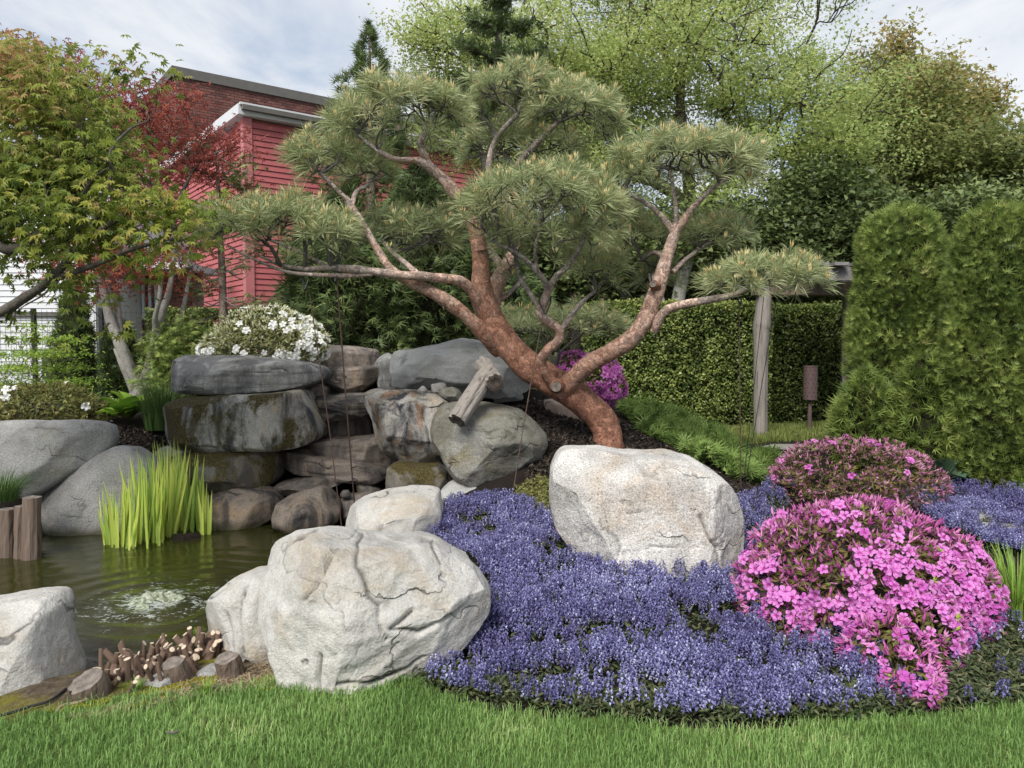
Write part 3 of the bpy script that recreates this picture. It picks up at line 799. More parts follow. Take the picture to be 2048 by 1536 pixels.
# ------------------------------------------------------------------ rocks
_ico = {}
def ico(s):
    if s not in _ico:
        import bmesh
        bm = bmesh.new(); bmesh.ops.create_icosphere(bm, subdivisions=s, radius=1)
        v = np.array([q.co[:] for q in bm.verts]); f = np.array([[w.index for w in q.verts] for q in bm.faces]); bm.free()
        _ico[s] = (v, f)
    return _ico[s]
def vnormals(v, f):
    fn = np.cross(v[f[:, 1]] - v[f[:, 0]], v[f[:, 2]] - v[f[:, 0]])
    n = np.zeros_like(v)
    for k in range(3): np.add.at(n, f[:, k], fn)
    return unit(n)
def rock(poly, Y, thick, mat, label, sub_=5, boxy=3.0, lean=.25, back=None, facets=5, amp=.05, crack=.02, strata=0.0, strata_dir=(0, 0, 1), seed=0, name='boulder', cat='boulder', group=None, top=None, rough=1.0, cracks_at=(), chip=1.0):
    """a boulder: silhouette given in photo pixels at distance Y, with real depth (thick = half depth towards the viewer)"""
    rng = np.random.default_rng(seed + 100)
    pl = np.array([P(x, y, Y)[[0, 2]] for x, y in poly])
    x_, z_ = pl[:, 0], pl[:, 1]
    cr = x_ * np.roll(z_, -1) - np.roll(x_, -1) * z_
    A = cr.sum() / 2
    c = np.array([((x_ + np.roll(x_, -1)) * cr).sum(), ((z_ + np.roll(z_, -1)) * cr).sum()]) / (6 * A)
    nA = 720
    an = np.linspace(-PI, PI, nA, endpoint=False)
    rad = np.zeros(nA)
    for i in range(len(pl)):
        a = pl[i] - c; b = pl[(i + 1) % len(pl)] - c; e = b - a
        dx, dz = np.cos(an), np.sin(an)
        den = dx * e[1] - dz * e[0]
        with np.errstate(divide='ignore', invalid='ignore'):
            t = (a[0] * e[1] - a[1] * e[0]) / den
            s = (a[0] * dz - a[1] * dx) / den
        ok = (t > 0) & (s >= -1e-6) & (s <= 1 + 1e-6) & np.isfinite(t)
        rad = np.where(ok, np.maximum(rad, np.where(ok, t, 0)), rad)
    kern = np.hanning(19); kern /= kern.sum()
    rad = np.convolve(np.concatenate((rad[-9:], rad, rad[:9])), kern, 'valid')
    D, Fc = ico(sub_)
    th = np.arctan2(D[:, 2], D[:, 0])
    sr, dp = np.hypot(D[:, 0], D[:, 2]), -D[:, 1]
    g = (sr ** boxy + np.abs(dp) ** boxy) ** (-1 / boxy)
    s, d = sr * g, dp * g
    r = np.interp(th, np.concatenate((an, [PI])), np.concatenate((rad, rad[:1])))
    bk = thick if back is None else back
    lx, lz = np.cos(th) * r * s, np.sin(th) * r * s
    ly = np.where(d > 0, -d * thick, -d * bk)
    v = np.stack((lx, ly, lz), -1)
    H = max(np.ptp(z_), .05); size = math.sqrt(abs(A))
    v[:, 1] += lean * lz * np.clip(d, 0, 1)
    if top is not None:                    # a flat top that tips away from the viewer
        zt = (top[0] - .5) * H
        v[:, 1] += np.clip(lz - zt, 0, None) * top[1]
    cuts = [(unit(np.array((rng.normal() * .8, -abs(rng.normal()) - .55, rng.normal() * .7))), rng.uniform(.78, .92)) for _ in range(facets)]
    if boxy >= 3:                          # split faces of a quarried block
        jt = lambda: rng.normal() * .12
        cuts += [(unit(np.array((jt(), -1, lean + jt()))), .80), (unit(np.array((jt(), -.55, 1))), rng.uniform(.8, .88)), (unit(np.array((-.8, -.8, jt()))), rng.uniform(.78, .88)), (unit(np.array((.8, -.8, jt()))), rng.uniform(.78, .88)), (unit(np.array((jt(), -.8, -.9))), rng.uniform(.8, .9))]
    for n, fr in cuts:
        q = v @ n
        v = v - n * (np.clip(q - q.max() * fr, 0, None) * .97)[:, None]
    off = rng.uniform(-50, 50, 3)
    cm = np.zeros(len(v))
    nv = vnormals(v, Fc)
    pn = (v + off) / size
    damp = np.clip((1 - s) * 5, .4, 1)      # keep the silhouette
    def chips(K, am, tilt, warp):           # broken faces: cells with their own level and slope, steps between them
        sd_ = v[rng.choice(len(v), K, replace=False)]
        vw = v + np.stack([fbm(pn * 5 + 7 * q_, 2, seed + 60 + q_) for q_ in range(3)], -1) * warp * size
        lab = np.concatenate([((vw[i:i + 6000, None] - sd_[None]) ** 2).sum(-1).argmin(1) for i in range(0, len(vw), 6000)])
        lv, gr = rng.uniform(-1, 1, K), rng.normal(size=(K, 3))
        h_ = am * size * (lv[lab] + tilt * ((v - sd_[lab]) * gr[lab]).sum(-1) / size * math.sqrt(K))
        for _ in range(2):
            acc, cn = h_.copy(), np.ones(len(h_))
            for a_, b_ in ((0, 1), (1, 2), (2, 0)):
                np.add.at(acc, Fc[:, a_], h_[Fc[:, b_]]); np.add.at(cn, Fc[:, a_], 1.0)
            h_ = acc / cn
        return h_
    disp = amp * size * (fbm(pn * 2.2, 4, seed) * .9 + .35 * fbm(pn * 6, 3, seed + 9) * rough)
    disp += chips(16, .016 * chip, .5, .03) + chips(60, .007 * chip, .6, .012)
    if strata:
        sdir = unit(np.array(strata_dir)); q = (v @ sdir) / size
        w = fbm(pn * 1.6, 3, seed + 3)
        disp += strata * size * .02 * (np.abs(((q * 9 + w * 1.6) % 1) - .5) * 4 - 1)
    if crack:
        c1 = np.abs(fbm(pn * np.array((1.3, 1.3, 1.8)) + fbm(pn * 4, 3, seed + 6)[:, None] * .18, 2, seed + 20))
        m1 = np.clip((fbm(pn * 2.2, 2, seed + 30) + .25) * 3, 0, 1)
        disp -= crack * size * np.exp(-(c1 / .022) ** 2) * m1
        cm = np.maximum(cm, np.exp(-(c1 / .016) ** 2) * m1 * .75)
    for (cpx, wd, dpth) in cracks_at:       # cracks traced on the photo, cut into the stone
        line = np.array([P(a, b, Y - thick * .6) for a, b in cpx])[:, [0, 2]] - c
        jit = fbm(pn * 6, 2, seed + 41) * .008 * size + fbm(pn * 3, 2, seed + 42) * .012
        dist = np.full(len(v), 9.0)
        for a, b in zip(line[:-1], line[1:]):
            ab = b - a; tt = np.clip(((v[:, 0] - a[0]) * ab[0] + (v[:, 2] - a[1]) * ab[1]) / (ab @ ab), 0, 1)
            dist = np.minimum(dist, np.hypot(v[:, 0] - a[0] - tt * ab[0] + jit, v[:, 2] - a[1] - tt * ab[1] + jit))
        disp -= np.where(v[:, 1] < .1, dpth * np.exp(-(dist / wd) ** 2), 0)
        cm = np.maximum(cm, np.where(v[:, 1] < .1, np.exp(-(dist / (wd * .8)) ** 2), 0))
    v = v + nv * (disp * damp)[:, None]
    v = v + nv * (.004 * fbm((v + off) * 28, 3, seed + 50) * rough)[:, None]
    o = MB(); base = np.array((c[0], Y, c[1]))
    o.add(v + base, Fc, 0, cm)
    ob = o.build(name, MT[mat], smooth=True, origin=base)
    return tag(ob, label, cat, group)
GW = 'boulders stacked round the waterfall'
rock([(-150, 870), (-120, 850), (0, 841), (67, 841), (135, 842), (207, 846), (221, 854), (224, 885), (200, 920), (140, 965), (60, 1005), (-60, 1010), (-140, 970)], 7.0, .42, 'rock_grey',
     'long flat grey boulder at the left edge above the log posts', lean=.35, boxy=3.2, amp=.035, seed=1, crack=.006, chip=.9)
rock([(234, 890), (270, 892), (290, 907), (310, 928), (322, 955), (326, 1000), (322, 1060), (300, 1120), (200, 1135), (84, 1130), (80, 1098), (83, 1045), (86, 1000), (90, 968), (121, 936), (153, 930), (191, 911)], 7.0, .42, 'rock_grey_wet',
     'smooth grey hump of a boulder standing in the pond behind the iris', lean=.32, boxy=2.6, facets=3, amp=.03, seed=2, crack=.004, chip=.9)
rock([(300, 935), (306, 908), (322, 894), (345, 892), (368, 900), (376, 960), (366, 1020), (318, 1010)], 7.35, .2, 'rock_grey', 'small grey boulder half hidden behind the tall iris leaves', seed=3, lean=.3)
rock([(364, 715), (385, 709), (418, 711), (496, 711), (545, 716), (594, 723), (633, 733), (649, 744), (647, 760), (619, 770), (565, 779), (516, 783), (438, 787), (395, 785), (366, 777), (362, 748)], 7.9, .6, 'rock_slab',
     'long grey streaked slab on top of the stack under the white azalea', boxy=6, lean=.1, top=(.72, 1.6), facets=5, amp=.035, seed=4, strata=.35, strata_dir=(-.5, 0, .9), group=GW, name='rock_slab', cat='rock slab')
rock([(345, 815), (352, 803), (379, 794), (428, 791), (496, 787), (555, 784), (603, 780), (609, 795), (616, 808), (628, 836), (641, 865), (636, 879), (604, 889), (545, 890), (496, 894), (447, 904), (414, 905), (379, 894), (357, 882), (347, 861), (349, 836)], 7.65, .62, 'rock_mossy',
     'thick mossy slab with black stains in the middle of the left stack', boxy=6, lean=.14, facets=4, amp=.04, seed=5, crack=.01, group=GW, name='rock_slab', cat='rock slab', sub_=6)
rock([(352, 905), (420, 902), (480, 897), (550, 890), (557, 910), (555, 955), (541, 970), (510, 979), (470, 983), (420, 978), (370, 970), (350, 945)], 7.45, .5, 'rock_mossy_dark',
     'brown mossy block at the foot of the left stack', boxy=4.0, lean=.12, amp=.05, seed=6, crack=.012, group=GW, name='rock_block', cat='rock block')
rock([(395, 1000), (430, 985), (470, 975), (520, 977), (550, 985), (563, 1003), (562, 1022), (545, 1040), (500, 1062), (410, 1075), (385, 1050)], 7.15, .4, 'rock_brown_wet',
     'low sloping brown rock at the waterline right of the iris', boxy=3, lean=.5, amp=.06, seed=7, crack=.03, strata=.5, strata_dir=(-.3, 0, 1), group=GW)
rock([(545, 1035), (553, 1008), (579, 992), (614, 979), (641, 971), (661, 979), (677, 997), (681, 1019), (678, 1040), (660, 1060), (618, 1068), (579, 1066), (548, 1052)], 6.9, .26, 'rock_brown_wet',
     'rounded brown boulder sitting in the pond below the waterfall', boxy=2.5, lean=.4, amp=.04, seed=8, crack=.006, chip=.8, facets=3, group=GW)
rock([(550, 975), (559, 965), (598, 957), (647, 952), (672, 958), (690, 966), (668, 973), (627, 980), (588, 988), (558, 986)], 7.45, .32, 'rock_brown', 'thin flat ledge stone just above the round pond boulder', boxy=3, lean=.6, seed=9, strata=.4, group=GW, name='ledge_stone', cat='ledge')
rock([(612, 706), (660, 690), (706, 692), (756, 700), (762, 725), (760, 748), (630, 748), (610, 730)], 9.3, .2, 'rock_brown', 'dull upright slab at the very back of the waterfall', boxy=5, lean=.05, seed=10, facets=2, amp=.02, group=GW, name='rock_slab', cat='rock slab')
rock([(640, 738), (650, 734), (700, 733), (765, 732), (764, 752), (747, 770), (726, 785), (696, 790), (666, 779), (650, 763)], 8.75, .3, 'rock_brown', 'dark wedge shaped block forming the topmost waterfall step', boxy=4, lean=.05, top=(.82, 3.0), seed=11, strata=.3, group=GW, name='step_block', cat='rock block')
rock([(610, 798), (647, 791), (700, 790), (735, 790), (741, 806), (746, 820), (737, 831), (696, 838), (657, 839), (629, 833), (617, 813)], 8.2, .38, 'rock_ledge', 'rough layered ledge jutting out as the middle waterfall step', boxy=6, lean=.0, top=(.68, 3.5), seed=12, amp=.06, strata=.9, crack=.02, group=GW, name='ledge_stone', cat='ledge')
rock([(628, 828), (738, 826), (748, 872), (700, 880), (636, 884), (626, 858)], 8.45, .3, 'rock_brown', 'flat faced brown block recessed under the rough ledge', boxy=6, lean=.03, seed=13, facets=2, amp=.025, group=GW, name='rock_block', cat='rock block')
rock([(596, 902), (622, 884), (641, 878), (696, 876), (757, 870), (780, 892), (802, 920), (790, 936), (764, 936), (735, 926), (686, 920), (637, 914)], 7.95, .4, 'rock_brown', 'upper brown ledge across the waterfall with an ochre right end', boxy=5, lean=.1, seed=14, strata=.5, crack=.015, group=GW, name='ledge_stone', cat='ledge')
rock([(557, 912), (575, 903), (598, 899), (637, 910), (686, 914), (731, 920), (760, 930), (786, 932), (780, 953), (752, 963), (715, 959), (657, 949), (627, 943), (588, 943), (562, 930)], 7.7, .42, 'rock_brown', 'lower brown ledge overhanging the dark hollow of the waterfall', boxy=5, lean=.05, seed=15, strata=.6, crack=.02, amp=.06, group=GW, name='ledge_stone', cat='ledge')
rock([(778, 715), (787, 701), (828, 697), (877, 689), (916, 677), (947, 679), (985, 686), (1029, 699), (1052, 715), (1062, 738), (1060, 780), (1030, 792), (994, 796), (926, 790), (877, 778), (818, 779), (795, 777), (786, 768), (790, 756), (781, 738)], 8.35, .7, 'rock_smooth',
     'big smooth pale grey slab behind the leaning pine trunk', boxy=3.2, lean=.3, top=(.55, 1.3), facets=4, amp=.04, seed=16, crack=.006, chip=1.1, group=GW, sub_=6, name='rock_slab', cat='rock slab')
rock([(731, 788), (740, 780), (754, 776), (813, 779), (870, 782), (905, 795), (915, 860), (900, 922), (872, 928), (832, 930), (803, 920), (776, 902), (761, 871), (757, 836), (742, 810)], 7.65, .6, 'rock_stain',
     'upright block with black streaks and a rust stain right of the waterfall', boxy=6, lean=.12, top=(.8, 1.2), facets=5, amp=.035, seed=17, crack=.012, group=GW, sub_=6, name='rock_block', cat='rock block')
rock([(860, 858), (868, 826), (890, 808), (920, 804), (955, 804), (1004, 808), (1043, 820), (1072, 844), (1092, 867), (1096, 887), (1082, 916), (1052, 942), (1012, 970), (980, 977), (940, 974), (905, 952), (888, 925), (874, 897), (862, 876)], 7.0, .5, 'rock_round',
     'large round grey boulder carrying the weathered log prop', boxy=2.5, lean=.12, facets=4, amp=.045, seed=18, crack=.012, chip=.8, group=GW, sub_=6)
rock([(780, 930), (799, 921), (832, 926), (878, 926), (895, 941), (905, 966), (885, 1010), (813, 1015), (772, 1005)], 7.3, .4, 'rock_mossy_dark', 'plain brownish block beneath the rust stained block', boxy=5, lean=.05, seed=19, facets=3, amp=.025, group=GW, name='rock_block', cat='rock block')
rock([(862, 1010), (885, 976), (905, 962), (940, 968), (1000, 968), (1035, 980), (1055, 1015), (1000, 1045), (900, 1055), (866, 1035)], 6.75, .3, 'rock_smooth', 'pale grey stone under the round boulder behind the purple flowers', boxy=3, lean=.4, seed=20, group=GW)
rock([(686, 1040), (694, 1019), (715, 1006), (754, 994), (811, 987), (852, 989), (873, 992), (885, 1025), (884, 1060), (862, 1090), (800, 1106), (740, 1106), (694, 1096), (685, 1065)], 5.75, .34, 'rock_pale',
     'squarish pale boulder between the pond and the purple flowers', boxy=3.6, lean=.3, top=(.62, 1.3), facets=5, amp=.04, seed=21, crack=.006, sub_=6)
rock([(416, 1216), (429, 1186), (459, 1162), (505, 1142), (560, 1135), (600, 1200), (600, 1320), (552, 1325), (500, 1328), (444, 1310), (420, 1250)], 4.02, .32, 'rock_pale',
     'smaller pale lobe of stone leaning on the left of the front boulder', boxy=2.8, lean=.15, facets=4, amp=.05, seed=22, crack=.012, chip=1.3,
     cracks_at=[([(455, 1225), (468, 1260), (478, 1300)], .012, .03), ([(490, 1170), (484, 1230), (500, 1290), (512, 1310)], .014, .04)])
rock([(523, 1172), (527, 1145), (526, 1113), (535, 1095), (564, 1077), (605, 1070), (649, 1066), (678, 1071), (699, 1077), (752, 1083), (796, 1084), (834, 1079), (869, 1087), (910, 1112), (938, 1124), (966, 1150), (985, 1186), (984, 1222), (960, 1251), (930, 1283), (886, 1303), (860, 1326), (842, 1360), (785, 1395), (693, 1405), (620, 1396), (586, 1370), (575, 1335), (569, 1304), (549, 1266), (540, 1230), (525, 1201)], 3.76, .48, 'rock_pale',
     'largest cream white boulder with cracks at the edge of the lawn', sub_=7, boxy=2.7, lean=.22, facets=11, amp=.035, seed=23, crack=.005, chip=1.3, strata=.15, strata_dir=(-.35, 0, 1),
     cracks_at=[([(690, 1105), (725, 1150), (745, 1185), (765, 1200), (770, 1235), (782, 1265)], .009, .03), ([(650, 1295), (648, 1340), (655, 1375)], .009, .03), ([(690, 1345), (760, 1345), (815, 1335), (850, 1315)], .009, .03),
                ([(825, 1220), (790, 1245), (840, 1262), (900, 1240)], .010, .03), ([(845, 1110), (872, 1150), (880, 1190)], .008, .022), ([(795, 1092), (830, 1110), (880, 1118), (912, 1122)], .012, .04), ([(530, 1135), (570, 1105), (630, 1085), (690, 1090)], .009, .025), ([(660, 1120), (640, 1160), (620, 1190)], .008, .018)])
rock([(1099, 995), (1101, 939), (1119, 911), (1134, 902), (1206, 902), (1251, 910), (1352, 911), (1397, 923), (1437, 948), (1461, 983), (1474, 1022), (1473, 1062), (1468, 1130), (1450, 1180), (1300, 1185), (1220, 1150), (1150, 1100), (1108, 1050)], 5.1, .48, 'rock_white',
     'massive white granite block with dark cracks beside the magenta azalea', sub_=7, boxy=4.0, lean=.15, top=(.76, .6), facets=2, amp=.025, seed=24, crack=.003, chip=.4,
     cracks_at=[([(1240, 1022), (1300, 1014), (1385, 1013)], .006, .01), ([(1290, 1080), (1370, 1083), (1420, 1070)], .006, .01), ([(1390, 1025), (1405, 1065), (1422, 1090), (1428, 1140)], .011, .03), ([(1195, 960), (1200, 1000), (1212, 1040), (1218, 1080)], .008, .006)])
rock([(-130, 1290), (-90, 1225), (0, 1214), (45, 1210), (68, 1212), (85, 1230), (94, 1260), (117, 1328), (132, 1372), (92, 1405), (0, 1440), (-120, 1450)], 3.6, .3, 'rock_pale', 'pale sandstone block cut off by the lower left corner', boxy=4, lean=.25, top=(.72, .9), facets=5, amp=.03, seed=25, crack=.005, sub_=6)
rock([(834, 781), (845, 770), (856, 780), (850, 786), (838, 786)], 7.42, .04, 'rock_smooth', 'tiny pointed stone on the stained block', seed=26, name='small_stone', cat='stone', sub_=3)
rock([(862, 769), (880, 765), (890, 767), (896, 777), (880, 786), (864, 784)], 7.5, .06, 'rock_grey', 'small dark square stone on the stained block', seed=27, name='small_stone', cat='stone', boxy=4, sub_=4)
rock([(873, 781), (880, 776), (906, 774), (918, 780), (926, 790), (922, 800), (902, 803), (882, 793)], 7.32, .1, 'rock_round', 'flat speckled stone resting beside the weathered log prop', seed=28, name='small_stone', cat='stone', sub_=4)
rock([(1412, 868), (1440, 870), (1460, 882), (1470, 905), (1458, 915), (1430, 905), (1412, 890)], 9.6, .22, 'rock_smooth', 'small pale rock at the top edge of the green juniper', seed=29, name='small_stone', cat='stone', sub_=4)
rock([(1086, 800), (1115, 798), (1160, 815), (1195, 848), (1160, 856), (1115, 848), (1092, 828)], 7.95, .2, 'rock_pink', 'pinkish rock half buried in mulch under the pine trunk', seed=30, sub_=4)
rock([(750, 718), (772, 704), (792, 715), (802, 785), (764, 788), (754, 750)], 8.8, .25, 'rock_slab', 'narrow upright stone between waterfall and the smooth grey slab', seed=31, boxy=4, group=GW, sub_=4)
rock([(712, 965), (730, 958), (762, 976), (768, 995), (748, 1002), (722, 994)], 7.55, .2, 'rock_mossy_dark', 'small mossy stone in the mouth of the dark hollow', seed=32, group=GW, sub_=4)
rock([(679, 1000), (692, 990), (740, 985), (775, 1000), (772, 1040), (700, 1050), (682, 1030)], 7.15, .25, 'rock_brown', 'low grey brown rock behind the squarish pale boulder', seed=33, group=GW, sub_=5)
rock([(679, 990), (686, 980), (697, 979), (703, 990), (697, 996), (683, 996)], 7.0, .05, 'rock_brown_wet', 'small round pebble below the waterfall', seed=34, name='small_stone', cat='stone', sub_=3, boxy=2)
rock([(612, 775), (640, 768), (656, 775), (657, 795), (615, 800)], 8.5, .2, 'rock_brown', 'small brown filler rock under the right tip of the top slab', seed=35, boxy=4, group=GW, sub_=4)
rock([(96, 1400), (110, 1380), (158, 1368), (163, 1385), (150, 1402), (108, 1412)], 3.42, .1, 'rock_pale', 'flat pale stone beside the lower left block', seed=36, name='small_stone', cat='stone', sub_=4, boxy=4)
rock([(285, 1362), (310, 1352), (345, 1352), (352, 1368), (325, 1385), (288, 1385)], 3.5, .1, 'rock_grey', 'low dark stone in the moss between two log rounds', seed=37, name='small_stone', cat='stone', sub_=4)
rock([(390, 1345), (415, 1336), (440, 1340), (442, 1352), (410, 1362), (392, 1358)], 3.62, .09, 'rock_grey', 'low dark stone left of the rightmost log round', seed=38, name='small_stone', cat='stone', sub_=4)
rock([(960, 745), (985, 740), (1040, 775), (1050, 800), (990, 806)], 8.1, .15, 'rock_smooth', 'pale sliver of rock under the slab behind the trunk', seed=39, sub_=4)
# ------------------------------------------------------------------ the sculpted red pine
def px_path(pts, per=7):
    """[(px,py,Y,radius px)] -> smooth world path and radii"""
    w = np.array([P(a, b, c) for a, b, c, r in pts]); r = np.array([r_ * .9 * c / FPX for a, b, c, r_ in pts])
    s = crom(w, per); k = np.linspace(0, len(r) - 1, len(s))
    return s, np.interp(k, np.arange(len(r)), r)
def needle_tuft(n, rng, spread=1.75, ln=1.0, w=.011):
    V, F = [], []
    for i in range(n):
        an = rng.uniform(0, 2 * PI); inc = spread * math.sqrt(rng.random()) * .98 + .06
        d = np.array((math.sin(inc) * math.cos(an), math.sin(inc) * math.sin(an), math.cos(inc)))
        d[2] += .12; d = unit(d)
        side = unit(np.cross(d, rng.normal(size=3)))
        l = ln * rng.uniform(.7, 1.05)
        b = d * .02 + np.array((0, 0, -rng.uniform(0, .35)))
        m = b + d * l * .55 + np.array((0, 0, -.01))
        e = b + d * l + np.array((0, 0, -.10 * l * math.sin(inc)))
        k = len(V)
        V += [b, m + side * w, m - side * w, e]
        F += [(k, k + 1, k + 2), (k + 2, k + 1, k + 3)]
    return np.array(V), np.array(F)
def spindle(h, r, base=0.0, lean=(0, 0)):
    v = [(lean[0] * 0, lean[1] * 0, base)]
    for q in range(4):
        a = q * PI / 2
        v.append((r * math.cos(a) + lean[0] * h * .45, r * math.sin(a) + lean[1] * h * .45, base + h * .45))
    v.append((lean[0] * h, lean[1] * h, base + h))
    f = []
    for q in range(4):
        f += [(0, 1 + (q + 1) % 4, 1 + q), (5, 1 + q, 1 + (q + 1) % 4)]
    return np.array(v, float), np.array(f)
_rg = np.random.default_rng(21)
TUFTS = [needle_tuft(46, _rg, 1.5, 1.05, .0165) for _ in range(4)]
def candle_set(rng):
    V, F, k = [], [], 0
    for i in range(rng.integers(3, 6)):
        v, f = spindle(rng.uniform(.22, .48), .042, .0, rng.normal(size=2) * .25)
        v[:, :2] += rng.normal(size=2) * .06
        V.append(v); F.append(f + k); k += 6
    return np.vstack(V), np.vstack(F)
CANDLES = [candle_set(_rg) for _ in range(4)]
def pad_tips(n, ells, rng, drop=.25):
    n = int(n)
    """tuft positions: crowded on the top of the pad, fewer beneath"""
    p, g = ell_surface(n * 4, ells, rng, (.72, 1.0))
    E = np.array(ells); 
    z0, z1 = p[:, 2].min(), p[:, 2].max()
    keep = rng.random(len(p)) < np.clip((g[:, 2] + .42) * 1.6, .08, 1)
    p, g = p[keep][:n], g[keep][:n]
    p = p + rng.normal(size=p.shape) * .035
    axis = unit(g * np.array((.9, .9, .35)) + np.array((0, 0, .75)))
    return p, axis
def needles_into(mb, p, axis, rng, size=.15, cand=.8, hue=0.0):
    which = rng.integers(0, 4, len(p))
    for q in range(4):
        m = which == q
        x, y, z = frames(axis[m], rng)
        stamp(mb, *TUFTS[q], p[m], x, y, z, rng.uniform(.8, 1.15, m.sum()) * size, 0, np.clip(rng.normal(.45 + hue, .22, m.sum()), 0, 1))
        c = m & (rng.random(len(p)) < cand)
        up = unit(axis[c] * .35 + np.array((0, 0, 1.0)))
        x, y, z = frames(up, rng)
        stamp(mb, *CANDLES[q], p[c] + up * .03, x, y, z, rng.uniform(.75, 1.2, c.sum()) * size, 1, rng.random(c.sum()))

pine_base = P(1215, 897, 7.3)
pine = thing('pine_tree', pine_base - np.array((0, 0, .08)), 'large sculpted red pine with a leaning reddish trunk and flat needle pads', 'tree')
BK = MT['pine_bark']
def limb(name, pts, a=(0, .3), sides=18, label=None, bump=.22, parent=None, seed=0, extra=()):
    mb = MB(); s, r = px_path(pts)
    tube(mb, s, r, sides, 0, np.linspace(a[0], a[1], len(s)), True, bump, seed)
    for pp, aa in extra:
        s2, r2 = px_path(pp); tube(mb, s2, r2, 12, 0, np.linspace(aa[0], aa[1], len(s2)), True, bump, seed + 3)
    o = mb.build(name, BK, parent or pine, smooth=True)
    if label: o['label'] = label
    return o
trunk = limb('trunk', [(1214, 915, 7.25, 38), (1216, 888, 7.28, 33), (1212, 858, 7.3, 31), (1192, 826, 7.3, 33), (1150, 789, 7.28, 35), (1092, 755, 7.25, 33), (1040, 716, 7.25, 31), (1003, 672, 7.25, 29), (978, 622, 7.2, 26), (964, 575, 7.15, 22), (962, 532, 7.1, 19), (958, 490, 7.05, 17)],
             (.08, .36), 30, seed=1)
# knots where limbs were sawn off
def knot(px, py, Y, r, d=(0, -1, .1), ln=.07):
    mb = MB(); p = P(px, py, Y); d = unit(np.array(d)); k = r * Y / FPX
    tube(mb, np.array([p - d * .1, p, p + d * ln * .7, p + d * ln]), [k * 1.25, k * 1.15, k * 1.05, k * .8], 14, 0, .15, False, .15, int(px))
    tube(mb, np.array([p + d * ln * .98, p + d * (ln - .012)]), [k * .8, .001], 14, 1, .5)
    return mb.build('knot', [BK, MT['log_end']], trunk, smooth=True)
knot(1113, 772, 6.98, 13, (-.1, -1, .0), .09)
knot(1311, 572, 6.78, 9, (-.5, -1, .2), .08)
limb_top = limb('limb', [(958, 500, 7.05, 17), (945, 445, 7.0, 16), (922, 405, 6.95, 15), (893, 366, 6.9, 13), (860, 335, 6.85, 12), (835, 320, 6.8, 9)], (.35, .65), seed=2,
                extra=[([(862, 337, 6.85, 8), (842, 295, 6.8, 8), (850, 262, 6.75, 6)], (.5, .8)), ([(838, 321, 6.8, 8), (790, 318, 6.75, 6), (755, 300, 6.7, 5), (715, 270, 6.7, 4)], (.5, .9))])
limb_back = limb('limb', [(985, 650, 7.4, 20), (985, 600, 7.5, 19), (1000, 556, 7.6, 17), (1022, 518, 7.7, 16), (1035, 480, 7.75, 13), (1020, 420, 7.75, 11), (1005, 380, 7.7, 10)], (.42, .6), seed=3,
                 extra=[([(1003, 385, 7.7, 8), (978, 343, 7.65, 7), (992, 278, 7.6, 6), (1036, 228, 7.5, 5)], (.6, .9)), ([(1008, 385, 7.7, 8), (1028, 341, 7.7, 7), (1062, 298, 7.6, 7), (1114, 246, 7.5, 5)], (.6, .9)),
                        ([(1012, 545, 7.65, 10), (988, 512, 7.8, 8), (965, 470, 7.9, 6)], (.5, .8)), ([(1000, 600, 7.6, 6), (1025, 580, 7.75, 5), (1050, 555, 7.9, 4)], (.6, .9))])
limb_left = limb('limb', [(1000, 700, 7.3, 20), (957, 656, 7.1, 17), (920, 622, 7.0, 16), (872, 588, 6.9, 14), (820, 564, 6.85, 12), (783, 540, 6.8, 10), (757, 502, 6.8, 9), (728, 453, 6.8, 8.5), (706, 417, 6.8, 8), (690, 395, 6.8, 7)], (.3, .7), seed=4,
                 extra=[([(700, 405, 6.8, 6), (672, 378, 6.75, 5), (640, 345, 6.7, 4), (610, 320, 6.7, 3)], (.6, .95)), ([(704, 414, 6.8, 6), (712, 385, 6.85, 5), (735, 370, 6.9, 4), (760, 350, 6.95, 3)], (.6, .95))])
limb_low = limb('limb', [(968, 625, 7.2, 18), (945, 585, 7.05, 13), (920, 562, 6.95, 12), (880, 556, 6.85, 11), (833, 552, 6.75, 10), (785, 549, 6.7, 10), (748, 543, 6.65, 9.5), (705, 538, 6.6, 9), (660, 536, 6.6, 7), (610, 538, 6.6, 6), (560, 530, 6.6, 4), (520, 512, 6.6, 3)], (.42, .85), seed=5,
                extra=[([(745, 548, 6.65, 6), (690, 552, 6.6, 6), (635, 550, 6.55, 5), (580, 545, 6.5, 4), (530, 528, 6.5, 3), (480, 505, 6.5, 2.5), (455, 490, 6.5, 2)], (.6, .9)),
                       ([(840, 552, 6.75, 7), (815, 530, 6.9, 6), (780, 500, 7.1, 5), (765, 480, 7.2, 4)], (.6, .9)), ([(660, 536, 6.6, 5), (600, 505, 6.7, 4), (540, 480, 6.7, 3)], (.7, .95))])
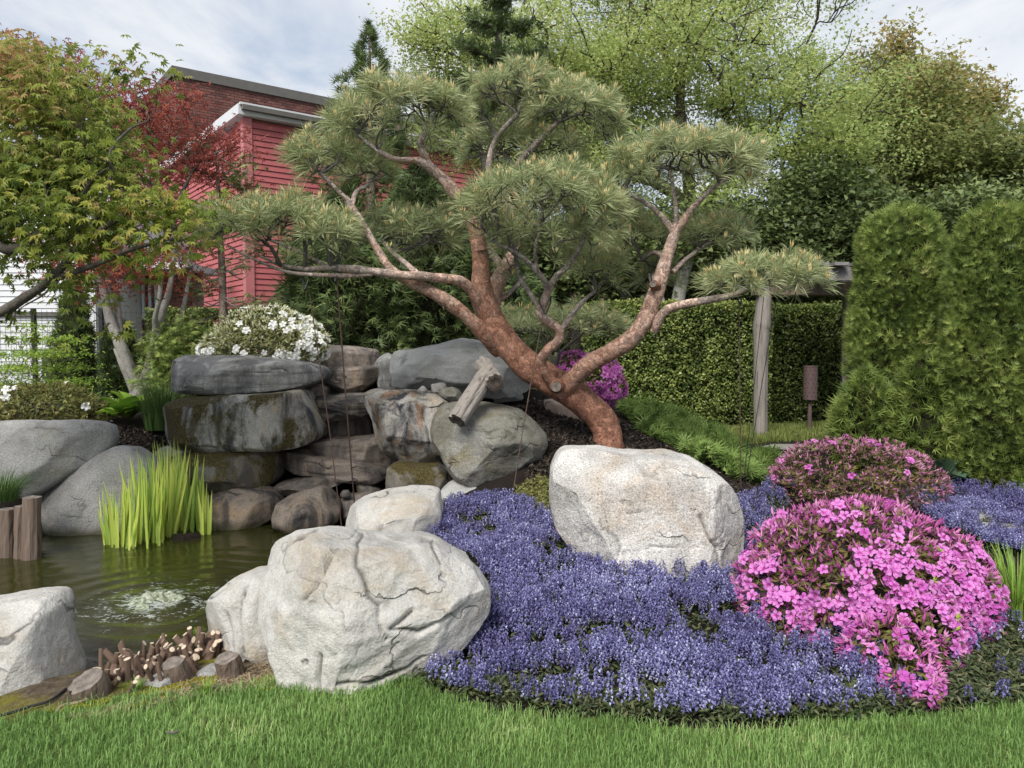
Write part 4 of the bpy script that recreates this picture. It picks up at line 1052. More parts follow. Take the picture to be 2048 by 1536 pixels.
limb_right = limb('limb', [(1120, 785, 7.2, 22), (1145, 757, 7.1, 21), (1180, 728, 6.98, 20), (1222, 703, 6.9, 20), (1262, 677, 6.85, 19), (1290, 640, 6.85, 18), (1306, 600, 6.85, 18), (1320, 560, 6.85, 16), (1334, 512, 6.85, 14), (1350, 468, 6.85, 12)], (.28, .62), seed=6,
                  extra=[([(1352, 470, 6.85, 9), (1320, 430, 6.85, 6), (1290, 405, 6.8, 5), (1255, 388, 6.75, 4)], (.55, .9)), ([(1350, 468, 6.85, 9), (1375, 430, 6.8, 8), (1400, 400, 6.75, 6), (1440, 365, 6.7, 5), (1465, 345, 6.7, 3.5)], (.45, .85)),
                         ([(1350, 465, 6.85, 6), (1352, 420, 6.9, 5), (1345, 370, 6.9, 4), (1340, 340, 6.9, 3)], (.6, .95)), ([(1345, 545, 6.9, 6), (1370, 520, 7.0, 5), (1400, 498, 7.1, 4), (1430, 480, 7.15, 3)], (.6, .95)),
                         ([(1335, 520, 6.9, 6), (1310, 505, 7.2, 5), (1285, 520, 7.4, 4)], (.6, .9))])
limb_arm = limb('limb', [(1305, 660, 6.88, 13), (1325, 628, 6.8, 11), (1345, 615, 6.75, 9.5), (1385, 605, 6.68, 9), (1430, 598, 6.6, 8), (1470, 588, 6.55, 6), (1505, 572, 6.5, 5), (1540, 550, 6.5, 3.5), (1580, 530, 6.5, 2.5)], (.5, .85), seed=7)
limb_mid = limb('limb', [(1110, 775, 7.15, 14), (1092, 748, 7.02, 12), (1083, 722, 6.95, 11.5), (1095, 700, 6.9, 11), (1117, 680, 6.87, 10.5), (1117, 660, 6.85, 10), (1098, 645, 6.82, 10), (1081, 627, 6.8, 10.5), (1088, 606, 6.75, 10), (1096, 582, 6.7, 8.5)], (.3, .65), 16, seed=8,
                extra=[([(1096, 585, 6.7, 7), (1088, 560, 6.6, 6.5), (1062, 530, 6.5, 5.5), (1030, 505, 6.4, 4.5), (995, 488, 6.35, 3.5)], (.7, 1.0)), ([(1096, 585, 6.7, 7), (1110, 556, 6.65, 7), (1130, 538, 6.6, 6), (1158, 500, 6.5, 5), (1170, 470, 6.45, 4)], (.7, 1.0)),
                       ([(1082, 622, 6.8, 6), (1062, 590, 6.85, 5.5), (1042, 560, 6.9, 5), (1035, 535, 6.95, 4)], (.7, 1.0)), ([(1117, 668, 6.86, 7), (1140, 634, 6.9, 6), (1165, 604, 6.95, 5), (1190, 582, 7.0, 4)], (.6, .95)), ([(1074, 540, 6.55, 5), (1070, 500, 6.45, 4), (1080, 460, 6.4, 3)], (.8, 1.0))])
def W3(*a): return P(*a)
PADS = [   # limb, where the twigs start, ellipsoids, tufts
    (limb_top, [(850, 262, 6.75), (835, 320, 6.8), (755, 300, 6.7), (715, 270, 6.7)], [pell(800, 232, 6.8, 125, 62), pell(715, 245, 6.75, 62, 48), pell(868, 235, 6.8, 70, 62)], 150),
    (limb_back, [(1036, 228, 7.5), (992, 278, 7.6)], [pell(1035, 185, 7.5, 92, 46), pell(985, 205, 7.6, 40, 40)], 85),
    (limb_back, [(1114, 246, 7.5), (1062, 298, 7.6)], [pell(1145, 230, 7.5, 100, 58), pell(1200, 255, 7.6, 50, 40)], 95),
    (limb_back, [(1005, 380, 7.7), (1028, 341, 7.7)], [pell(1000, 300, 8.0, 90, 50), pell(1100, 310, 7.9, 90, 50)], 90),
    (limb_left, [(640, 345, 6.7), (610, 320, 6.7), (760, 350, 6.95)], [pell(640, 318, 6.75, 66, 42), pell(725, 335, 6.95, 62, 40), pell(690, 330, 7.2, 80, 40)], 95),
    (limb_low, [(560, 530, 6.6), (540, 480, 6.7), (610, 538, 6.6), (660, 536, 6.6)], [pell(560, 460, 6.6, 105, 62), pell(465, 458, 6.5, 68, 42), pell(655, 475, 6.6, 75, 55)], 170),
    (limb_low, [(765, 480, 7.2), (780, 500, 7.1)], [pell(830, 478, 7.3, 105, 52), pell(760, 465, 7.4, 60, 40), pell(900, 470, 7.4, 50, 60)], 100),
    (limb_mid, [(995, 488, 6.35), (1080, 460, 6.4), (1170, 470, 6.45), (1030, 505, 6.4)], [pell(1080, 405, 6.4, 150, 68), pell(965, 425, 6.4, 62, 48), pell(1185, 430, 6.45, 70, 60), pell(1090, 470, 6.5, 110, 60)], 215),
    (limb_mid, [(1035, 535, 6.95), (1190, 582, 7.0)], [pell(1180, 540, 7.1, 70, 48), pell(1020, 500, 7.2, 50, 45)], 60),
    (limb_right, [(1255, 388, 6.75), (1340, 340, 6.9), (1440, 365, 6.7), (1465, 345, 6.7)], [pell(1370, 325, 6.8, 130, 52), pell(1270, 350, 6.8, 60, 50), pell(1465, 330, 6.75, 58, 46)], 185),
    (limb_right, [(1430, 480, 7.15), (1400, 498, 7.1)], [pell(1435, 468, 7.15, 66, 34)], 45),
    (limb_right, [(1285, 520, 7.4)], [pell(1275, 490, 7.4, 75, 58), pell(1240, 450, 7.5, 50, 50), pell(1310, 560, 7.6, 40, 40)], 85),
    (limb_arm, [(1505, 572, 6.5), (1540, 550, 6.5), (1580, 530, 6.5)], [pell(1480, 562, 6.5, 78, 32), pell(1590, 565, 6.45, 52, 44), pell(1540, 540, 6.5, 60, 28)], 95),
]
for q, (lb, starts, ells, nt) in enumerate(PADS):
    rg = np.random.default_rng(300 + q)
    p, ax = pad_tips(int(nt * 1.15), ells, rg)
    mb = MB(); needles_into(mb, p, ax, rg, .165, .78, -.06 if q in (3, 6, 8, 11) else .02)
    mb.build('needle_pad', [MT['needle'], MT['candle']], lb)
    mb = MB(); S = np.array([P(*s) for s in starts])
    near_ = ((p[:, None] - S[None]) ** 2).sum(-1).argmin(1)
    for k in range(len(S)):
        t_ = p[near_ == k] - ax[near_ == k] * .04
        if len(t_): branch_to(mb, S[k], unit(t_.mean(0) - S[k] + np.array((0, 0, .05))), t_, .021, rg, .006, .48, 3, .13, .08)
    tag(mb.build('twigs', MT['pine_twig'], lb, smooth=True), kind='stuff')

# ------------------------------------------------------------------ support wires of the pine
def wire(name, pts, r, label, mat='wire', group='guy wires of the pine'):
    mb = MB(); w = np.array([P(*q) for q in pts])
    tube(mb, w, r, 6, 0, .5, True)
    return tag(mb.build(name, MT[mat]), label, 'wire', group)
def sling(px, py, Y, hw, hh):
    mb = MB(); c = P(px, py, Y); k = Y / FPX
    t = np.linspace(0, 2 * PI, 20)
    tube(mb, np.stack((c[0] + hw * k * np.sin(t) * (1.2 - .9 * (1 - np.cos(t)) / 2), c[1] + .06 * np.cos(t), c[2] + hh * k * np.cos(t)), -1), .007, 6)
    return mb
w1 = wire('guy_wire', [(674, 560, 6.6), (691, 785, 6.75), (709, 1010, 6.9)], .0065, 'rusty guy wire hanging straight before the waterfall, the thicker of two')
w2 = wire('guy_wire', [(618, 580, 6.55), (657, 847, 6.4), (687, 1082, 6.3)], .0045, 'thin rusty guy wire running from pine limb to squarish pale boulder')
w3 = wire('guy_wire', [(1087, 622, 6.7), (1042, 881, 6.45), (1024, 1000, 6.3)], .0045, 'pale thin guy wire crossing the round boulder down to the flowers')
w4 = wire('guy_wire', [(1478, 602, 6.55), (1480, 800, 6.6), (1482, 980, 6.65)], .005, 'dark upright guy wire left of the pergola post')
w5 = wire('guy_wire', [(1531, 560, 6.55), (1505, 800, 6.6), (1485, 985, 6.65)], .003, 'thin slanting guy wire in front of the pergola post', 'black_metal')
w6 = wire('guy_wire', [(1557, 575, 6.5), (1520, 790, 6.58), (1488, 985, 6.66)], .003, 'rightmost slanting guy wire beside the pergola post', 'black_metal')
for (w_, a) in ((w1, (673, 540, 6.6, 5, 24)), (w2, (612, 556, 6.55, 8, 24)), (w3, (1090, 606, 6.72, 14, 22)), (w4, (1478, 596, 6.55, 5, 14))):
    o = sling(*a).build('sling', MT['black_metal'], w_)
mb = MB(); p0, p1 = P(1478, 992, 6.6), P(1506, 1000, 6.5)
tube(mb, np.array([p0 + (0, 0, -.05), p0, (p0 + p1) / 2 + (0, 0, .012), p1]), .006, 6, cap=True)
tag(mb.build('ground_anchor', MT['white_paint']), 'small white anchor peg in the mulch below the right wires', 'peg')

# ------------------------------------------------------------------ dwarf pine behind the trunk
dp = thing('dwarf_pine', P(1120, 720, 9.2) - np.array((0, 0, .35)), 'low bushy pine behind the twisted middle limb of the big pine', 'shrub')
rg = np.random.default_rng(77)
E = [pell(1060, 660, 9.0, 85, 42), pell(1150, 655, 9.1, 95, 42), pell(1215, 665, 9.3, 50, 40)]
p, ax = pad_tips(190, E, rg)
mb = MB(); needles_into(mb, p, ax, rg, .16, .7, .0); mb.build('needles', [MT['needle'], MT['candle']], dp)
mb = MB(); S0 = P(1110, 735, 9.1)
tube(mb, np.array([S0 - (0, 0, .3), S0]), [.04, .035], 8)
branch_to(mb, S0, np.array((0, 0, 1.)), p - ax * .04, .03, rg, .006, .5, 3, .14); mb.build('stems', MT['pine_twig'], dp, smooth=True)
# ------------------------------------------------------------------ leaf templates
QUAD = (np.array([(-.32, 0, 0), (.0, -.5, 0), (.32, 0, .05), (0, .5, 0)], float), np.array([(0, 1, 2, 3)]))
TRI = (np.array([(-.4, -.3, 0), (.42, -.25, .06), (.05, .62, -.03)], float), np.array([(0, 1, 2)]))
LANCE = (np.array([(0, 0, 0), (.17, .4, .03), (0, 1, -.06), (-.17, .4, .03)], float), np.array([(0, 1, 2), (0, 2, 3)]))
def spray(n=7, w=.09, droop=.1, seed=0, spread=1.15):
    rg = np.random.default_rng(seed); V, F = [], []
    for i in range(n):
        a = (i / (n - 1) - .5) * 2 * spread
        l = (1 - .35 * abs(a) / spread) * rg.uniform(.8, 1.1)
        d = np.array((math.sin(a), math.cos(a), 0)); s = np.array((math.cos(a), -math.sin(a), 0))
        b = np.array((0, .12 * i / n, 0)) + d * l * .15; k = len(V)
        V += [b + s * w, b + d * l + (0, 0, -droop + rg.normal() * .1), b - s * w + (0, 0, rg.normal() * .05)]
        F += [(k, k + 1, k + 2)]
    return np.array(V), np.array(F)
SPRAY = [spray(6, .06, .12, i) for i in range(3)]
def star_leaf(lobes=7, w=.12, droop=.25, seed=0):
    """palmate maple leaf"""
    V = [(0, 0, 0)]; F = []
    rg = np.random.default_rng(seed)
    an = np.linspace(-2.0, 2.0, lobes)
    for i, a in enumerate(an):
        l = (1 - .42 * abs(a) / 2.0) * rg.uniform(.9, 1.08)
        d = np.array((math.sin(a), math.cos(a))); s = np.array((math.cos(a), -math.sin(a)))
        k = len(V)
        V += [(*(d * l * .45 + s * w), .03), (*(d * l), -droop * l), (*(d * l * .45 - s * w), .03)]
        F += [(0, k, k + 1), (0, k + 1, k + 2)]
    return np.array(V, float), np.array(F)
MAPLE = [star_leaf(7, .13, .3, i) for i in range(3)]
MAPLE5 = [star_leaf(5, .12, .3, i + 5) for i in range(2)]
def leaves(mb, T, C, rng, size, up=(0, 0, 1.0), tilt=.6, a=None, mi=0, axis=None):
    """scatter leaves with normals round `up`"""
    n = len(C)
    nr = unit(np.broadcast_to(np.asarray(up, float), (n, 3)) + rng.normal(size=(n, 3)) * tilt)
    which = rng.integers(0, len(T), n)
    if a is None: a = rng.random(n)
    for q in range(len(T)):
        m = which == q
        x, y, z = frames(nr[m], rng)
        if axis is not None:
            y = unit(axis[m] + rng.normal(size=(m.sum(), 3)) * .25); x = unit(np.cross(y, nr[m])); z = np.cross(x, y)
        stamp(mb, *T[q], C[m], x, y, z, rng.uniform(.7, 1.25, m.sum()) * size, mi, a[m])
def tree(name, base, ells, label, bark, lmat, ntwig, perleaf, lsize, lspread, T, seed, r0, cat='tree', fork=None, tilt=.7, hue=.5, hvar=.25, top_hue=0.0, frac=.45, wig=.1, droop=0.0, rmin=.008, group=None, k=3, sag=0.0, zbias=0):
    rg = np.random.default_rng(seed)
    t = thing(name, base, label, cat, group)
    tg = ell_volume(ntwig, ells, rg)
    f = np.array(fork if fork is not None else base + np.array((0, 0, (tg[:, 2].min() - base[2]) * .6)))
    mb = MB()
    pth = crom(np.array([base - np.array((0, 0, .3)), base + (f - base) * .5 + rg.normal(size=3) * .06 * np.linalg.norm(f - base) * np.array((1, 1, 0)), f]), 6)
    tube(mb, pth, np.linspace(r0 * 1.25, r0 * .9, len(pth)), 12, 0, .2, False, .12, seed)
    mb.build('trunk', bark, t, smooth=True)
    mb = MB(); branch_to(mb, f, unit(f - base), tg, r0 * .85, rg, rmin, frac, k, wig, sag, sides=5)
    mb.build('branches', bark, t, smooth=True)
    mb = MB(); n = ntwig * perleaf
    idx = rg.integers(0, ntwig, n)
    off = rg.normal(size=(n, 3)) * lspread * np.array((1, 1, .6))
    c = tg[idx] + off; c[:, 2] -= droop * np.hypot(off[:, 0], off[:, 1])
    z0, z1 = tg[:, 2].min(), tg[:, 2].max()
    tw = rg.random(ntwig)[idx]
    a = np.clip(hue + rg.normal(size=n) * hvar + (tw - .5) * .3 + top_hue * ((c[:, 2] - z0) / (z1 - z0) - .5), 0, 1)
    leaves(mb, T, c, rg, lsize, (0, -.3, 1), tilt, a)
    mb.build('crown', lmat, t)
    return t
# ------------------------------------------------------------------ far trees
g0 = lambda x, y: np.array((x, y, float(hgt0(np.array([x]), np.array([y]))[0])))
def gpx(px, Y): 
    x = (px - 1024) / FPX * Y
    return g0(x, Y)
tree('spring_tree', gpx(1395, 17), [pell(1330, 120, 17, 300, 130, 2.6), pell(1020, 110, 17.5, 190, 120, 2.2), pell(1620, 200, 16.5, 190, 120, 2.2), pell(1560, 330, 16, 230, 90, 1.8), pell(1180, 330, 17, 150, 130, 2), pell(1400, -60, 18, 380, 90, 3), pell(1690, 300, 16, 110, 80, 1.6), pell(900, 60, 18, 120, 110, 1.6)],
     'tall airy tree with yellow green spring leaves above the hedge', MT['dark_bark'], MT['spring'], 1000, 130, .07, .24, [TRI], 41, .28, fork=P(1385, 470, 17), tilt=.9, hue=.5, hvar=.22, top_hue=.2, frac=.5, wig=.07, rmin=.017, k=3)
tree('spring_tree', gpx(1150, 18.5), [pell(1080, 230, 18.5, 170, 110, 2), pell(1190, 200, 18.5, 150, 150, 2), pell(930, 240, 18.5, 110, 110, 1.6)],
     'thinner light green tree behind the top of the big pine', MT['dark_bark'], MT['spring'], 480, 95, .074, .22, [TRI], 42, .16, fork=P(1140, 450, 18.5), tilt=.9, hue=.42, hvar=.2, rmin=.012)
tree('bronze_tree', gpx(1860, 20), [pell(1800, 300, 20, 190, 130, 2.4), pell(1930, 340, 19.5, 190, 120, 2.4), pell(1780, 170, 20, 110, 90, 1.8), pell(1880, 230, 20, 90, 90, 1.6), pell(2080, 360, 19, 140, 130, 2), pell(1650, 400, 19, 130, 90, 2)],
     'tall tree with bronze tinged tips at the upper right', MT['dark_bark'], MT['bronze'], 560, 140, .11, .36, [TRI], 43, .22, fork=P(1850, 480, 20), tilt=.6, hue=.42, hvar=.2, top_hue=.55, droop=.5, rmin=.014)
tree('bronze_tree', gpx(1815, 20.5), [pell(1800, 95, 20.5, 30, 70, .7), pell(1870, 150, 20.5, 45, 45, .8), pell(1945, 200, 20.5, 60, 55, .9)],
     'slim bronze tree top rising against the sky at upper right', MT['dark_bark'], MT['bronze'], 120, 50, .12, .2, [TRI], 47, .1, fork=P(1830, 330, 20.5), tilt=.6, hue=.85, hvar=.15, droop=.4, rmin=.012)
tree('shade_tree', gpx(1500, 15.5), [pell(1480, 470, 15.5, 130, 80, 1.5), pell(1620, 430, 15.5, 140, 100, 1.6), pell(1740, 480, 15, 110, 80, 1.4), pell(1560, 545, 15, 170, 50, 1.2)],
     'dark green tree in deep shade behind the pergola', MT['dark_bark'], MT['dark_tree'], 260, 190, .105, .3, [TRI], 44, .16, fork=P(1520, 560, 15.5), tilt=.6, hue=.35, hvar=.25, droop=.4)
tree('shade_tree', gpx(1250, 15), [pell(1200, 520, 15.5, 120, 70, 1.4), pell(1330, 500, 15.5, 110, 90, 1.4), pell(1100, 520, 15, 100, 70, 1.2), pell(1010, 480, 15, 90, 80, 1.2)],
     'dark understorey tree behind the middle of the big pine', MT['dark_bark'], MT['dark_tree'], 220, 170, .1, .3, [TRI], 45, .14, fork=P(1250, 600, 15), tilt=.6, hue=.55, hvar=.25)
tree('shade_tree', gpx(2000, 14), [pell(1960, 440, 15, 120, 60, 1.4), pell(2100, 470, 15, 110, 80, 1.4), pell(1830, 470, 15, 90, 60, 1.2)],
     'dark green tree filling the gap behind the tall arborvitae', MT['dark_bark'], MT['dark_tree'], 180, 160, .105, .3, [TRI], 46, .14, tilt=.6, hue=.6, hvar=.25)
# pale trunk seen between pine and pergola post
mb = MB(); s, r = px_path([(1350, 640, 14.5, 16), (1362, 570, 14.5, 14), (1378, 520, 14.6, 13), (1398, 470, 14.8, 12), (1430, 420, 15, 9)]); tube(mb, s, r, 12, 0, .5, False, .15, 3)
s, r = px_path([(1335, 640, 14.5, 11), (1310, 570, 14.5, 9), (1290, 520, 14.6, 8)]); tube(mb, s, r, 10, 0, .5, False, .15, 4)
pt = thing('pale_trunk_tree', P(1350, 640, 14.5), 'pale grey forked trunk standing just behind the clipped hedge', 'tree')
mb.build('trunk', MT['maple_bark'], pt, smooth=True)
rg = np.random.default_rng(48); mb = MB(); tg = ell_volume(40, [pell(1440, 400, 15, 60, 40), pell(1290, 480, 14.8, 50, 30)], rg)
c = np.repeat(tg, 26, 0) + rg.normal(size=(1040, 3)) * .2; leaves(mb, [QUAD], c, rg, .1, (0, -.3, 1), .8, np.clip(rg.normal(.4, .2, 1040), 0, 1)); mb.build('crown', MT['spring'], pt)

# ------------------------------------------------------------------ conifers
def conifer(name, base, top, prof, label, n, size, seed, mat='cypress', core=True, hue=.45, bump=.25, bfreq=2.2, arms=0, trunk_r=.08, outward=.8, cat='conifer', group=None, tip=.25, upw=.3, hvar=.2):
    """upright conifer; prof = [(height fraction, radius m)]"""
    rg = np.random.default_rng(seed)
    t = thing(name, base, label, cat, group)
    H = top - base[2]; ph, pr = np.array(prof).T
    h = rg.random(n * 3); rr = np.interp(h, ph, pr); keep = rg.random(n * 3) < rr / pr.max()
    h, rr = h[keep][:n], rr[keep][:n]
    th = rg.uniform(0, 2 * PI, len(h))
    d = np.stack((np.cos(th), np.sin(th), np.zeros(len(h))), -1)
    p0 = np.array(base) + np.stack((np.zeros(len(h)),) * 2 + (h * H,), -1)
    nz = fbm((p0 + d * rr[:, None]) * bfreq, 3, seed)
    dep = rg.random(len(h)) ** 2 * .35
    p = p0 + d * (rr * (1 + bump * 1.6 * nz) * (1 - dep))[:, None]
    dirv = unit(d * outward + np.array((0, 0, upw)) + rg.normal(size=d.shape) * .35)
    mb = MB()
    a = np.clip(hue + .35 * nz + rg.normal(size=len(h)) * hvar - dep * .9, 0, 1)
    which = rg.integers(0, 3, len(h))
    for q in range(3):
        m = which == q
        nrm = unit(np.cross(dirv[m], rg.normal(size=(m.sum(), 3))) + np.array((0, 0, .5)))
        x = unit(np.cross(dirv[m], nrm)); z = np.cross(x, dirv[m])
        stamp(mb, *SPRAY[q], p[m] - dirv[m] * size * .4, x, dirv[m], z, rg.uniform(.7, 1.3, m.sum()) * size, 0, a[m])
    mb.build('foliage', MT[mat], t)
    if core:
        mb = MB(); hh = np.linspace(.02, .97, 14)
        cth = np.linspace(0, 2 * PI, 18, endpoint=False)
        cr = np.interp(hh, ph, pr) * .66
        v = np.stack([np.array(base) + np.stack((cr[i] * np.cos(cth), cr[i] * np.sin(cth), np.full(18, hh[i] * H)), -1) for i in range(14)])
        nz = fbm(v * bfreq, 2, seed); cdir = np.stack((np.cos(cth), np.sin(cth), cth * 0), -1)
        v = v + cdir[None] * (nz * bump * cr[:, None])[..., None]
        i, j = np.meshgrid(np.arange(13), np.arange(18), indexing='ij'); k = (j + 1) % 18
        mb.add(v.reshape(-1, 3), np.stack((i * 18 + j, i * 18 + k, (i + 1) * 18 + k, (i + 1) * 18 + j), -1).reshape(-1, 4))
        mb.build('solid_shade_core', MT['core'], t, smooth=True)  # solid dark hull in place of the shaded inside, blocks see-through
    mb = MB(); tube(mb, np.array([base - np.array((0, 0, .2)), base + np.array((0, 0, H * .5)), base + np.array((0, 0, H * .97))]), [trunk_r, trunk_r * .7, .01], 8, 0, .5)
    mb.build('trunk', MT['brown_bark'], t, smooth=True)
    return t
def cbase(px, Y, dz=0.0):
    b = gpx(px, Y); b[2] += dz; return b
zt = lambda py, Y: float(P(1024, py, Y)[2])
GC = 'dark cypresses behind the waterfall'
# cypress mass behind the waterfall
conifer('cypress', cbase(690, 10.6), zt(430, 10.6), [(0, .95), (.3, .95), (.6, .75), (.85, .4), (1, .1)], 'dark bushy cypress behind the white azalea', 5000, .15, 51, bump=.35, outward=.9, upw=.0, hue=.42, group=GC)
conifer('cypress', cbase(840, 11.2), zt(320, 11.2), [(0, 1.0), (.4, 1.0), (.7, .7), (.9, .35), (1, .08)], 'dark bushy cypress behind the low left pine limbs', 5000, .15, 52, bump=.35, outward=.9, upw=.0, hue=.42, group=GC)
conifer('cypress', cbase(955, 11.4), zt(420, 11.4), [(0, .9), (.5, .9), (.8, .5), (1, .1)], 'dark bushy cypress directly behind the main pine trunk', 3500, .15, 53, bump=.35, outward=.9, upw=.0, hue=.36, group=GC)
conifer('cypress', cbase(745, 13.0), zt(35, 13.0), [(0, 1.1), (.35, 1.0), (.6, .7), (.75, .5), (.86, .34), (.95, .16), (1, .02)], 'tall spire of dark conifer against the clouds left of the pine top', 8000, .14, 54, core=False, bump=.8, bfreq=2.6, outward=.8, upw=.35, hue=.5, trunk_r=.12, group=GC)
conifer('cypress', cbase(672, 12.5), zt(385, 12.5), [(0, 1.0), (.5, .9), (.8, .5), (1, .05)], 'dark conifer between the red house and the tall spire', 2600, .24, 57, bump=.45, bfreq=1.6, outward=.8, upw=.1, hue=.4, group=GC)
# the gnarled dark conifer that rises out of the picture above the pine
rg = np.random.default_rng(55)
t = thing('gnarled_conifer', cbase(1000, 13.2), 'gnarled dark conifer with crooked arms rising above the pine centre', 'conifer')
mb = MB(); s, r = px_path([(1000, 700, 13.2, 12), (985, 450, 13.2, 11), (965, 250, 13.2, 10), (990, 120, 13.2, 8), (1000, 40, 13.2, 7), (995, -80, 13.2, 5)]); tube(mb, s, r, 8, 0, .4, False, .2, 2)
tips = []
for a in [[(990, 120), (950, 100), (918, 85)], [(995, 105), (1040, 110), (1080, 95)], [(985, 150), (1030, 140), (1055, 125)], [(1000, 60), (970, 50), (945, 40)], [(1000, 50), (1030, 60), (1060, 45)], [(968, 220), (940, 190), (925, 165)], [(968, 240), (990, 200), (1010, 185)], [(998, 20), (985, -10), (960, -30)], [(999, 10), (1020, -15), (1045, -20)], [(960, 300), (930, 270), (910, 250)]]:
    w, r = px_path([(q[0], q[1], 13.2 - .5 * k * rg.random(), 4.5 - k) for k, q in enumerate(a)]); tube(mb, w, r, 6, 0, .4)
    tips.append(w)
mb.build('trunk', MT['dark_bark'], t, smooth=True)
tp = np.concatenate(tips); c = np.repeat(tp, 12, 0) + rg.normal(size=(len(tp) * 12, 3)) * np.array((.09, .16, .06))
mb = MB(); n = len(c); dv = unit(rg.normal(size=(n, 3)) * np.array((1, 1, .4)) + np.array((0, 0, .3))); nr = unit(np.cross(dv, rg.normal(size=(n, 3)))); x = np.cross(dv, nr)
stamp(mb, *SPRAY[0], c, x, dv, nr, rg.uniform(.1, .19, n), 0, np.clip(rg.normal(.25, .15, n), 0, 1)); mb.build('foliage', MT['cypress'], t)
# sparse larch-like tree with a bare trunk
t = thing('sparse_conifer', cbase(445, 9.8), 'thin bare trunked conifer with sparse sprays left of the red house', 'conifer')
mb = MB(); s, r = px_path([(446, 745, 9.8, 10), (446, 640, 9.8, 9), (444, 540, 9.8, 7.5), (438, 420, 9.8, 5), (434, 300, 9.8, 3)]); tube(mb, s, r, 10, 0, .5, False, .2, 9); mb.build('trunk', MT['brown_bark'], t, smooth=True)
mb = MB(); cl = []
for q in range(46):
    py = rg.uniform(300, 660); sd_ = rg.choice((-1, 1)); ln = rg.uniform(40, 120) * (1 if py > 420 else .6)
    b = P(444, py, 9.8); e = P(444 + sd_ * ln, py + rg.normal() * 22 - 6, 9.8 + rg.normal() * .35)
    m = (b + e) / 2 + np.array((0, 0, -.05)) + rg.normal(size=3) * .05
    w = crom(np.array([b, m, e]), 5); tube(mb, w, np.linspace(.009, .003, len(w)), 4, 0, .8)
    if rg.random() < .62: cl.append(w[5:])
mb.build('branches', MT['maple_bark'], t, smooth=True)
c = np.repeat(np.concatenate(cl), 5, 0); n = len(c); c = c + rg.normal(size=(n, 3)) * np.array((.1, .12, .05)); mb = MB()
dv = unit(rg.normal(size=(n, 3)) * np.array((1, 1, .3))); nr = unit(np.array((0, 0, 1)) + rg.normal(size=(n, 3)) * .4); x = unit(np.cross(dv, nr))
stamp(mb, *SPRAY[1], c, x, dv, np.cross(x, dv), rg.uniform(.08, .15, n), 0, np.clip(rg.normal(.6, .2, n), 0, 1)); mb.build('foliage', MT['cypress'], t)

# arborvitae at the right
GA = 'clipped arborvitae columns at the right'
ap = [(0, .46), (.12, .52), (.45, .5), (.7, .48), (.86, .43), (.95, .32), (1, .08)]
ap2 = [(q, w * .74) for q, w in ap]
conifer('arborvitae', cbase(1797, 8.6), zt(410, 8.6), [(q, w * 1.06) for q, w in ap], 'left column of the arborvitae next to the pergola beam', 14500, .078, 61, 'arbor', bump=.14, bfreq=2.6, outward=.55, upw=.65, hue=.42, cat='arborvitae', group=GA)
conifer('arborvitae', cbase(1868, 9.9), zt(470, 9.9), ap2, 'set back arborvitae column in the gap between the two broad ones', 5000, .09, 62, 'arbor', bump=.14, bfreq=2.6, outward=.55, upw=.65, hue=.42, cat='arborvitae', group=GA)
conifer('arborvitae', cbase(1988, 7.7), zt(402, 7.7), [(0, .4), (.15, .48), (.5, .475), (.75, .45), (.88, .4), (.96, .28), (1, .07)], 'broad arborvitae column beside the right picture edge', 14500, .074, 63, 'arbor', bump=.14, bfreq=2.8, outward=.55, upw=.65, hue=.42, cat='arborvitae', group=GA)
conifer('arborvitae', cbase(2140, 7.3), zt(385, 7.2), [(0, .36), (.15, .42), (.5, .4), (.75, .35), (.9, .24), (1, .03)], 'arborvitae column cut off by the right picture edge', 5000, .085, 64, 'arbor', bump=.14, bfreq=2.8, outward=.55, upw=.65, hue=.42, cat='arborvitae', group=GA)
conifer('arborvitae', cbase(1735, 8.2), zt(735, 8.2), [(0, .3), (.4, .36), (.8, .25), (1, .05)], 'low bulge of arborvitae growth at the foot of the left column', 1800, .11, 65, 'arbor', bump=.25, outward=.7, upw=.4, hue=.48, cat='arborvitae', core=True)
conifer('arborvitae', cbase(1850, 7.9), zt(700, 7.9), [(0, .28), (.4, .34), (.8, .25), (1, .05)], 'low arborvitae shoot between the two broad columns', 1800, .11, 66, 'arbor', bump=.25, outward=.7, upw=.4, hue=.5, cat='arborvitae', core=True)

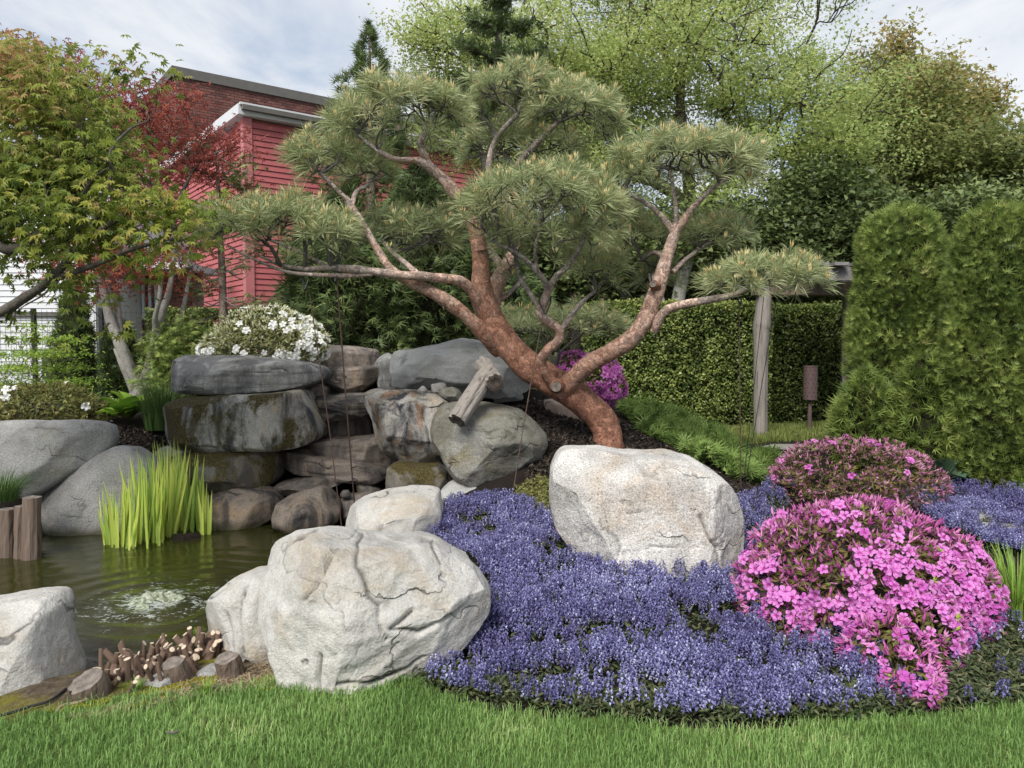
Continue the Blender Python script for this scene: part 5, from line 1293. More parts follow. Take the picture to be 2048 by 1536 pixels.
# ------------------------------------------------------------------ clipped hedges
def hedge(x0, x1, y0, y1, z0, z1, n, label, seed, size=.045, hue=.4, name='hedge', tophue=.35):
    rg = np.random.default_rng(seed)
    t = thing(name, ((x0 + x1) / 2, (y0 + y1) / 2, z0), label, 'hedge')
    A = np.array([(x1 - x0) * (z1 - z0), (x1 - x0) * (y1 - y0), (y1 - y0) * (z1 - z0) * .5, (y1 - y0) * (z1 - z0) * .5])
    side = rg.choice(4, n, p=A / A.sum())
    u, v = rg.random(n), rg.random(n)
    X, Y_, Z = x0 + (x1 - x0) * u, y0 + (y1 - y0) * v, z0 + (z1 - z0) * v
    p = np.where((side == 0)[:, None], np.stack((X, np.full(n, y0), Z), -1), np.where((side == 1)[:, None], np.stack((X, Y_, np.full(n, z1)), -1),
        np.where((side == 2)[:, None], np.stack((np.full(n, x0), y0 + (y1 - y0) * u, Z), -1), np.stack((np.full(n, x1), y0 + (y1 - y0) * u, Z), -1))))
    N_ = np.array([(0, -1, 0), (0, 0, 1), (-1, 0, 0), (1, 0, 0)], float)[side]
    nz = fbm(p * np.array((3.2, 3.2, 1.0)), 3, seed); n2 = fbm(p * 9, 2, seed + 5)
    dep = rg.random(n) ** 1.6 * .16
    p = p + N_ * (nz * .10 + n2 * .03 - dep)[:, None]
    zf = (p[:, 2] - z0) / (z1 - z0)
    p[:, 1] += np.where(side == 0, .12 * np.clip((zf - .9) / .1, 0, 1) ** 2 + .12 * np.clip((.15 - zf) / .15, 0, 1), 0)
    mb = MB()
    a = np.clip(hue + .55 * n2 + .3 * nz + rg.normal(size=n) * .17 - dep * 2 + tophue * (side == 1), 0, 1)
    nr = unit(N_ * .6 + rg.normal(size=(n, 3)) * .8 + np.array((0, 0, .4)))
    x, y, z = frames(nr, rg)
    stamp(mb, *QUAD, p, x, y, z, rg.uniform(.7, 1.3, n) * size, 0, a)
    mb.build('foliage', MT['hedge'], t)
    mb = MB(); box(mb, (x0 + .2, y0 + .22, z0), (x1 - .2, y1 - .2, z1 - .2)); mb.build('solid_shade_core', MT['core'], t)  # solid dark box painted as the shade inside the hedge
    return t
hx = lambda px, Y: (px - 1024) / FPX * Y
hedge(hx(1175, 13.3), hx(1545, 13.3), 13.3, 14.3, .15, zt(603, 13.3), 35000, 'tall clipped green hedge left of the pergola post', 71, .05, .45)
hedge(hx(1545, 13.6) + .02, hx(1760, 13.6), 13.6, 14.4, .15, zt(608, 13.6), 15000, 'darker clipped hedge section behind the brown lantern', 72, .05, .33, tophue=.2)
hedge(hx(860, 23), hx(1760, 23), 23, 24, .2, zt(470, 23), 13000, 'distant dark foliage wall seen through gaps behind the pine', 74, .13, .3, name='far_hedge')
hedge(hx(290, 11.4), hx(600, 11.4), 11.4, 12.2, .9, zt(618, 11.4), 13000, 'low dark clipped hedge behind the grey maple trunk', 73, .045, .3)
# small dark yews by the fence
for q, (px, Y, top, r, lab) in enumerate([(152, 10.8, 560, .32, 'dark upright yew by the wire fence, left of the grey maple'), (238, 10.4, 640, .27, 'short dark yew hugging the left side of the grey maple trunk'), (330, 10.6, 650, .3, 'dark yew between the forks of the grey maple')]):
    conifer('yew', cbase(px, Y), zt(top, Y), [(0, r), (.5, r * .95), (.85, r * .55), (1, .05)], lab, 1500, .1, 80 + q, 'cypress', bump=.25, outward=.5, upw=.7, hue=.3, cat='yew', group='yews near the fence')

# ------------------------------------------------------------------ maples
mr = np.random.default_rng(90)
rt = thing('red_maple', P(275, 805, 9.4) - np.array((0, 0, .1)), 'red leaved maple with smooth grey forked trunk behind the hosta', 'tree')
mb = MB()
for q, pts in enumerate([[(275, 830, 9.4, 26), (278, 795, 9.4, 22), (280, 772, 9.4, 18)], [(278, 785, 9.4, 16), (262, 745, 9.35, 14), (247, 705, 9.3, 13), (232, 668, 9.3, 12), (218, 630, 9.3, 10), (205, 570, 9.3, 8), (195, 500, 9.3, 6)],
                         [(270, 790, 9.35, 8), (255, 755, 9.3, 7), (240, 720, 9.28, 6), (230, 697, 9.28, 4)], [(244, 690, 9.3, 9), (238, 650, 9.4, 8), (233, 600, 9.5, 7), (222, 560, 9.5, 6), (210, 480, 9.6, 5)],
                         [(285, 780, 9.4, 14), (298, 740, 9.4, 12), (308, 700, 9.4, 11), (314, 660, 9.4, 10), (322, 630, 9.4, 9), (336, 590, 9.4, 7), (345, 540, 9.4, 5), (352, 470, 9.4, 4)], [(290, 770, 9.4, 9), (315, 725, 9.5, 7), (345, 695, 9.5, 6), (358, 660, 9.6, 6), (370, 600, 9.6, 5), (382, 540, 9.7, 4)],
                         [(314, 668, 9.4, 7), (310, 640, 9.3, 6), (318, 600, 9.2, 5), (322, 560, 9.2, 4)]]):
    s, r = px_path(pts); tube(mb, s, r, 12, 0, .4, False, .15, q)
mb.build('trunk', MT['maple_bark'], rt, smooth=True)
E = [pell(330, 250, 9.8, 95, 80, 1.1), pell(280, 360, 9.6, 120, 80, 1.1), pell(420, 300, 9.9, 60, 70, .8), pell(200, 220, 9.8, 100, 60, 1), pell(110, 130, 10, 90, 40, 1), pell(330, 520, 9.4, 90, 60, .9), pell(190, 530, 9.4, 100, 70, .9), pell(440, 200, 9.9, 22, 40, .3), pell(470, 380, 9.8, 35, 50, .5), pell(100, 480, 9.6, 90, 60, .8)]
tg = ell_volume(240, E, mr)
mb = MB()
for k_, (sx, sy, sy2) in enumerate([(195, 500, 9.3), (210, 480, 9.6), (352, 470, 9.4), (382, 540, 9.7)]):
    S = P(sx, sy, sy2); d = np.linalg.norm(tg[:, None] - np.array([P(195, 500, 9.3), P(210, 480, 9.6), P(352, 470, 9.4), P(382, 540, 9.7)])[None], axis=-1).argmin(1)
    branch_to(mb, S, np.array((0, 0, 1.)), tg[d == k_], .03, mr, .005, .5, 3, .1)
mb.build('branches', MT['dark_bark'], rt, smooth=True)
mb = MB(); n = 240 * 26; c = np.repeat(tg, 26, 0) + mr.normal(size=(n, 3)) * np.array((.17, .17, .09))
leaves(mb, MAPLE5, c, mr, .065, (0, -.5, .8), .6, np.clip(mr.normal(.5, .25, n), 0, 1)); mb.build('crown', MT['maple_red'], rt)

# near green maple reaching in from the left
gt_root = np.array((-5.2, 5.6, .0)); gt_root[2] = float(hgt0(np.array([-5.2]), np.array([5.6]))[0])
gm = thing('green_maple', gt_root, 'yellow green maple reaching in from the left over the pond', 'tree')
mb = MB(); f0 = np.array((-4.7, 5.7, 1.55))
tube(mb, crom(np.array([gt_root - (0, 0, .2), gt_root + (.15, 0, .7), f0]), 6), .13, 14, 0, .3, False, .12, 1)
mb.build('trunk', MT['dark_bark'], gm, smooth=True)
LB = [[f0, P(-80, 620, 5.6), P(-5, 625, 5.4), P(50, 595, 5.3), P(100, 560, 5.2), P(150, 500, 5.1), P(200, 420, 5.1), P(225, 340, 5.1)], [f0, P(-80, 480, 5.6), P(20, 500, 5.4), P(90, 460, 5.3), P(160, 400, 5.2), P(190, 330, 5.2)], [f0, P(-100, 400, 5.8), P(-20, 350, 5.6), P(50, 270, 5.5), P(90, 200, 5.5)], [P(100, 560, 5.2), P(190, 530, 5.1), P(260, 500, 5.0), P(330, 480, 5.0)], [P(150, 500, 5.1), P(230, 440, 5.0), P(290, 400, 5.0)]]
mb = MB(); ends = []
for q, l in enumerate(LB):
    s = crom(np.array(l), 7); tube(mb, s, np.linspace(.05 if q < 3 else .022, .012, len(s)), 8, 0, .5, False, .15, q); ends += [s[int(len(s) * z_)] for z_ in (.55, .75, 1 - 1e-9)]
E = [pell(60, 190, 5.5, 130, 80, .7), pell(150, 230, 5.4, 80, 75, .6), pell(275, 165, 5.3, 42, 45, .3), pell(110, 330, 5.4, 150, 70, .7), pell(190, 320, 5.2, 60, 50, .5), pell(300, 420, 5.1, 85, 55, .45), pell(350, 475, 5.0, 55, 40, .35), pell(150, 440, 5.2, 120, 50, .5), pell(30, 390, 5.5, 90, 60, .6), pell(260, 510, 5.0, 60, 35, .35), pell(20, 130, 5.7, 70, 70, .5), pell(330, 220, 5.2, 35, 22, .2), pell(190, 640, 5.2, 35, 18, .2), pell(30, 655, 5.4, 50, 16, .3), pell(50, 540, 5.3, 85, 30, .4), pell(160, 575, 5.2, 55, 18, .25), pell(110, 500, 5.2, 110, 25, .4), pell(-120, 350, 5.8, 150, 200, .9)]
tg = ell_volume(440, E, mr); EN = np.array(ends)
nn = np.linalg.norm(tg[:, None] - EN[None], axis=-1).argmin(1)
for k_ in range(len(EN)):
    if (nn == k_).any(): branch_to(mb, EN[k_], unit(tg[nn == k_].mean(0) - EN[k_] + 1e-6), tg[nn == k_], .016, mr, .003, .5, 3, .1)
mb.build('branches', MT['dark_bark'], gm, smooth=True)
n = 440 * 20; c = np.repeat(tg, 20, 0) + mr.normal(size=(n, 3)) * np.array((.13, .13, .07))
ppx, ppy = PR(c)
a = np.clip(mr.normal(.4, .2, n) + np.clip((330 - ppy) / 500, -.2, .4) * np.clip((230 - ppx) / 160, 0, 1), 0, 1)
ax_ = unit((c - np.repeat(tg, 20, 0)) * np.array((1, 1, .2)) + np.array((0, 0, -.09)))
vis = (ppx > 5) & (ppx < 430) & (ppy > 10) & (ppy < 700)
front = np.where(vis, np.linalg.norm(c - np.array((0, 0, CAMZ)), axis=1), 99)
pick = np.zeros(n, bool); pick[np.argsort(front)[:290]] = True
mb = MB()
cc, aa, xx_ = c[~pick], a[~pick], ax_[~pick]
leaves(mb, MAPLE, cc, mr, .058, (0, -.45, .8), .45, aa, axis=xx_)
tag(mb.build('crown', MT['maple_green'], gm), kind='stuff')
lm = []
for q in range(3):
    m_ = MB(); m_.add(*MAPLE[q]); o = m_.build('leaf_shape', MT['maple_green_o'], origin=(0, 0, 0)); lm.append(o.data); bpy.data.objects.remove(o)
from mathutils import Matrix
for q in np.where(pick)[0]:
    nr = unit(np.array((0, -.45, .8)) + mr.normal(size=3) * .4); y = unit(ax_[q] + mr.normal(size=3) * .25); x = unit(np.cross(y, nr)); z = np.cross(x, y)
    inst('leaf', lm[q % 3], gm, c[q], Matrix((x, y, z)).transposed().to_euler(), .058 * mr.uniform(.8, 1.25))
# ------------------------------------------------------------------ houses behind
def wallframe(c, ang):
    """local x along the wall, local -y outward"""
    ca, sa = math.cos(ang), math.sin(ang)
    c = np.array(c, float)
    def M(v):
        v = np.asarray(v, float)
        return np.stack((c[0] + v[:, 0] * ca - v[:, 1] * sa, c[1] + v[:, 0] * sa + v[:, 1] * ca, c[2] + v[:, 2]), -1)
    return M
def shared_mesh(name, fn, mats):
    m = MB(); fn(m); o = m.build(name, mats, origin=(0, 0, 0)); d = o.data; bpy.data.objects.remove(o); return d
RC = np.array((-6.84, 20.0, .9)); ra = math.radians(37)
red = thing('red_house', RC, 'red sided house with a white roof edge at upper left', 'house')
ztop = 7.35
M1, M2 = wallframe(RC, ra), wallframe(RC, ra + PI / 2)
mb = MB(); box(mb, (.06, .06, 0), (9, 9, ztop - .9 + .0), M=M1); mb.build('wall', MT['red_siding'], red)
bh = .148
def lap(m):      # a lapped board: the lower edge stands proud
    v = np.array([(0, -.004, .012), (1, -.004, .012), (1, -.036, .012), (0, -.036, .012), (0, -.004, bh), (1, -.004, bh), (1, -.014, bh), (0, -.014, bh)], float)
    m.add(v, np.array([(0, 1, 2, 3), (4, 7, 6, 5), (3, 2, 6, 7), (0, 3, 7, 4), (1, 5, 6, 2), (0, 4, 5, 1)]))
lapm = shared_mesh('siding_board', lap, MT['red_siding'])
nb = int((ztop - .9) / bh)
for i in range(nb):
    z = RC[2] + i * bh
    inst('board', lapm, red, (RC[0] + .17 * math.cos(ra), RC[1] + .17 * math.sin(ra), z), (0, 0, ra), (8.6, 1, .97))
    d2 = ra + PI / 2
    o = inst('board', lapm, red, (RC[0] + .17 * math.cos(d2) , RC[1] + .17 * math.sin(d2), z), (0, 0, d2), (8.6, -1, .97))
mb = MB(); box(mb, (-.05, -.06, 0), (.17, .17, ztop - .9), M=M1); mb.build('corner_board', MT['red_trim'], red)
mb = MB(); box(mb, (-.22, -.22, ztop - .88), (9.3, 9.3, ztop - .62), M=M1); rf = mb.build('roof', MT['white_paint'], red)
mb = MB(); box(mb, (-.1, -.1, ztop - .615), (9.2, 9.2, ztop - .56), M=M1); mb.build('roofing', MT['roofing'], rf)
mb = MB(); box(mb, (-.15, -.36, ztop - .78), (9.2, -.225, ztop - .66), M=M1); mb.build('gutter', MT['grey_metal'], rf)
mb = MB(); box(mb, (-.2, -.30, ztop - .655), (9.2, -.228, ztop - .60), M=M1); mb.build('drip_edge', MT['white_paint'], rf)
# brick building
BC = np.array((-12.9, 30.0, .9)); ba = math.radians(37)
bk = thing('brick_building', BC, 'brown brick building with a grey metal parapet against the sky', 'building')
bt = 11.0 - .05; B1 = wallframe(BC, ba)
mb = MB(); box(mb, (0, 0, 0), (16, 12, bt - .05), M=B1); mb.build('wall', MT['mortar'], bk)
mb = MB(); box(mb, (-.12, -.12, bt - .05), (16.1, 12.1, bt + .32), M=B1); mb.build('parapet', MT['grey_metal'], bk)
bw, bhh = .30, .105
bm_ = shared_mesh('brick', lambda m: box(m, (0, -.03, 0), (bw - .022, -.002, bhh - .018)), MT['brick'])
rest_ = MB(); cnt = 0
for r_ in range(34):
    for q in range(38):
        x = q * bw + (bw / 2 if r_ % 2 else 0); z = bt - .06 - (r_ + 1) * bhh
        wpos = B1(np.array([(x, 0, z)]))[0]
        sx_, sy_ = PR(wpos)
        if sx_ > 760: continue
        if r_ < 14 and sx_ < 600 and cnt < 300: inst('brick', bm_, bk, wpos, (0, 0, ba)); cnt += 1
        else: box(rest_, (x, -.03, z), (x + bw - .022, -.002, z + bhh - .018), a=random.random(), M=B1)
    for q in range(14):
        y = q * bw + (bw / 2 if r_ % 2 else 0); z = bt - .06 - (r_ + 1) * bhh
        box(rest_, (-.03, y + .022, z), (-.002, y + bw, z + bhh - .018), a=random.random(), M=B1)
tag(rest_.build('brickwork', MT['brick'], bk), kind='stuff')
# lower brick house and white clapboard house behind the maples
LH = P(180, 800, 17.0); LH[2] = .9
lb = thing('brick_house', LH, 'red brick house wall with white trimmed windows behind the maples', 'house')
x0, x1 = hx(170, 17), hx(392, 17); zt_ = zt(545, 17)
mb = MB(); box(mb, (x0, 17.03, .5), (x1, 17.5, zt_)); mb.build('wall', MT['mortar'], lb)
mb = MB(); rgb = np.random.default_rng(3)
for r_ in range(int((zt_ - .9) / .085)):
    for q in range(int((x1 - x0) / .24)):
        x = x0 + q * .24 + (.12 if r_ % 2 else 0); box(mb, (x, 17.0, .9 + r_ * .085), (x + .226, 17.028, .9 + r_ * .085 + .072), a=rgb.random())
tag(mb.build('brickwork', MT['brick'], lb), kind='stuff')
for pxa, pxb, pya, pyb in ((262, 292, 555, 640), (236, 250, 560, 640), (300, 318, 560, 640)):
    wx0, wx1, wz0, wz1 = hx(pxa, 16.95), hx(pxb, 16.95), zt(pyb, 16.95), zt(pya, 16.95)
    mb = MB(); box(mb, (wx0, 16.94, wz0), (wx0 + .06, 16.998, wz1)); box(mb, (wx1 - .06, 16.94, wz0), (wx1, 16.998, wz1)); box(mb, (wx0 + .061, 16.942, wz0), (wx1 - .061, 16.998, wz0 + .07)); box(mb, (wx0 + .061, 16.942, wz1 - .07), (wx1 - .061, 16.998, wz1))
    w_ = mb.build('window', MT['white_paint'], lb)
    mb = MB(); box(mb, (wx0 + .062, 16.97, wz0 + .072), (wx1 - .062, 16.99, wz1 - .072)); mb.build('pane', MT['glass'], w_)
mb = MB(); box(mb, (x0 + .6, 16.2, zt_ + .0), (x1 + .2, 18, zt_ + .14)); mb.build('porch_roof', MT['white_paint'], lb)
wh = thing('white_house', (hx(0, 15), 15, .9), 'white clapboard house glimpsed through leaves at the left edge', 'house')
x0, x1 = -14.0, hx(192, 15); zt_ = zt(400, 15)
mb = MB(); box(mb, (x0, 15.05, .6), (x1 - .04, 20, zt_)); mb.build('wall', MT['white_paint'], wh)
mb = MB(); v = np.array([(0, -.002, 0), (1, -.002, 0), (1, -.022, 0), (0, -.022, 0), (0, -.002, .11), (1, -.002, .11), (1, -.005, .11), (0, -.005, .11)], float)
clap = shared_mesh('clapboard', lambda m: m.add(v, np.array([(0, 1, 2, 3), (4, 7, 6, 5), (3, 2, 6, 7), (0, 3, 7, 4), (1, 5, 6, 2), (0, 4, 5, 1)])), MT['white_paint'])
for i in range(int((zt_ - 1.0) / .115)): inst('clapboard', clap, wh, (x0, 15.048, 1.0 + i * .115), (0, 0, 0), (x1 - x0 - .1, 1, 1))
mb = MB(); box(mb, (x1 - .1, 14.98, .8), (x1 + .03, 15.2, zt_)); mb.build('corner_board', MT['white_paint'], wh)
mb = MB(); box(mb, (x0, 14.97, zt(632, 15)), (x1 - .11, 15.02, zt(624, 15))); mb.build('band', MT['grey_metal'], wh)
mb = MB(); box(mb, (hx(85, 15), 14.98, zt(760, 15)), (hx(135, 15), 15.03, zt(705, 15))); mb.build('basement_window', MT['glass'], wh)
# wire fence and stair rail
fz0, fz1 = 1.0, zt(620, 12.5)
fn = thing('wire_fence', (hx(120, 12.5), 12.5, fz0), 'black wire mesh fence behind the shrubs at left', 'fence')
for px in (-60, 70, 205, 330):
    mb = MB(); box(mb, (hx(px, 12.5) - .03, 12.47, fz0 - .2), (hx(px, 12.5) + .03, 12.53, fz1 + .03)); mb.build('post', MT['black_metal'], fn)
mb = MB(); xa, xb = hx(-60, 12.5), hx(330, 12.5)
for x in np.arange(xa, xb, .085): tube(mb, np.array([(x, 12.5, fz0), (x, 12.5, fz1)]), .004, 3)
for z in np.arange(fz0 + .05, fz1, .17): tube(mb, np.array([(xa, 12.506, z), (xb, 12.506, z)]), .004, 3)
tag(mb.build('wire_mesh', MT['black_metal'], fn), kind='stuff')
sr_ = thing('stair_rail', P(185, 760, 14), 'black sloping stair handrail beside the white house', 'railing')
for a, b in (((165, 735), (215, 695)), ((165, 752), (215, 713))):
    mb = MB(); tube(mb, np.array([P(*a, 14), P(*b, 14)]), .022, 6); mb.build('rail', MT['black_metal'], sr_)
for px, pa in ((190, 708), (213, 690)):
    mb = MB(); tube(mb, np.array([P(px, 800, 14), P(px, pa, 14)]), .025, 6); mb.build('post', MT['black_metal'], sr_)

# ------------------------------------------------------------------ pergola
pb = P(1522, 875, 11.4)
pg = thing('pergola', pb, 'weathered grey timber pergola with a round post behind the pine arm', 'pergola')
mb = MB(); s, r = px_path([(1521, 885, 11.4, 14.5), (1521, 800, 11.4, 15), (1521, 720, 11.4, 16), (1522, 665, 11.4, 17.5), (1524, 650, 11.4, 19), (1526, 620, 11.4, 16.5), (1528, 580, 11.4, 16), (1528, 545, 11.4, 16)], 6)
tube(mb, s, r, 28, 0, .5, True, .06, 4, groove=.14); mb.build('post', MT['driftwood'], pg, smooth=True)
mb = MB(); s, r = px_path([(1693, 870, 12.4, 10), (1693, 700, 12.4, 10), (1694, 570, 12.4, 10)]); tube(mb, s, r, 14, 0, .4, True, .06, 5); mb.build('post', MT['driftwood'], pg, smooth=True)
za, zb = zt(590, 11.4), zt(566, 11.4)
mb = MB(); box(mb, (hx(1505, 11.4), 11.3, za), (hx(1860, 11.4), 11.5, zb)); mb.build('header_beam', MT['log_wood'], pg)
mb = MB(); box(mb, (hx(1560, 12.4), 12.3, zt(592, 12.4)), (hx(1860, 12.4), 12.5, zt(572, 12.4))); mb.build('header_beam', MT['log_wood'], pg)
for i in range(7):
    y = 11.05 + i * .26; z0_ = zb + .01
    mb = MB(); box(mb, (hx(1590, 11.4) + .02 * i, y, z0_ + .002 * i), (hx(1870, 11.4), y + .07, z0_ + .19)); mb.build('rafter', MT['grey_wood'], pg)
for i in range(9):
    x = hx(1600, 11.4) + i * .28
    mb = MB(); box(mb, (x, 10.9, z0_ + .2), (x + .2, 13.0, z0_ + .245)); mb.build('slat', MT['grey_wood'], pg)
# brown perforated lantern on a stake
lp = P(1620, 800, 11.9); ln_ = thing('garden_lantern', (lp[0], 11.9, zt(850, 11.9) - .05), 'brown perforated metal lantern on a stake before the hedge', 'lantern')
mb = MB(); R0 = 13.5 * 11.9 / FPX; th = np.linspace(0, 2 * PI, 28, endpoint=False); z0_, z1_ = zt(799, 11.9), zt(734, 11.9)
tube(mb, np.array([(lp[0], 11.9, z0_), (lp[0], 11.9, z1_)]), R0, 28, cap=True); sh_ = mb.build('shade', MT['rust_brown'], ln_, smooth=False)
mb = MB()
for zf in np.linspace(.1, .9, 7):
    for q in range(10):
        a = q * 2 * PI / 10 + zf * 2; c = np.array((lp[0] + R0 * 1.0 * math.cos(a), 11.9 + R0 * 1.0 * math.sin(a), z0_ + (z1_ - z0_) * zf)); d = np.array((math.cos(a), math.sin(a), 0))
        tube(mb, np.array([c - d * .01, c + d * .002]), .009, 6, cap=True)
tag(mb.build('dark_hole_discs', MT['black_metal'], sh_), kind='stuff')  # black discs paint the darkness of the punched openings
mb = MB(); tube(mb, np.array([(lp[0], 11.9, zt(850, 11.9) - .1), (lp[0], 11.9, z0_ - .002)]), .03, 10); mb.build('stake', MT['rust_brown'], ln_)
mb = MB(); tube(mb, np.array([(lp[0], 11.9, z1_ + .003), (lp[0], 11.9, z1_ + .02)]), R0 * 1.05, 28, cap=True); mb.build('cap', MT['rust_brown'], ln_)
# flagstones
def flag(poly, z, label, th=.05, seed=0):
    w = np.array([(*wpt(px, py, z), z) for px, py in poly]); n = len(w)
    mb = MB(); lo = w - (0, 0, th + .05)
    inner = w + (w.mean(0) - w) * .03; top = inner + (0, 0, .008)
    mb.add(np.vstack((lo, w, top)), [tuple(range(2 * n, 3 * n))] + [(i, (i + 1) % n, n + (i + 1) % n, n + i) for i in range(n)] + [(n + i, n + (i + 1) % n, 2 * n + (i + 1) % n, 2 * n + i) for i in range(n)], 0, 0.0)
    return tag(mb.build('flagstone', MT['paving']), label, 'paving stone', 'flagstones of the garden path')
flag([(1478, 912), (1500, 899), (1560, 897), (1618, 908), (1610, 918), (1490, 922)], .24, 'nearest flagstone left of the far azalea')
flag([(1513, 896), (1545, 889), (1600, 889), (1640, 896), (1620, 904), (1565, 896)], .24, 'farther flagstone behind the first, near the pergola post')
flag([(1905, 1018), (1955, 1018), (1990, 1032), (1960, 1040), (1910, 1030)], .13, 'flagstone among blue flowers at the right edge')
flag([(1960, 1046), (2060, 1050), (2100, 1072), (2000, 1072)], .13, 'lower flagstone cut by the right picture edge')
flag([(1860, 870), (1990, 880), (2080, 900), (1880, 905)], .2, 'pale paving seen under the arborvitae')

# ------------------------------------------------------------------ logs, posts and cut stems
def log(name, p0, p1, r0, r1, mats, label, cat, sides=22, bump=.12, seed=0, parent=None, group=None, groove=.22):
    mb = MB(); p0, p1 = np.array(p0, float), np.array(p1, float)
    t = np.linspace(0, 1, 7)[:, None]; pts = p0 + (p1 - p0) * t
    rr = np.linspace(r0, r1, 7); rr[-1] *= .96
    tube(mb, pts, rr, sides, 0, .5, False, bump, seed, groove=groove)
    top = mb.V[-1].reshape(7, sides, 3)
    for e, mi in ((-1, 1), (0, 1)):
        ring = top[e]; c = ring.mean(0)
        rings = [ring + (c - ring) * f for f in (0, .35, .7)]
        dn = unit(p1 - p0) * (1 if e == -1 else -1)
        rings[1] = rings[1] + dn * .004; rings[2] = rings[2] - dn * .004
        v = np.vstack(rings + [c[None] - dn * .006]); fs = []
        for q in range(2):
            for i in range(sides): fs.append((q * sides + i, q * sides + (i + 1) % sides, (q + 1) * sides + (i + 1) % sides, (q + 1) * sides + i))
        fs += [(2 * sides + i, 2 * sides + (i + 1) % sides, 3 * sides) for i in range(sides)]
        mb.add(v, fs, mi)
    o = mb.build(name, mats, parent, smooth=False)
    return tag(o, label, cat, group) if parent is None else o
LG = [MT['log_wood'], MT['log_end']]
for q, (px, pt_, r, lab) in enumerate([(15, 1018, 17, 'leftmost log post of the pond edging'), (44, 1012, 14, 'short middle log post of the pond edging'), (64, 994, 17, 'tallest log post beside the grey pond boulder'), (-28, 1022, 18, 'log post just outside the left edge')]):
    Y = 5.95 - .03 * q; k = Y / FPX
    if q == 3: continue
    log('log_post', P(px, 1150, Y), P(px, pt_, Y), r * k * 1.04, r * k, LG, lab, 'post', 18, .14, q, group='log posts at the pond edge')
mb_labels = [(200, 1388, 1354, 36, 'left log round lying at the lawn edge', 3.62), (360, 1355, 1328, 25, 'middle log round with a split face by the cut stems', 3.85), (466, 1345, 1318, 25, 'right log round in front of the pale boulder lobe', 4.0)]
for q, (px, pb_, pt_, r, lab, Y) in enumerate(mb_labels):
    b = np.array((*wpt(px, pb_ - 4), .0)); Y = b[1]; k = Y / FPX
    tilt = (-.02, -.03, 0) if q else (-.035, -.05, 0)
    log('log_round', b - np.array((0, 0, .04)), b + np.array((tilt[0], tilt[1], .075)), r * k, r * k * .97, LG, lab, 'log', 26, .08, 20 + q, group='sawn log rounds on the bank')
# weathered log prop under the trunk: a leaning prop and a short cross log
pr = thing('log_prop', P(908, 838, 6.55), 'weathered grey log prop leaning from round boulder to pine trunk', 'log')
log('prop', P(914, 842, 6.46), P(978, 742, 6.8), 18 * 6.55 / FPX, 17 * 6.7 / FPX, [MT['driftwood_lean'], MT['old_end']], '', '', 40, .16, 31, pr, groove=.42)
log('cross_log', P(968, 728, 7.1), P(990, 765, 6.62), 18 * 7 / FPX, 18 * 6.6 / FPX, [MT['driftwood'], MT['old_end']], '', '', 40, .12, 32, pr, groove=.3)
# cut stems on the bank, each stub a part
cs = thing('cut_stem_clump', np.array((*wpt(310, 1330), 0)), 'clump of pruned brown stems with pale cut ends at the pond edge', 'pruned plant')
rg = np.random.default_rng(61)
stub_m = []
for q in range(6):
    m = MB(); r_ = .5; cut = rg.uniform(-.35, .35, 2)
    an = np.linspace(0, 2 * PI, 9, endpoint=False)
    rb = np.stack((np.cos(an) * 1.15, np.sin(an) * 1.15, an * 0 - 1.0), -1); rm = np.stack((np.cos(an) + .06, np.sin(an), an * 0 + 2.5), -1)
    rtp = np.stack((np.cos(an) * .95, np.sin(an) * .95, 5.0 + np.cos(an) * cut[0] * 1.3 + np.sin(an) * cut[1] * 1.3), -1)
    v = np.vstack((rb, rm, rtp, rtp.mean(0)[None] + (0, 0, .06)))
    fs = [(a_ * 9 + i, a_ * 9 + (i + 1) % 9, (a_ + 1) * 9 + (i + 1) % 9, (a_ + 1) * 9 + i) for a_ in range(2) for i in range(9)]
    m.add(v, fs, 0); m.add(np.vstack((rtp, v[-1:])), np.array([(i, (i + 1) % 9, 9) for i in range(9)]), 1)
    o = m.build('stem_shape', [MT['stem_wood'], MT['cut_face']], origin=(0, 0, 0)); stub_m.append(o.data); bpy.data.objects.remove(o)
for q in range(110):
    u = rg.random() ** .85
    cpx, cpy = 205 + 235 * u + rg.normal() * 10, 1368 - 70 * u + rg.normal() * 13
    if q % 7 == 0: cpy += 14
    r_ = rg.choice((.010, .013, .016, .021), p=(.35, .35, .2, .1)); w = np.array((*wpt(cpx, cpy, -.02), -.02))
    if inpoly(w[0], w[1], POND): w[2] = -.1
    else: w[2] = float(hgt(np.array([w[0]]), np.array([w[1]]))[0]) - .01
    hl = rg.uniform(.055, .125) / (5 * r_)
    inst('stem', stub_m[q % 6], cs, w, (rg.normal() * .35 + .15, rg.normal() * .4, rg.uniform(0, 6.28)), (r_, r_, r_ * hl))
# twigs lying on the grass and moss
for q, (pts, r, lab) in enumerate([([(112, 1425), (125, 1412), (160, 1404), (175, 1398)], .007, 'pale bent twig lying on the moss at lower left'), ([(498, 1345), (502, 1362), (512, 1374)], .004, 'thin pale twig on the bare bank beside the boulder'), ([(335, 1478), (345, 1481), (358, 1477)], .005, 'dark twig lying in the lawn')]):
    w = np.array([(*wpt(a, b, .012), .012 + (.03 if q == 2 else 0)) for a, b in pts]); mb = MB(); tube(mb, crom(w, 4), r, 6, cap=True)
    tag(mb.build('fallen_twig', MT['straw'] if q < 2 else MT['dark_bark']), lab, 'twig')
# black pond liner edge by the lower left block
mb = MB(); w = np.array([(*wpt(a, b, .01), .012) for a, b in [(-120, 1452), (0, 1432), (60, 1414), (100, 1402), (132, 1378)]]); tube(mb, crom(w, 6), .006, 6)
tag(mb.build('pond_liner', MT['black_metal']), 'black rubber liner edge at the foot of the lower left block', 'liner')
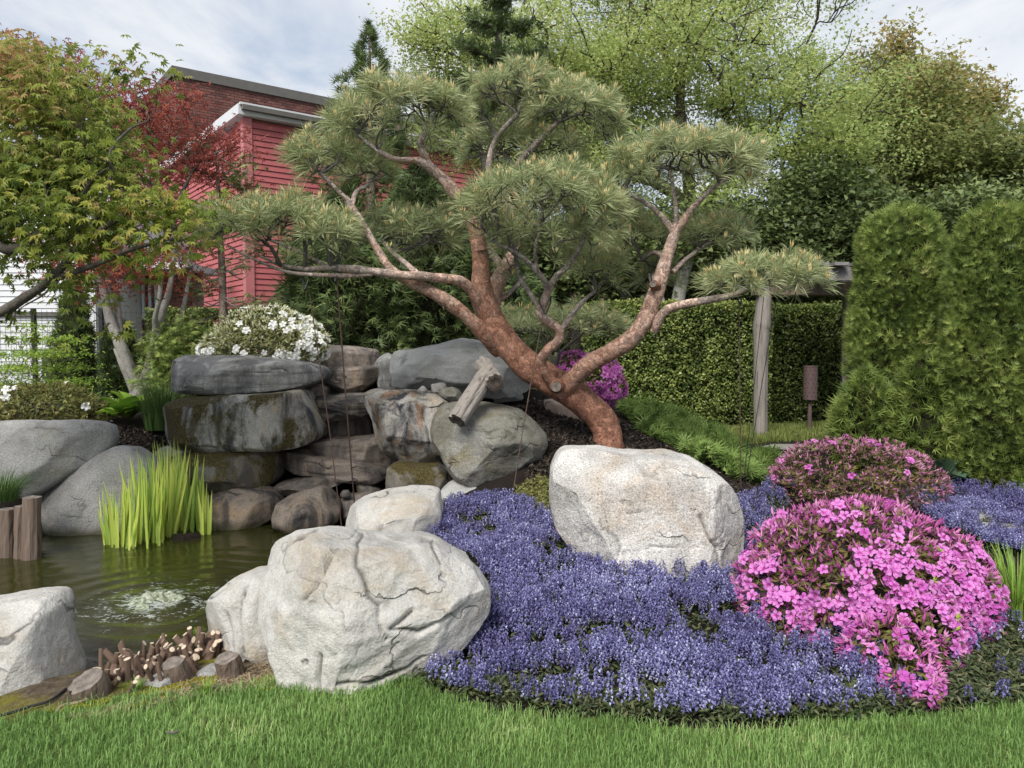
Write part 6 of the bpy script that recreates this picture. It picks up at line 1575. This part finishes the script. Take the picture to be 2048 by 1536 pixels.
# ------------------------------------------------------------------ azaleas
def blossom(name, petal, throat, seed=0, open_=.5):
    rg = np.random.default_rng(seed); V = [(0, 0, -.25)]; F, M = [], []
    m = MB()
    for q in range(5):
        a = q * 2 * PI / 5 + rg.normal() * .06; d = np.array((math.cos(a), math.sin(a), 0)); s = np.array((-math.sin(a), math.cos(a), 0)); up = np.array((0, 0, 1.0))
        pts = np.array([(0, 0, -.3), d * .22 + s * .12 + up * -.02, d * .22 - s * .12 + up * -.02, d * .56 + s * .36 + up * .16, d * .56 + up * .04, d * .56 - s * .36 + up * .16, d * .86 + s * .27 + up * (.14 - open_ * .2), d * .86 - s * .27 + up * (.14 - open_ * .2), d * .99 + up * (.04 - open_ * .25)])
        pts[1:] += rg.normal(size=(8, 3)) * .04
        m.add(pts, np.array([(0, 1, 2), (1, 4, 2)]), 1)
        m.add(pts, np.array([(1, 3, 4), (2, 4, 5), (3, 6, 4), (4, 7, 5), (4, 6, 8), (4, 8, 7)]), 0)
    for q in range(5):
        a = q * 1.256 + .5; e = np.array((math.cos(a) * .18, math.sin(a) * .18, .45 + .1 * (q % 2)))
        m.add(np.array([(0, 0, -.2), e + (.02, 0, 0), e - (.02, 0, 0)]), np.array([(0, 1, 2)]), 1)
    o = m.build(name, [MT[petal], MT[throat]], origin=(0, 0, 0)); d = o.data; bpy.data.objects.remove(o); return d
MAG = [blossom('magenta_blossom', 'az_petal', 'az_throat', i, .3 + .3 * i) for i in range(3)]
WHT = [blossom('white_blossom', 'white_petal', 'white_petal', i + 7, .4) for i in range(2)]
def bud_cluster(seed, nb=3, nl=4):
    rg = np.random.default_rng(seed); V, FB, FL, k = [], [], [], 0
    for i in range(nb):
        v, f = spindle(rg.uniform(.7, 1.05), .11, .05, rg.normal(size=2) * .42); V.append(v); FB.append(f + k); k += 6
    for i in range(nl):
        a = rg.uniform(0, 2 * PI); e = rg.uniform(-.1, .45); d = np.array((math.cos(a), math.sin(a), e)); s = np.array((-math.sin(a), math.cos(a), 0)) * .13
        V.append(np.array([(0, 0, 0), d * .45 + s, d * .9, d * .45 - s])); FL.append(np.array([(0, 1, 2), (0, 2, 3)]) + k); k += 4
    return np.vstack(V), [(np.vstack(FB), 0), (np.vstack(FL), 1)]
BUDS = [bud_cluster(i) for i in range(4)]
from mathutils import Matrix
def euler_from(x, y, z): return Matrix((x, y, z)).transposed().to_euler()
def azalea(base, ells, label, seed, nbud, budsize, nblossom, bsize, blossoms, bmats, wfun=None, group=None, stems=40, inner=1200, name='azalea', shoots=0, cat='azalea', base_stems=None, extra=0):
    rg = np.random.default_rng(seed); t = thing(name, base, label, cat, group)
    p, g = ell_surface(nbud, ells, rg, (.86, 1.03), zmin=base[2] - .02)
    nz = fbm(p * 3.5, 3, seed); p = p + g * (nz * .07)[:, None]
    mb = MB(); ax = unit(g + np.array((0, 0, .35)) + rg.normal(size=g.shape) * .35); wh_ = rg.integers(0, 4, len(p))
    for q in range(4):
        m = wh_ == q; x, y, z = frames(ax[m], rg); stamp(mb, BUDS[q][0], BUDS[q][1], p[m], x, y, z, rg.uniform(.75, 1.25, m.sum()) * budsize)
    mb.build('buds_and_leaves', [MT[bmats[0]], MT[bmats[1]]], t)
    mb = MB(); pi_, gi = ell_surface(inner, ells, rg, (.55, .88), zmin=base[2])
    leaves(mb, [LANCE], pi_, rg, budsize * 1.0, (0, 0, 1), .8, rg.random(inner) * .8); mb.build('inner_leaves', MT[bmats[1]], t)
    mb = MB(); tg = p[rg.choice(len(p), min(stems, len(p)), replace=False)]; S = np.array(base_stems if base_stems is not None else base + np.array((0, 0, -.03)))
    branch_to(mb, S, np.array((0, 0, 1.0)), tg, .022, rg, .003, .5, 3, .1); mb.build('stems', MT['az_twig'], t, smooth=True)
    if shoots:
        mb = MB(); ps, gs_ = ell_surface(shoots, ells, rg, (1.0, 1.05), zmin=base[2])
        for k_ in range(5):
            d = unit(gs_ + rg.normal(size=gs_.shape) * .8); nr = unit(np.cross(d, rg.normal(size=d.shape))); x = np.cross(d, nr)
            stamp(mb, *LANCE, ps, x, d, nr, rg.uniform(.7, 1.1, shoots) * bsize * 1.1)
        tag(mb.build('new_shoots', MT['az_shoot'], t), kind='stuff')
    pb_, gb = ell_surface(nblossom * 6, ells, rg, (1.0, 1.05), zmin=base[2] - .05)
    w = np.ones(len(pb_)) if wfun is None else wfun(pb_)
    tocam = np.array((0, 0, CAMZ)) - pb_; vis = (unit(tocam) * gb).sum(-1) > -.25
    w = w * vis; w = w * np.clip(fbm(pb_ * 5, 2, seed + 4) * 2.2 + .7, .02, 3); w /= w.sum()
    sel = rg.choice(len(pb_), nblossom, replace=False, p=w)
    if extra:                               # blossoms past the limit: one part
        me = blossoms[0]; BV = np.array([q_.co[:] for q_ in me.vertices]); BF = [np.array([q_.vertices[:] for q_ in me.polygons if q_.material_index == k_]) for k_ in (0, 1)]
        s2 = np.setdiff1d(rg.choice(len(pb_), nblossom + extra, replace=False, p=w), sel)[:extra]
        z = unit(gb[s2] + np.array((0, -.35, .2)) + rg.normal(size=(len(s2), 3)) * .35); x = unit(np.cross(rg.normal(size=z.shape), z)); mb = MB()
        stamp(mb, BV, [(BF[0], 0), (BF[1], 1)], pb_[s2] + gb[s2] * .01, x, np.cross(z, x), z, rg.uniform(.8, 1.2, len(s2)) * bsize)
        tag(mb.build('blossoms', [me.materials[0], me.materials[1]], t), kind='stuff')
    for q in sel:
        z = unit(gb[q] + np.array((0, -.35, .2)) + rg.normal(size=3) * .35); x = unit(np.cross(rg.normal(size=3), z)); y = np.cross(z, x)
        inst('blossom', blossoms[q % len(blossoms)], t, pb_[q] + gb[q] * (.01 + .07 * fbm(pb_[q:q + 1] * 3.5, 3, seed)[0]), euler_from(x, y, z), bsize * rg.uniform(.8, 1.2))
    return t
fb = GT(1745, 1290); fb[2] = .03
def wfront(p):
    x, y = PR(p)
    return .05 + np.clip((x - 1500) / 400, 0, 1) * np.clip((y - 1080) / 200, 0, 1) * 2.2 + np.clip((y - 1220) / 120, 0, 1) * 1.0
azalea(fb, [pell(1710, 1168, 4.3, 222, 162, .6), pell(1868, 1188, 4.2, 108, 122, .36), pell(1800, 1265, 3.85, 110, 95, .32), pell(1572, 1185, 4.25, 98, 88, .38), pell(1818, 1362, 3.32, 52, 48, .13), pell(1775, 1310, 3.55, 75, 65, .2)],
       'big rounded magenta azalea in front, half open, right foreground', 101, 2500, .052, 285, .034, MAG, ('az_bud', 'az_leaf'), wfront, stems=80, inner=1500, shoots=26, group='magenta azaleas', extra=230)
bb = GT(1700, 1005)
azalea(bb, [pell(1700, 950, 6.9, 150, 72, .62), pell(1600, 975, 6.9, 62, 50, .35), pell(1810, 965, 6.8, 75, 50, .4)], 'second azalea still in pink bud behind the front one', 102, 1250, .05, 22, .034, MAG, ('az_bud_dusty', 'az_leaf'), None, stems=220, inner=450, group='magenta azaleas')
pb2 = P(1185, 800, 9.3) - np.array((0, 0, .1))
azalea(pb2, [pell(1180, 752, 9.2, 62, 42, .38), pell(1215, 775, 9.2, 40, 34, .3), pell(1150, 735, 9.3, 40, 26, .3)], 'fully blooming magenta azalea behind the pine trunk', 103, 500, .05, 230, .042, MAG, ('az_bud', 'az_leaf'), None, stems=30, inner=400, group='magenta azaleas')
wb = P(530, 708, 8.5) - np.array((0, 0, .05))
def wwhite(p):
    x, y = PR(p); return .15 + np.clip((x - 560) / 60, 0, 1.5) + np.clip((y - 690) / 15, 0, 1) * .8
azalea(wb, [pell(535, 690, 8.5, 108, 72, .55), pell(480, 700, 8.5, 68, 38, .4), pell(615, 690, 8.5, 42, 40, .35)], 'domed cream and white azalea on top of the left rock stack', 104, 1500, .054, 115, .045, WHT, ('white_bud', 'white_leaf'), wwhite, stems=50, inner=900)
lb_ = P(110, 835, 8.3) - np.array((0, 0, .1))
azalea(lb_, [pell(90, 815, 8.3, 105, 48, .5), pell(190, 825, 8.4, 45, 30, .3), pell(10, 825, 8.2, 50, 30, .3)], 'low olive azalea with a few white blooms behind the flat boulder', 105, 1100, .055, 22, .045, WHT, ('olive_leaf', 'olive_leaf'), lambda p: .2 + (PR(p)[0] < 40) * 2.0, stems=50, inner=1200, name='white_azalea')

# ------------------------------------------------------------------ shrubs at the left
def shrub(name, base, ells, label, lmat, n, size, seed, T=None, twigs=40, cat='shrub', hue=.5, layered=False, tilt=.6):
    rg = np.random.default_rng(seed); t = thing(name, base, label, cat)
    tg = ell_volume(twigs, ells, rg)
    if layered: tg[:, 2] = np.round(tg[:, 2] / .16) * .16 + rg.normal(size=twigs) * .015
    mb = MB(); branch_to(mb, np.array(base), np.array((0, 0, 1.)), tg, .02, rg, .003, .5, 3, .1); mb.build('stems', MT['az_twig'], t, smooth=True)
    idx = rg.integers(0, twigs, n); c = tg[idx] + rg.normal(size=(n, 3)) * np.array((.13, .13, .03 if layered else .08))
    mb = MB(); leaves(mb, T or [LANCE], c, rg, size, (0, -.2, 1), tilt, np.clip(rg.normal(hue, .25, n), 0, 1)); mb.build('foliage', MT[lmat], t); return t
shrub('lime_shrub', P(50, 820, 9.0) - np.array((0, 0, .1)), [pell(60, 715, 9.0, 120, 60, .6), pell(150, 765, 9.0, 70, 25, .4), pell(10, 770, 9.0, 80, 40, .5)], 'lime green layered shrub at the left edge before the white house', 'lime_leaf', 5200, .05, 111, layered=True, twigs=110)
shrub('low_shrub', P(190, 830, 8.8) - np.array((0, 0, .08)), [pell(200, 815, 8.8, 60, 18, .4)], 'low bluish green plants behind the hosta', 'juniper', 900, .05, 112)
shrub('spray_shrub', P(390, 740, 9.4) - np.array((0, 0, .3)), [pell(375, 690, 9.4, 60, 45, .4), pell(335, 740, 9.2, 40, 60, .4), pell(345, 800, 8.9, 30, 50, .3)], 'feathery green conifer shrub left of the top slab', 'arbor', 2600, .09, 113, T=SPRAY, twigs=60, hue=.45)
# hostas
def hosta(base, n, size, label, mat, seed, rows=2):
    rg = np.random.default_rng(seed); t = thing('hosta', base, label, 'hosta')
    def mk(m):
        ys = np.linspace(0, 1, 7); w = np.array([.02, .24, .36, .38, .3, .16, .0]); z = .34 * np.sin(ys * 2.2)
        V = []; F = []
        for k_ in range(7):
            V += [(-w[k_], ys[k_], z[k_] + .05), (-w[k_] * .5, ys[k_], z[k_] + .01), (0, ys[k_], z[k_] - .04), (w[k_] * .5, ys[k_], z[k_] + .01), (w[k_], ys[k_], z[k_] + .05)]
        for k_ in range(6):
            for j in range(4): F.append((k_ * 5 + j, k_ * 5 + j + 1, k_ * 5 + 6 + j, k_ * 5 + 5 + j))
        m.add(np.array(V), F)
    me = shared_mesh('hosta_leaf', mk, MT[mat]); me.polygons.foreach_set('use_smooth', np.ones(len(me.polygons), bool))
    for i in range(n):
        a = i * 2.4 + rg.normal() * .2; el = rg.uniform(-.15, .75)
        inst('leaf', me, t, np.array(base) + np.array((math.cos(a) * .03, math.sin(a) * .03, .02)), (el, 0, a), size * rg.uniform(.75, 1.15))
    return t
hosta(P(258, 838, 8.2), 26, .3, 'bright lime hosta at the foot of the grey maple', 'hosta', 121)
hosta(GT(1885, 968), 15, .3, 'blue green hosta right of the budding azalea', 'hosta_blue', 122)
# grasses
def clump(base, n, ln, label, mat, seed, spread=.12, arch=.5, w=.004, lean=(0, 0), cat='grass', name='grass_clump'):
    rg = np.random.default_rng(seed); mb = MB()
    a = rg.uniform(0, 2 * PI, n); b = np.array(base) + np.stack((np.cos(a), np.sin(a), a * 0), -1) * (spread * np.sqrt(rg.random(n)))[:, None]
    d = np.stack((np.cos(a) * 1 + lean[0], np.sin(a) + lean[1], a * 0), -1); l = ln * rg.uniform(.6, 1.1, n); ar = arch * rg.uniform(.2, 1.2, n); s = np.stack((-np.sin(a), np.cos(a), a * 0), -1) * w
    up = np.array((0, 0, 1.0)); pts = []
    for t_ in (0, .35, .7, 1.0):
        c = b + d * (l * ar * t_ ** 1.8)[:, None] + up * (l * (t_ - .45 * ar * t_ ** 2.4))[:, None]; ww = (1 - t_ * .85)
        pts += [c - s * ww, c + s * ww]
    V = np.stack(pts, 1); off = (np.arange(n) * 8)[:, None, None]
    F = (np.array([(0, 1, 3, 2), (2, 3, 5, 4), (4, 5, 7, 6)])[None] + off).reshape(-1, 4)
    mb.add(V.reshape(-1, 3), F, 0, np.repeat(np.clip(rg.normal(.5, .25, n), 0, 1), 8)); o = mb.build(name, MT[mat]); return tag(o, label, cat)
clump(P(325, 858, 8.0), 700, .55, 'tall dark grass clump left of the mossy slab', 'liriope', 131, .17, .45)
clump(P(0, 1000, 6.1), 420, .28, 'arching grass tuft above the log posts', 'liriope', 132, .14, .9)
clump(P(1268, 832, 8.7), 420, .3, 'arching light green grass tuft at the mulch edge', 'lime_grass', 133, .1, 1.0, lean=(.5, -.2))
gb_ = GT(2030, 1235); clump(gb_, 700, .42, 'long fresh green grass clump at the right edge', 'lime_grass', 134, .22, .75, .005, lean=(-.15, -.1))
clump(GT(2046, 980), 120, .2, 'small green tuft behind the blue flowers at far right', 'lime_grass', 135, .07, .6)
for q, (px, py, l_, lab) in enumerate([(272, 1378, .06, 'small grass tuft between log rounds'), (560, 1335, .05, 'small grass tuft at the boulder foot'), (410, 1384, .07, 'yellowish grass tuft on the mossy bank'), (395, 1272, .05, 'tiny green sprout among the cut stems')]):
    clump(np.array((*wpt(px, py), .0)), 60, l_, lab, 'lime_grass' if q > 1 else 'grass', 140 + q, .03, .8, .0025, cat='grass tuft')
# iris, each sword leaf a part
ir = thing('iris_clump', P(320, 1066, 6.4), 'upright yellow green iris leaves standing at the pond edge', 'iris'); rg = np.random.default_rng(151); IM = []
for q in range(5):
    m = MB(); ys = np.linspace(0, 1, 8); w = .5 * np.array([.7, .95, 1, .95, .82, .6, .32, .02]); bend = rg.uniform(-.05, .16); V = []
    for k_ in range(8): V += [(-w[k_], bend * ys[k_] ** 2 * 8, ys[k_]), (0, bend * ys[k_] ** 2 * 8 + .25 * w[k_], ys[k_]), (w[k_], bend * ys[k_] ** 2 * 8, ys[k_])]
    m.add(np.array(V), [(k_ * 3 + j, k_ * 3 + j + 1, k_ * 3 + 4 + j, k_ * 3 + 3 + j) for k_ in range(7) for j in range(2)])
    o = m.build('iris_leaf', MT['iris'], smooth=True, origin=(0, 0, 0)); IM.append(o.data); bpy.data.objects.remove(o)
for (cx_, cy_, nn_, hmin, hmax, sp) in [(238, 1088, 20, 90, 135, 22), (270, 1085, 16, 110, 160, 18), (300, 1080, 20, 120, 185, 20), (330, 1070, 22, 130, 195, 22), (345, 1040, 26, 130, 175, 22), (372, 1055, 18, 110, 160, 18), (405, 1062, 12, 70, 115, 9), (318, 1082, 8, 50, 80, 10), (222, 1080, 8, 60, 100, 8)]:
    for i in range(int(nn_ * 1.9)):
        px, py = cx_ + rg.normal() * sp * .6, cy_ + 6 + rg.normal() * 5; b = np.array((*wpt(px, py, WATER_Z - .02), WATER_Z - .03)); Y = b[1]; h = rg.uniform(hmin, hmax) * Y / FPX
        inst('leaf', IM[i % 5], ir, b, (rg.normal() * .07, (px - cx_) * .006 + rg.normal() * .06, rg.uniform(-.7, .7)), (.026 * rg.uniform(.7, 1.15), .03, h))
mb = MB(); w = np.array([P(345, 1070, 6.45), P(375, 1065, 6.5), P(400, 1062, 6.55)]); w[:, 2] = WATER_Z - .02; tube(mb, crom(w, 6), .07, 8, 0, .5, True, .4, 3); mb.build('root_mat', MT['mulch'], ir)

# ------------------------------------------------------------------ ground covers
def scatter(poly, n, rng, dens=None):
    """random terrain points whose photo position lies in poly"""
    P_ = np.array(poly, float); out = []; got = 0
    corners = np.array([GT(x, min(max(y, 830), 1530)) for x, y in poly]); lo, hi = corners[:, :2].min(0) - .3, corners[:, :2].max(0) + .3
    for _ in range(60):
        x = rng.uniform(lo[0], hi[0], n); y = rng.uniform(lo[1], hi[1], n); z = hgt(x, y); a, b = PR(np.stack((x, y, z), -1))
        ok = inpoly(a, b, [tuple(q) for q in poly])
        if dens is not None: ok &= rng.random(n) < dens(np.stack((x, y, z), -1), a, b)
        out.append(np.stack((x, y, z), -1)[ok]); got += ok.sum()
        if got >= n: break
    return np.concatenate(out)[:n]
def spike_tmpl(seed, whorls=6, per=5):
    rg = np.random.default_rng(seed); V, F, k = [], [], 0
    for w in range(whorls):
        z = .25 + .75 * w / whorls; r = .24 * (1 - .55 * w / whorls)
        for q in range(per):
            a = q * 2 * PI / per + w * .6 + rg.normal() * .25; d = np.array((math.cos(a), math.sin(a), 0)); s = np.array((-math.sin(a), math.cos(a), 0)) * .085
            b = d * r * .35 + (0, 0, z); e = d * r * rg.uniform(.85, 1.2) + (0, 0, z + rg.normal() * .04)
            V += [b, e + s * .8 + (0, 0, .05), e + d * .05 + (0, 0, -.07), e - s * .8 + (0, 0, .05)]; F += [(k, k + 1, k + 2), (k, k + 2, k + 3)]; k += 4
    return np.array(V), np.array(F)
SPK = [spike_tmpl(i, 5, 4) for i in range(4)]
def ajuga(polys, nsp, nleaf, label, seed, name='bugle_flowers', h=.086, clump_=True):
    rg = np.random.default_rng(seed); mb = MB()
    def dn(p, a, b): return np.clip(.6 + 1.5 * fbm(p * np.array((4.2, 4.2, 0)) + 5, 3, seed), .05, 1)
    for (poly, fs, fl) in polys:
        p = scatter(poly, int(nsp * fs), rg, dn if clump_ else None); wh_ = rg.integers(0, 4, len(p)); mound = .03 + .04 * np.clip(fbm(p * 4, 2, seed + 1) + .3, 0, 1)
        for q in range(4):
            m = wh_ == q; n = m.sum(); ax = unit(np.array((0, 0, 1.)) + rg.normal(size=(n, 3)) * .14); x, y, z = frames(ax, rg)
            hs = h * rg.uniform(.65, 1.2, n)
            c = p[m] + np.array((0, 0, 1.)) * mound[m][:, None]; base_a = rg.normal(.42, .17, n) + .35 * fbm(p[m] * 1.8, 2, seed + 8)
            TV, TF = SPK[q]; C = c; v = C[:, None] + hs[:, None, None] * (TV[None, :, 0:1] * x[:, None] + TV[None, :, 1:2] * y[:, None] + TV[None, :, 2:3] * z[:, None])
            k_ = len(TV); av = np.clip(np.repeat(base_a, k_) + np.repeat(rg.normal(size=(n, k_ // 4)) * .24, 4, axis=1).ravel(), 0, 1)
            mb.add(v.reshape(-1, 3), (TF[None] + (np.arange(n) * k_)[:, None, None]).reshape(-1, 3), 0, av)
        p = scatter(poly, int(nleaf * fl), rg); n = len(p); p[:, 2] += rg.random(n) * .065
        leaves(mb, [LANCE], p, rg, .036, (0, -.2, 1), .45, rg.random(n), 1)
    return tag(mb.build(name, [MT['ajuga_flower'], MT['ajuga_leaf']]), label, 'flowers', kind='stuff')
A_MAIN = [(790, 1092), (850, 1045), (910, 1012), (1000, 1000), (1095, 1030), (1140, 1080), (1230, 1130), (1470, 1160), (1560, 1200), (1760, 1300), (1760, 1412), (1600, 1436), (1350, 1444), (1130, 1428), (960, 1402), (840, 1374), (860, 1310), (940, 1270), (990, 1200), (950, 1130), (860, 1090)]
A_FRINGE = [(850, 1378), (1000, 1408), (1200, 1440), (1450, 1454), (1700, 1444), (1850, 1428), (1850, 1395), (1650, 1400), (1400, 1405), (1150, 1395), (950, 1365), (880, 1330), (845, 1350)]
ajuga([(A_MAIN, 1, 1), (A_FRINGE, .045, .34)], 3500, 12500, 'carpet of blue violet bugle flowers in the middle of the bed', 161)
ajuga([([(1475, 1010), (1540, 985), (1580, 1010), (1530, 1120), (1480, 1180)], .22, .3), ([(1520, 920), (1570, 925), (1590, 985), (1530, 975)], .12, .08)], 900, 4000, 'sparse bugle flowers between white block and azaleas', 162)
ajuga([([(1800, 1010), (1860, 985), (2120, 975), (2160, 1120), (2000, 1112), (1880, 1060)], 1, 1)], 1500, 5000, 'blue violet bugle flowers at the right behind the azalea', 163, h=.095)
ajuga([([(1840, 1290), (2140, 1230), (2160, 1400), (1900, 1425), (1700, 1425), (1690, 1330)], 1, 1)], 70, 7000, 'dark bugle leaves with few flowers at lower right', 164)
rg = np.random.default_rng(171)
# juniper carpet
mb = MB(); p = scatter([(1235, 830), (1290, 838), (1380, 862), (1420, 890), (1470, 915), (1530, 935), (1560, 965), (1500, 975), (1420, 945), (1350, 900), (1290, 870)], 4200, rg); n = len(p)
p[:, 2] += rg.random(n) * .1 + .16 * np.clip(fbm(p * 3.2, 2, 4) + .25, 0, 1); dv = unit(rg.normal(size=(n, 3)) * np.array((1, 1, .3)) + np.array((.2, -.3, .45))); nr = unit(np.cross(dv, rg.normal(size=(n, 3))) + np.array((0, 0, .5))); x = unit(np.cross(dv, nr))
stamp(mb, *SPRAY[1], p, x, dv, np.cross(x, dv), rg.uniform(.08, .14, n), 0, np.clip(rg.normal(.5, .25, n), 0, 1))
tag(mb.build('juniper_carpet', MT['juniper']), 'bright green juniper carpet spilling down right of the pine', 'ground cover', kind='stuff')
mb = MB(); p = scatter([(1022, 1000), (1050, 975), (1090, 960), (1105, 985), (1105, 1035), (1060, 1020)], 2200, rg); n = len(p); p[:, 2] += rg.random(n) * .07
leaves(mb, [LANCE], p, rg, .03, (0, -.3, 1), .6, np.clip(rg.normal(.45, .25, n), 0, 1)); tag(mb.build('low_groundcover', MT['olive_leaf']), 'patch of small olive green leaves left of the white block', 'ground cover', kind='stuff')
# mulch chips
mb = MB(); p = np.concatenate((scatter([(1000, 800), (1090, 800), (1250, 835), (1400, 900), (1520, 985), (1490, 1030), (1400, 910), (1110, 900), (1090, 990), (1030, 1000), (1090, 870)], 9000, rg), scatter([(222, 855), (345, 862), (350, 895), (300, 905), (225, 890)], 1600, rg), scatter([(1470, 950), (1560, 990), (1520, 1060), (1470, 1040)], 1500, rg))); n = len(p)
p[:, 2] += rg.random(n) * .02; CH = (np.array([(-.12, -.5, 0), (.12, -.5, 0), (.1, .5, .06), (-.1, .5, .06)]), np.array([(0, 1, 2, 3)]))
nr = unit(np.array((0, -.2, 1.)) + rg.normal(size=(n, 3)) * .45); x, y, z = frames(nr, rg); stamp(mb, *CH, p, x, y, z, rg.uniform(.025, .07, n), 0, np.clip(rg.random(n) ** 1.5, 0, 1))
tag(mb.build('mulch_chips', MT['chip']), 'dark shredded bark mulch around the pine', 'mulch', kind='stuff')
# lawn blades
def blades(p, rng, ln, w, a, mat, name, label):
    n = len(p); an = rng.uniform(0, 2 * PI, n); d = np.stack((np.cos(an), np.sin(an), an * 0), -1); s = np.stack((-np.sin(an), np.cos(an), an * 0), -1) * (w * rng.uniform(.7, 1.3, n))[:, None]
    l = ln * rng.uniform(.55, 1.25, n); le = rng.uniform(.1, .75, n); up = np.array((0, 0, 1.))
    m = p + d * (l * le * .28)[:, None] + up * (l * .58)[:, None]; e = p + d * (l * le)[:, None] + up * (l * (1 - .3 * le))[:, None]
    V = np.stack((p - s, p + s, m + s * .75, m - s * .75, e), 1); off = (np.arange(n) * 5)[:, None, None]; mb = MB()
    F4 = (np.array([(0, 1, 2, 3)])[None] + off).reshape(-1, 4); F3 = (np.array([(3, 2, 4)])[None] + off).reshape(-1, 3)
    mb.V.append(V.reshape(-1, 3)); mb.A.append(np.repeat(a, 5)); mb.F += [F4, F3]; mb.M += [np.zeros(n), np.zeros(n)]; mb.n = n * 5
    return tag(mb.build(name, MT[mat]), label, 'grass', kind='stuff')
n = 110000; x = rg.uniform(-3.0, 3.2, n); y = 2.25 + 1.75 * rg.random(n) ** .9; ok = inpoly(x, y, LAWN) & ~inpoly(x, y, POND)
# thin, ragged edge along the bank
de = polydist(x, y, LAWN_EDGE[:0] + LAWN); ok &= rg.random(n) < np.clip(.25 + de * 9, 0, 1); x, y = x[ok], y[ok]
p = np.stack((x, y, hgt(x, y)), -1); hue = np.clip(.42 + .5 * fbm(p * np.array((2.5, 4, 0)), 3, 8) + rg.normal(size=len(p)) * .2, 0, 1)
blades(p, rg, .044, .0019, hue, 'grass', 'lawn_grass', 'short mown green lawn in the foreground')
p = scatter([(1430, 865), (1500, 855), (1690, 850), (1690, 870), (1640, 880), (1480, 890)], 9000, rg); blades(p, rg, .11, .004, rg.random(len(p)), 'rough_grass', 'rough_grass', 'strip of rough grass round the pergola post')
# moss and straw on the bank
mb = MB(); p = scatter([(90, 1425), (200, 1402), (300, 1385), (420, 1350), (440, 1340), (430, 1370), (330, 1402), (200, 1432)], 9000, rg, lambda q, a, b: np.clip(fbm(q * 7, 3, 3) * 3 + .3, 0, 1)); p = np.concatenate((p, scatter([(505, 1362), (540, 1352), (562, 1362), (548, 1382), (510, 1384)], 1500, rg))); n = len(p)
leaves(mb, [QUAD], p + np.array((0, 0, .006)), rg, .014, (0, 0, 1), .5, rg.random(n)); tag(mb.build('moss', MT['moss']), 'yellow green moss on the bank between lawn and pond', 'moss', kind='stuff')
mb = MB(); p = scatter([(110, 1440), (300, 1395), (440, 1340), (560, 1320), (570, 1375), (420, 1390), (200, 1440)], 1500, rg); n = len(p); nr = unit(np.array((0, 0, 1.)) + rg.normal(size=(n, 3)) * .25); x, y, z = frames(nr, rg)
stamp(mb, CH[0] * np.array((.25, 1, 1)), CH[1], p + np.array((0, 0, .008)), x, y, z, rg.uniform(.02, .06, n)); tag(mb.build('straw_litter', MT['straw']), 'dry stems and litter on the bare bank', 'litter', kind='stuff')
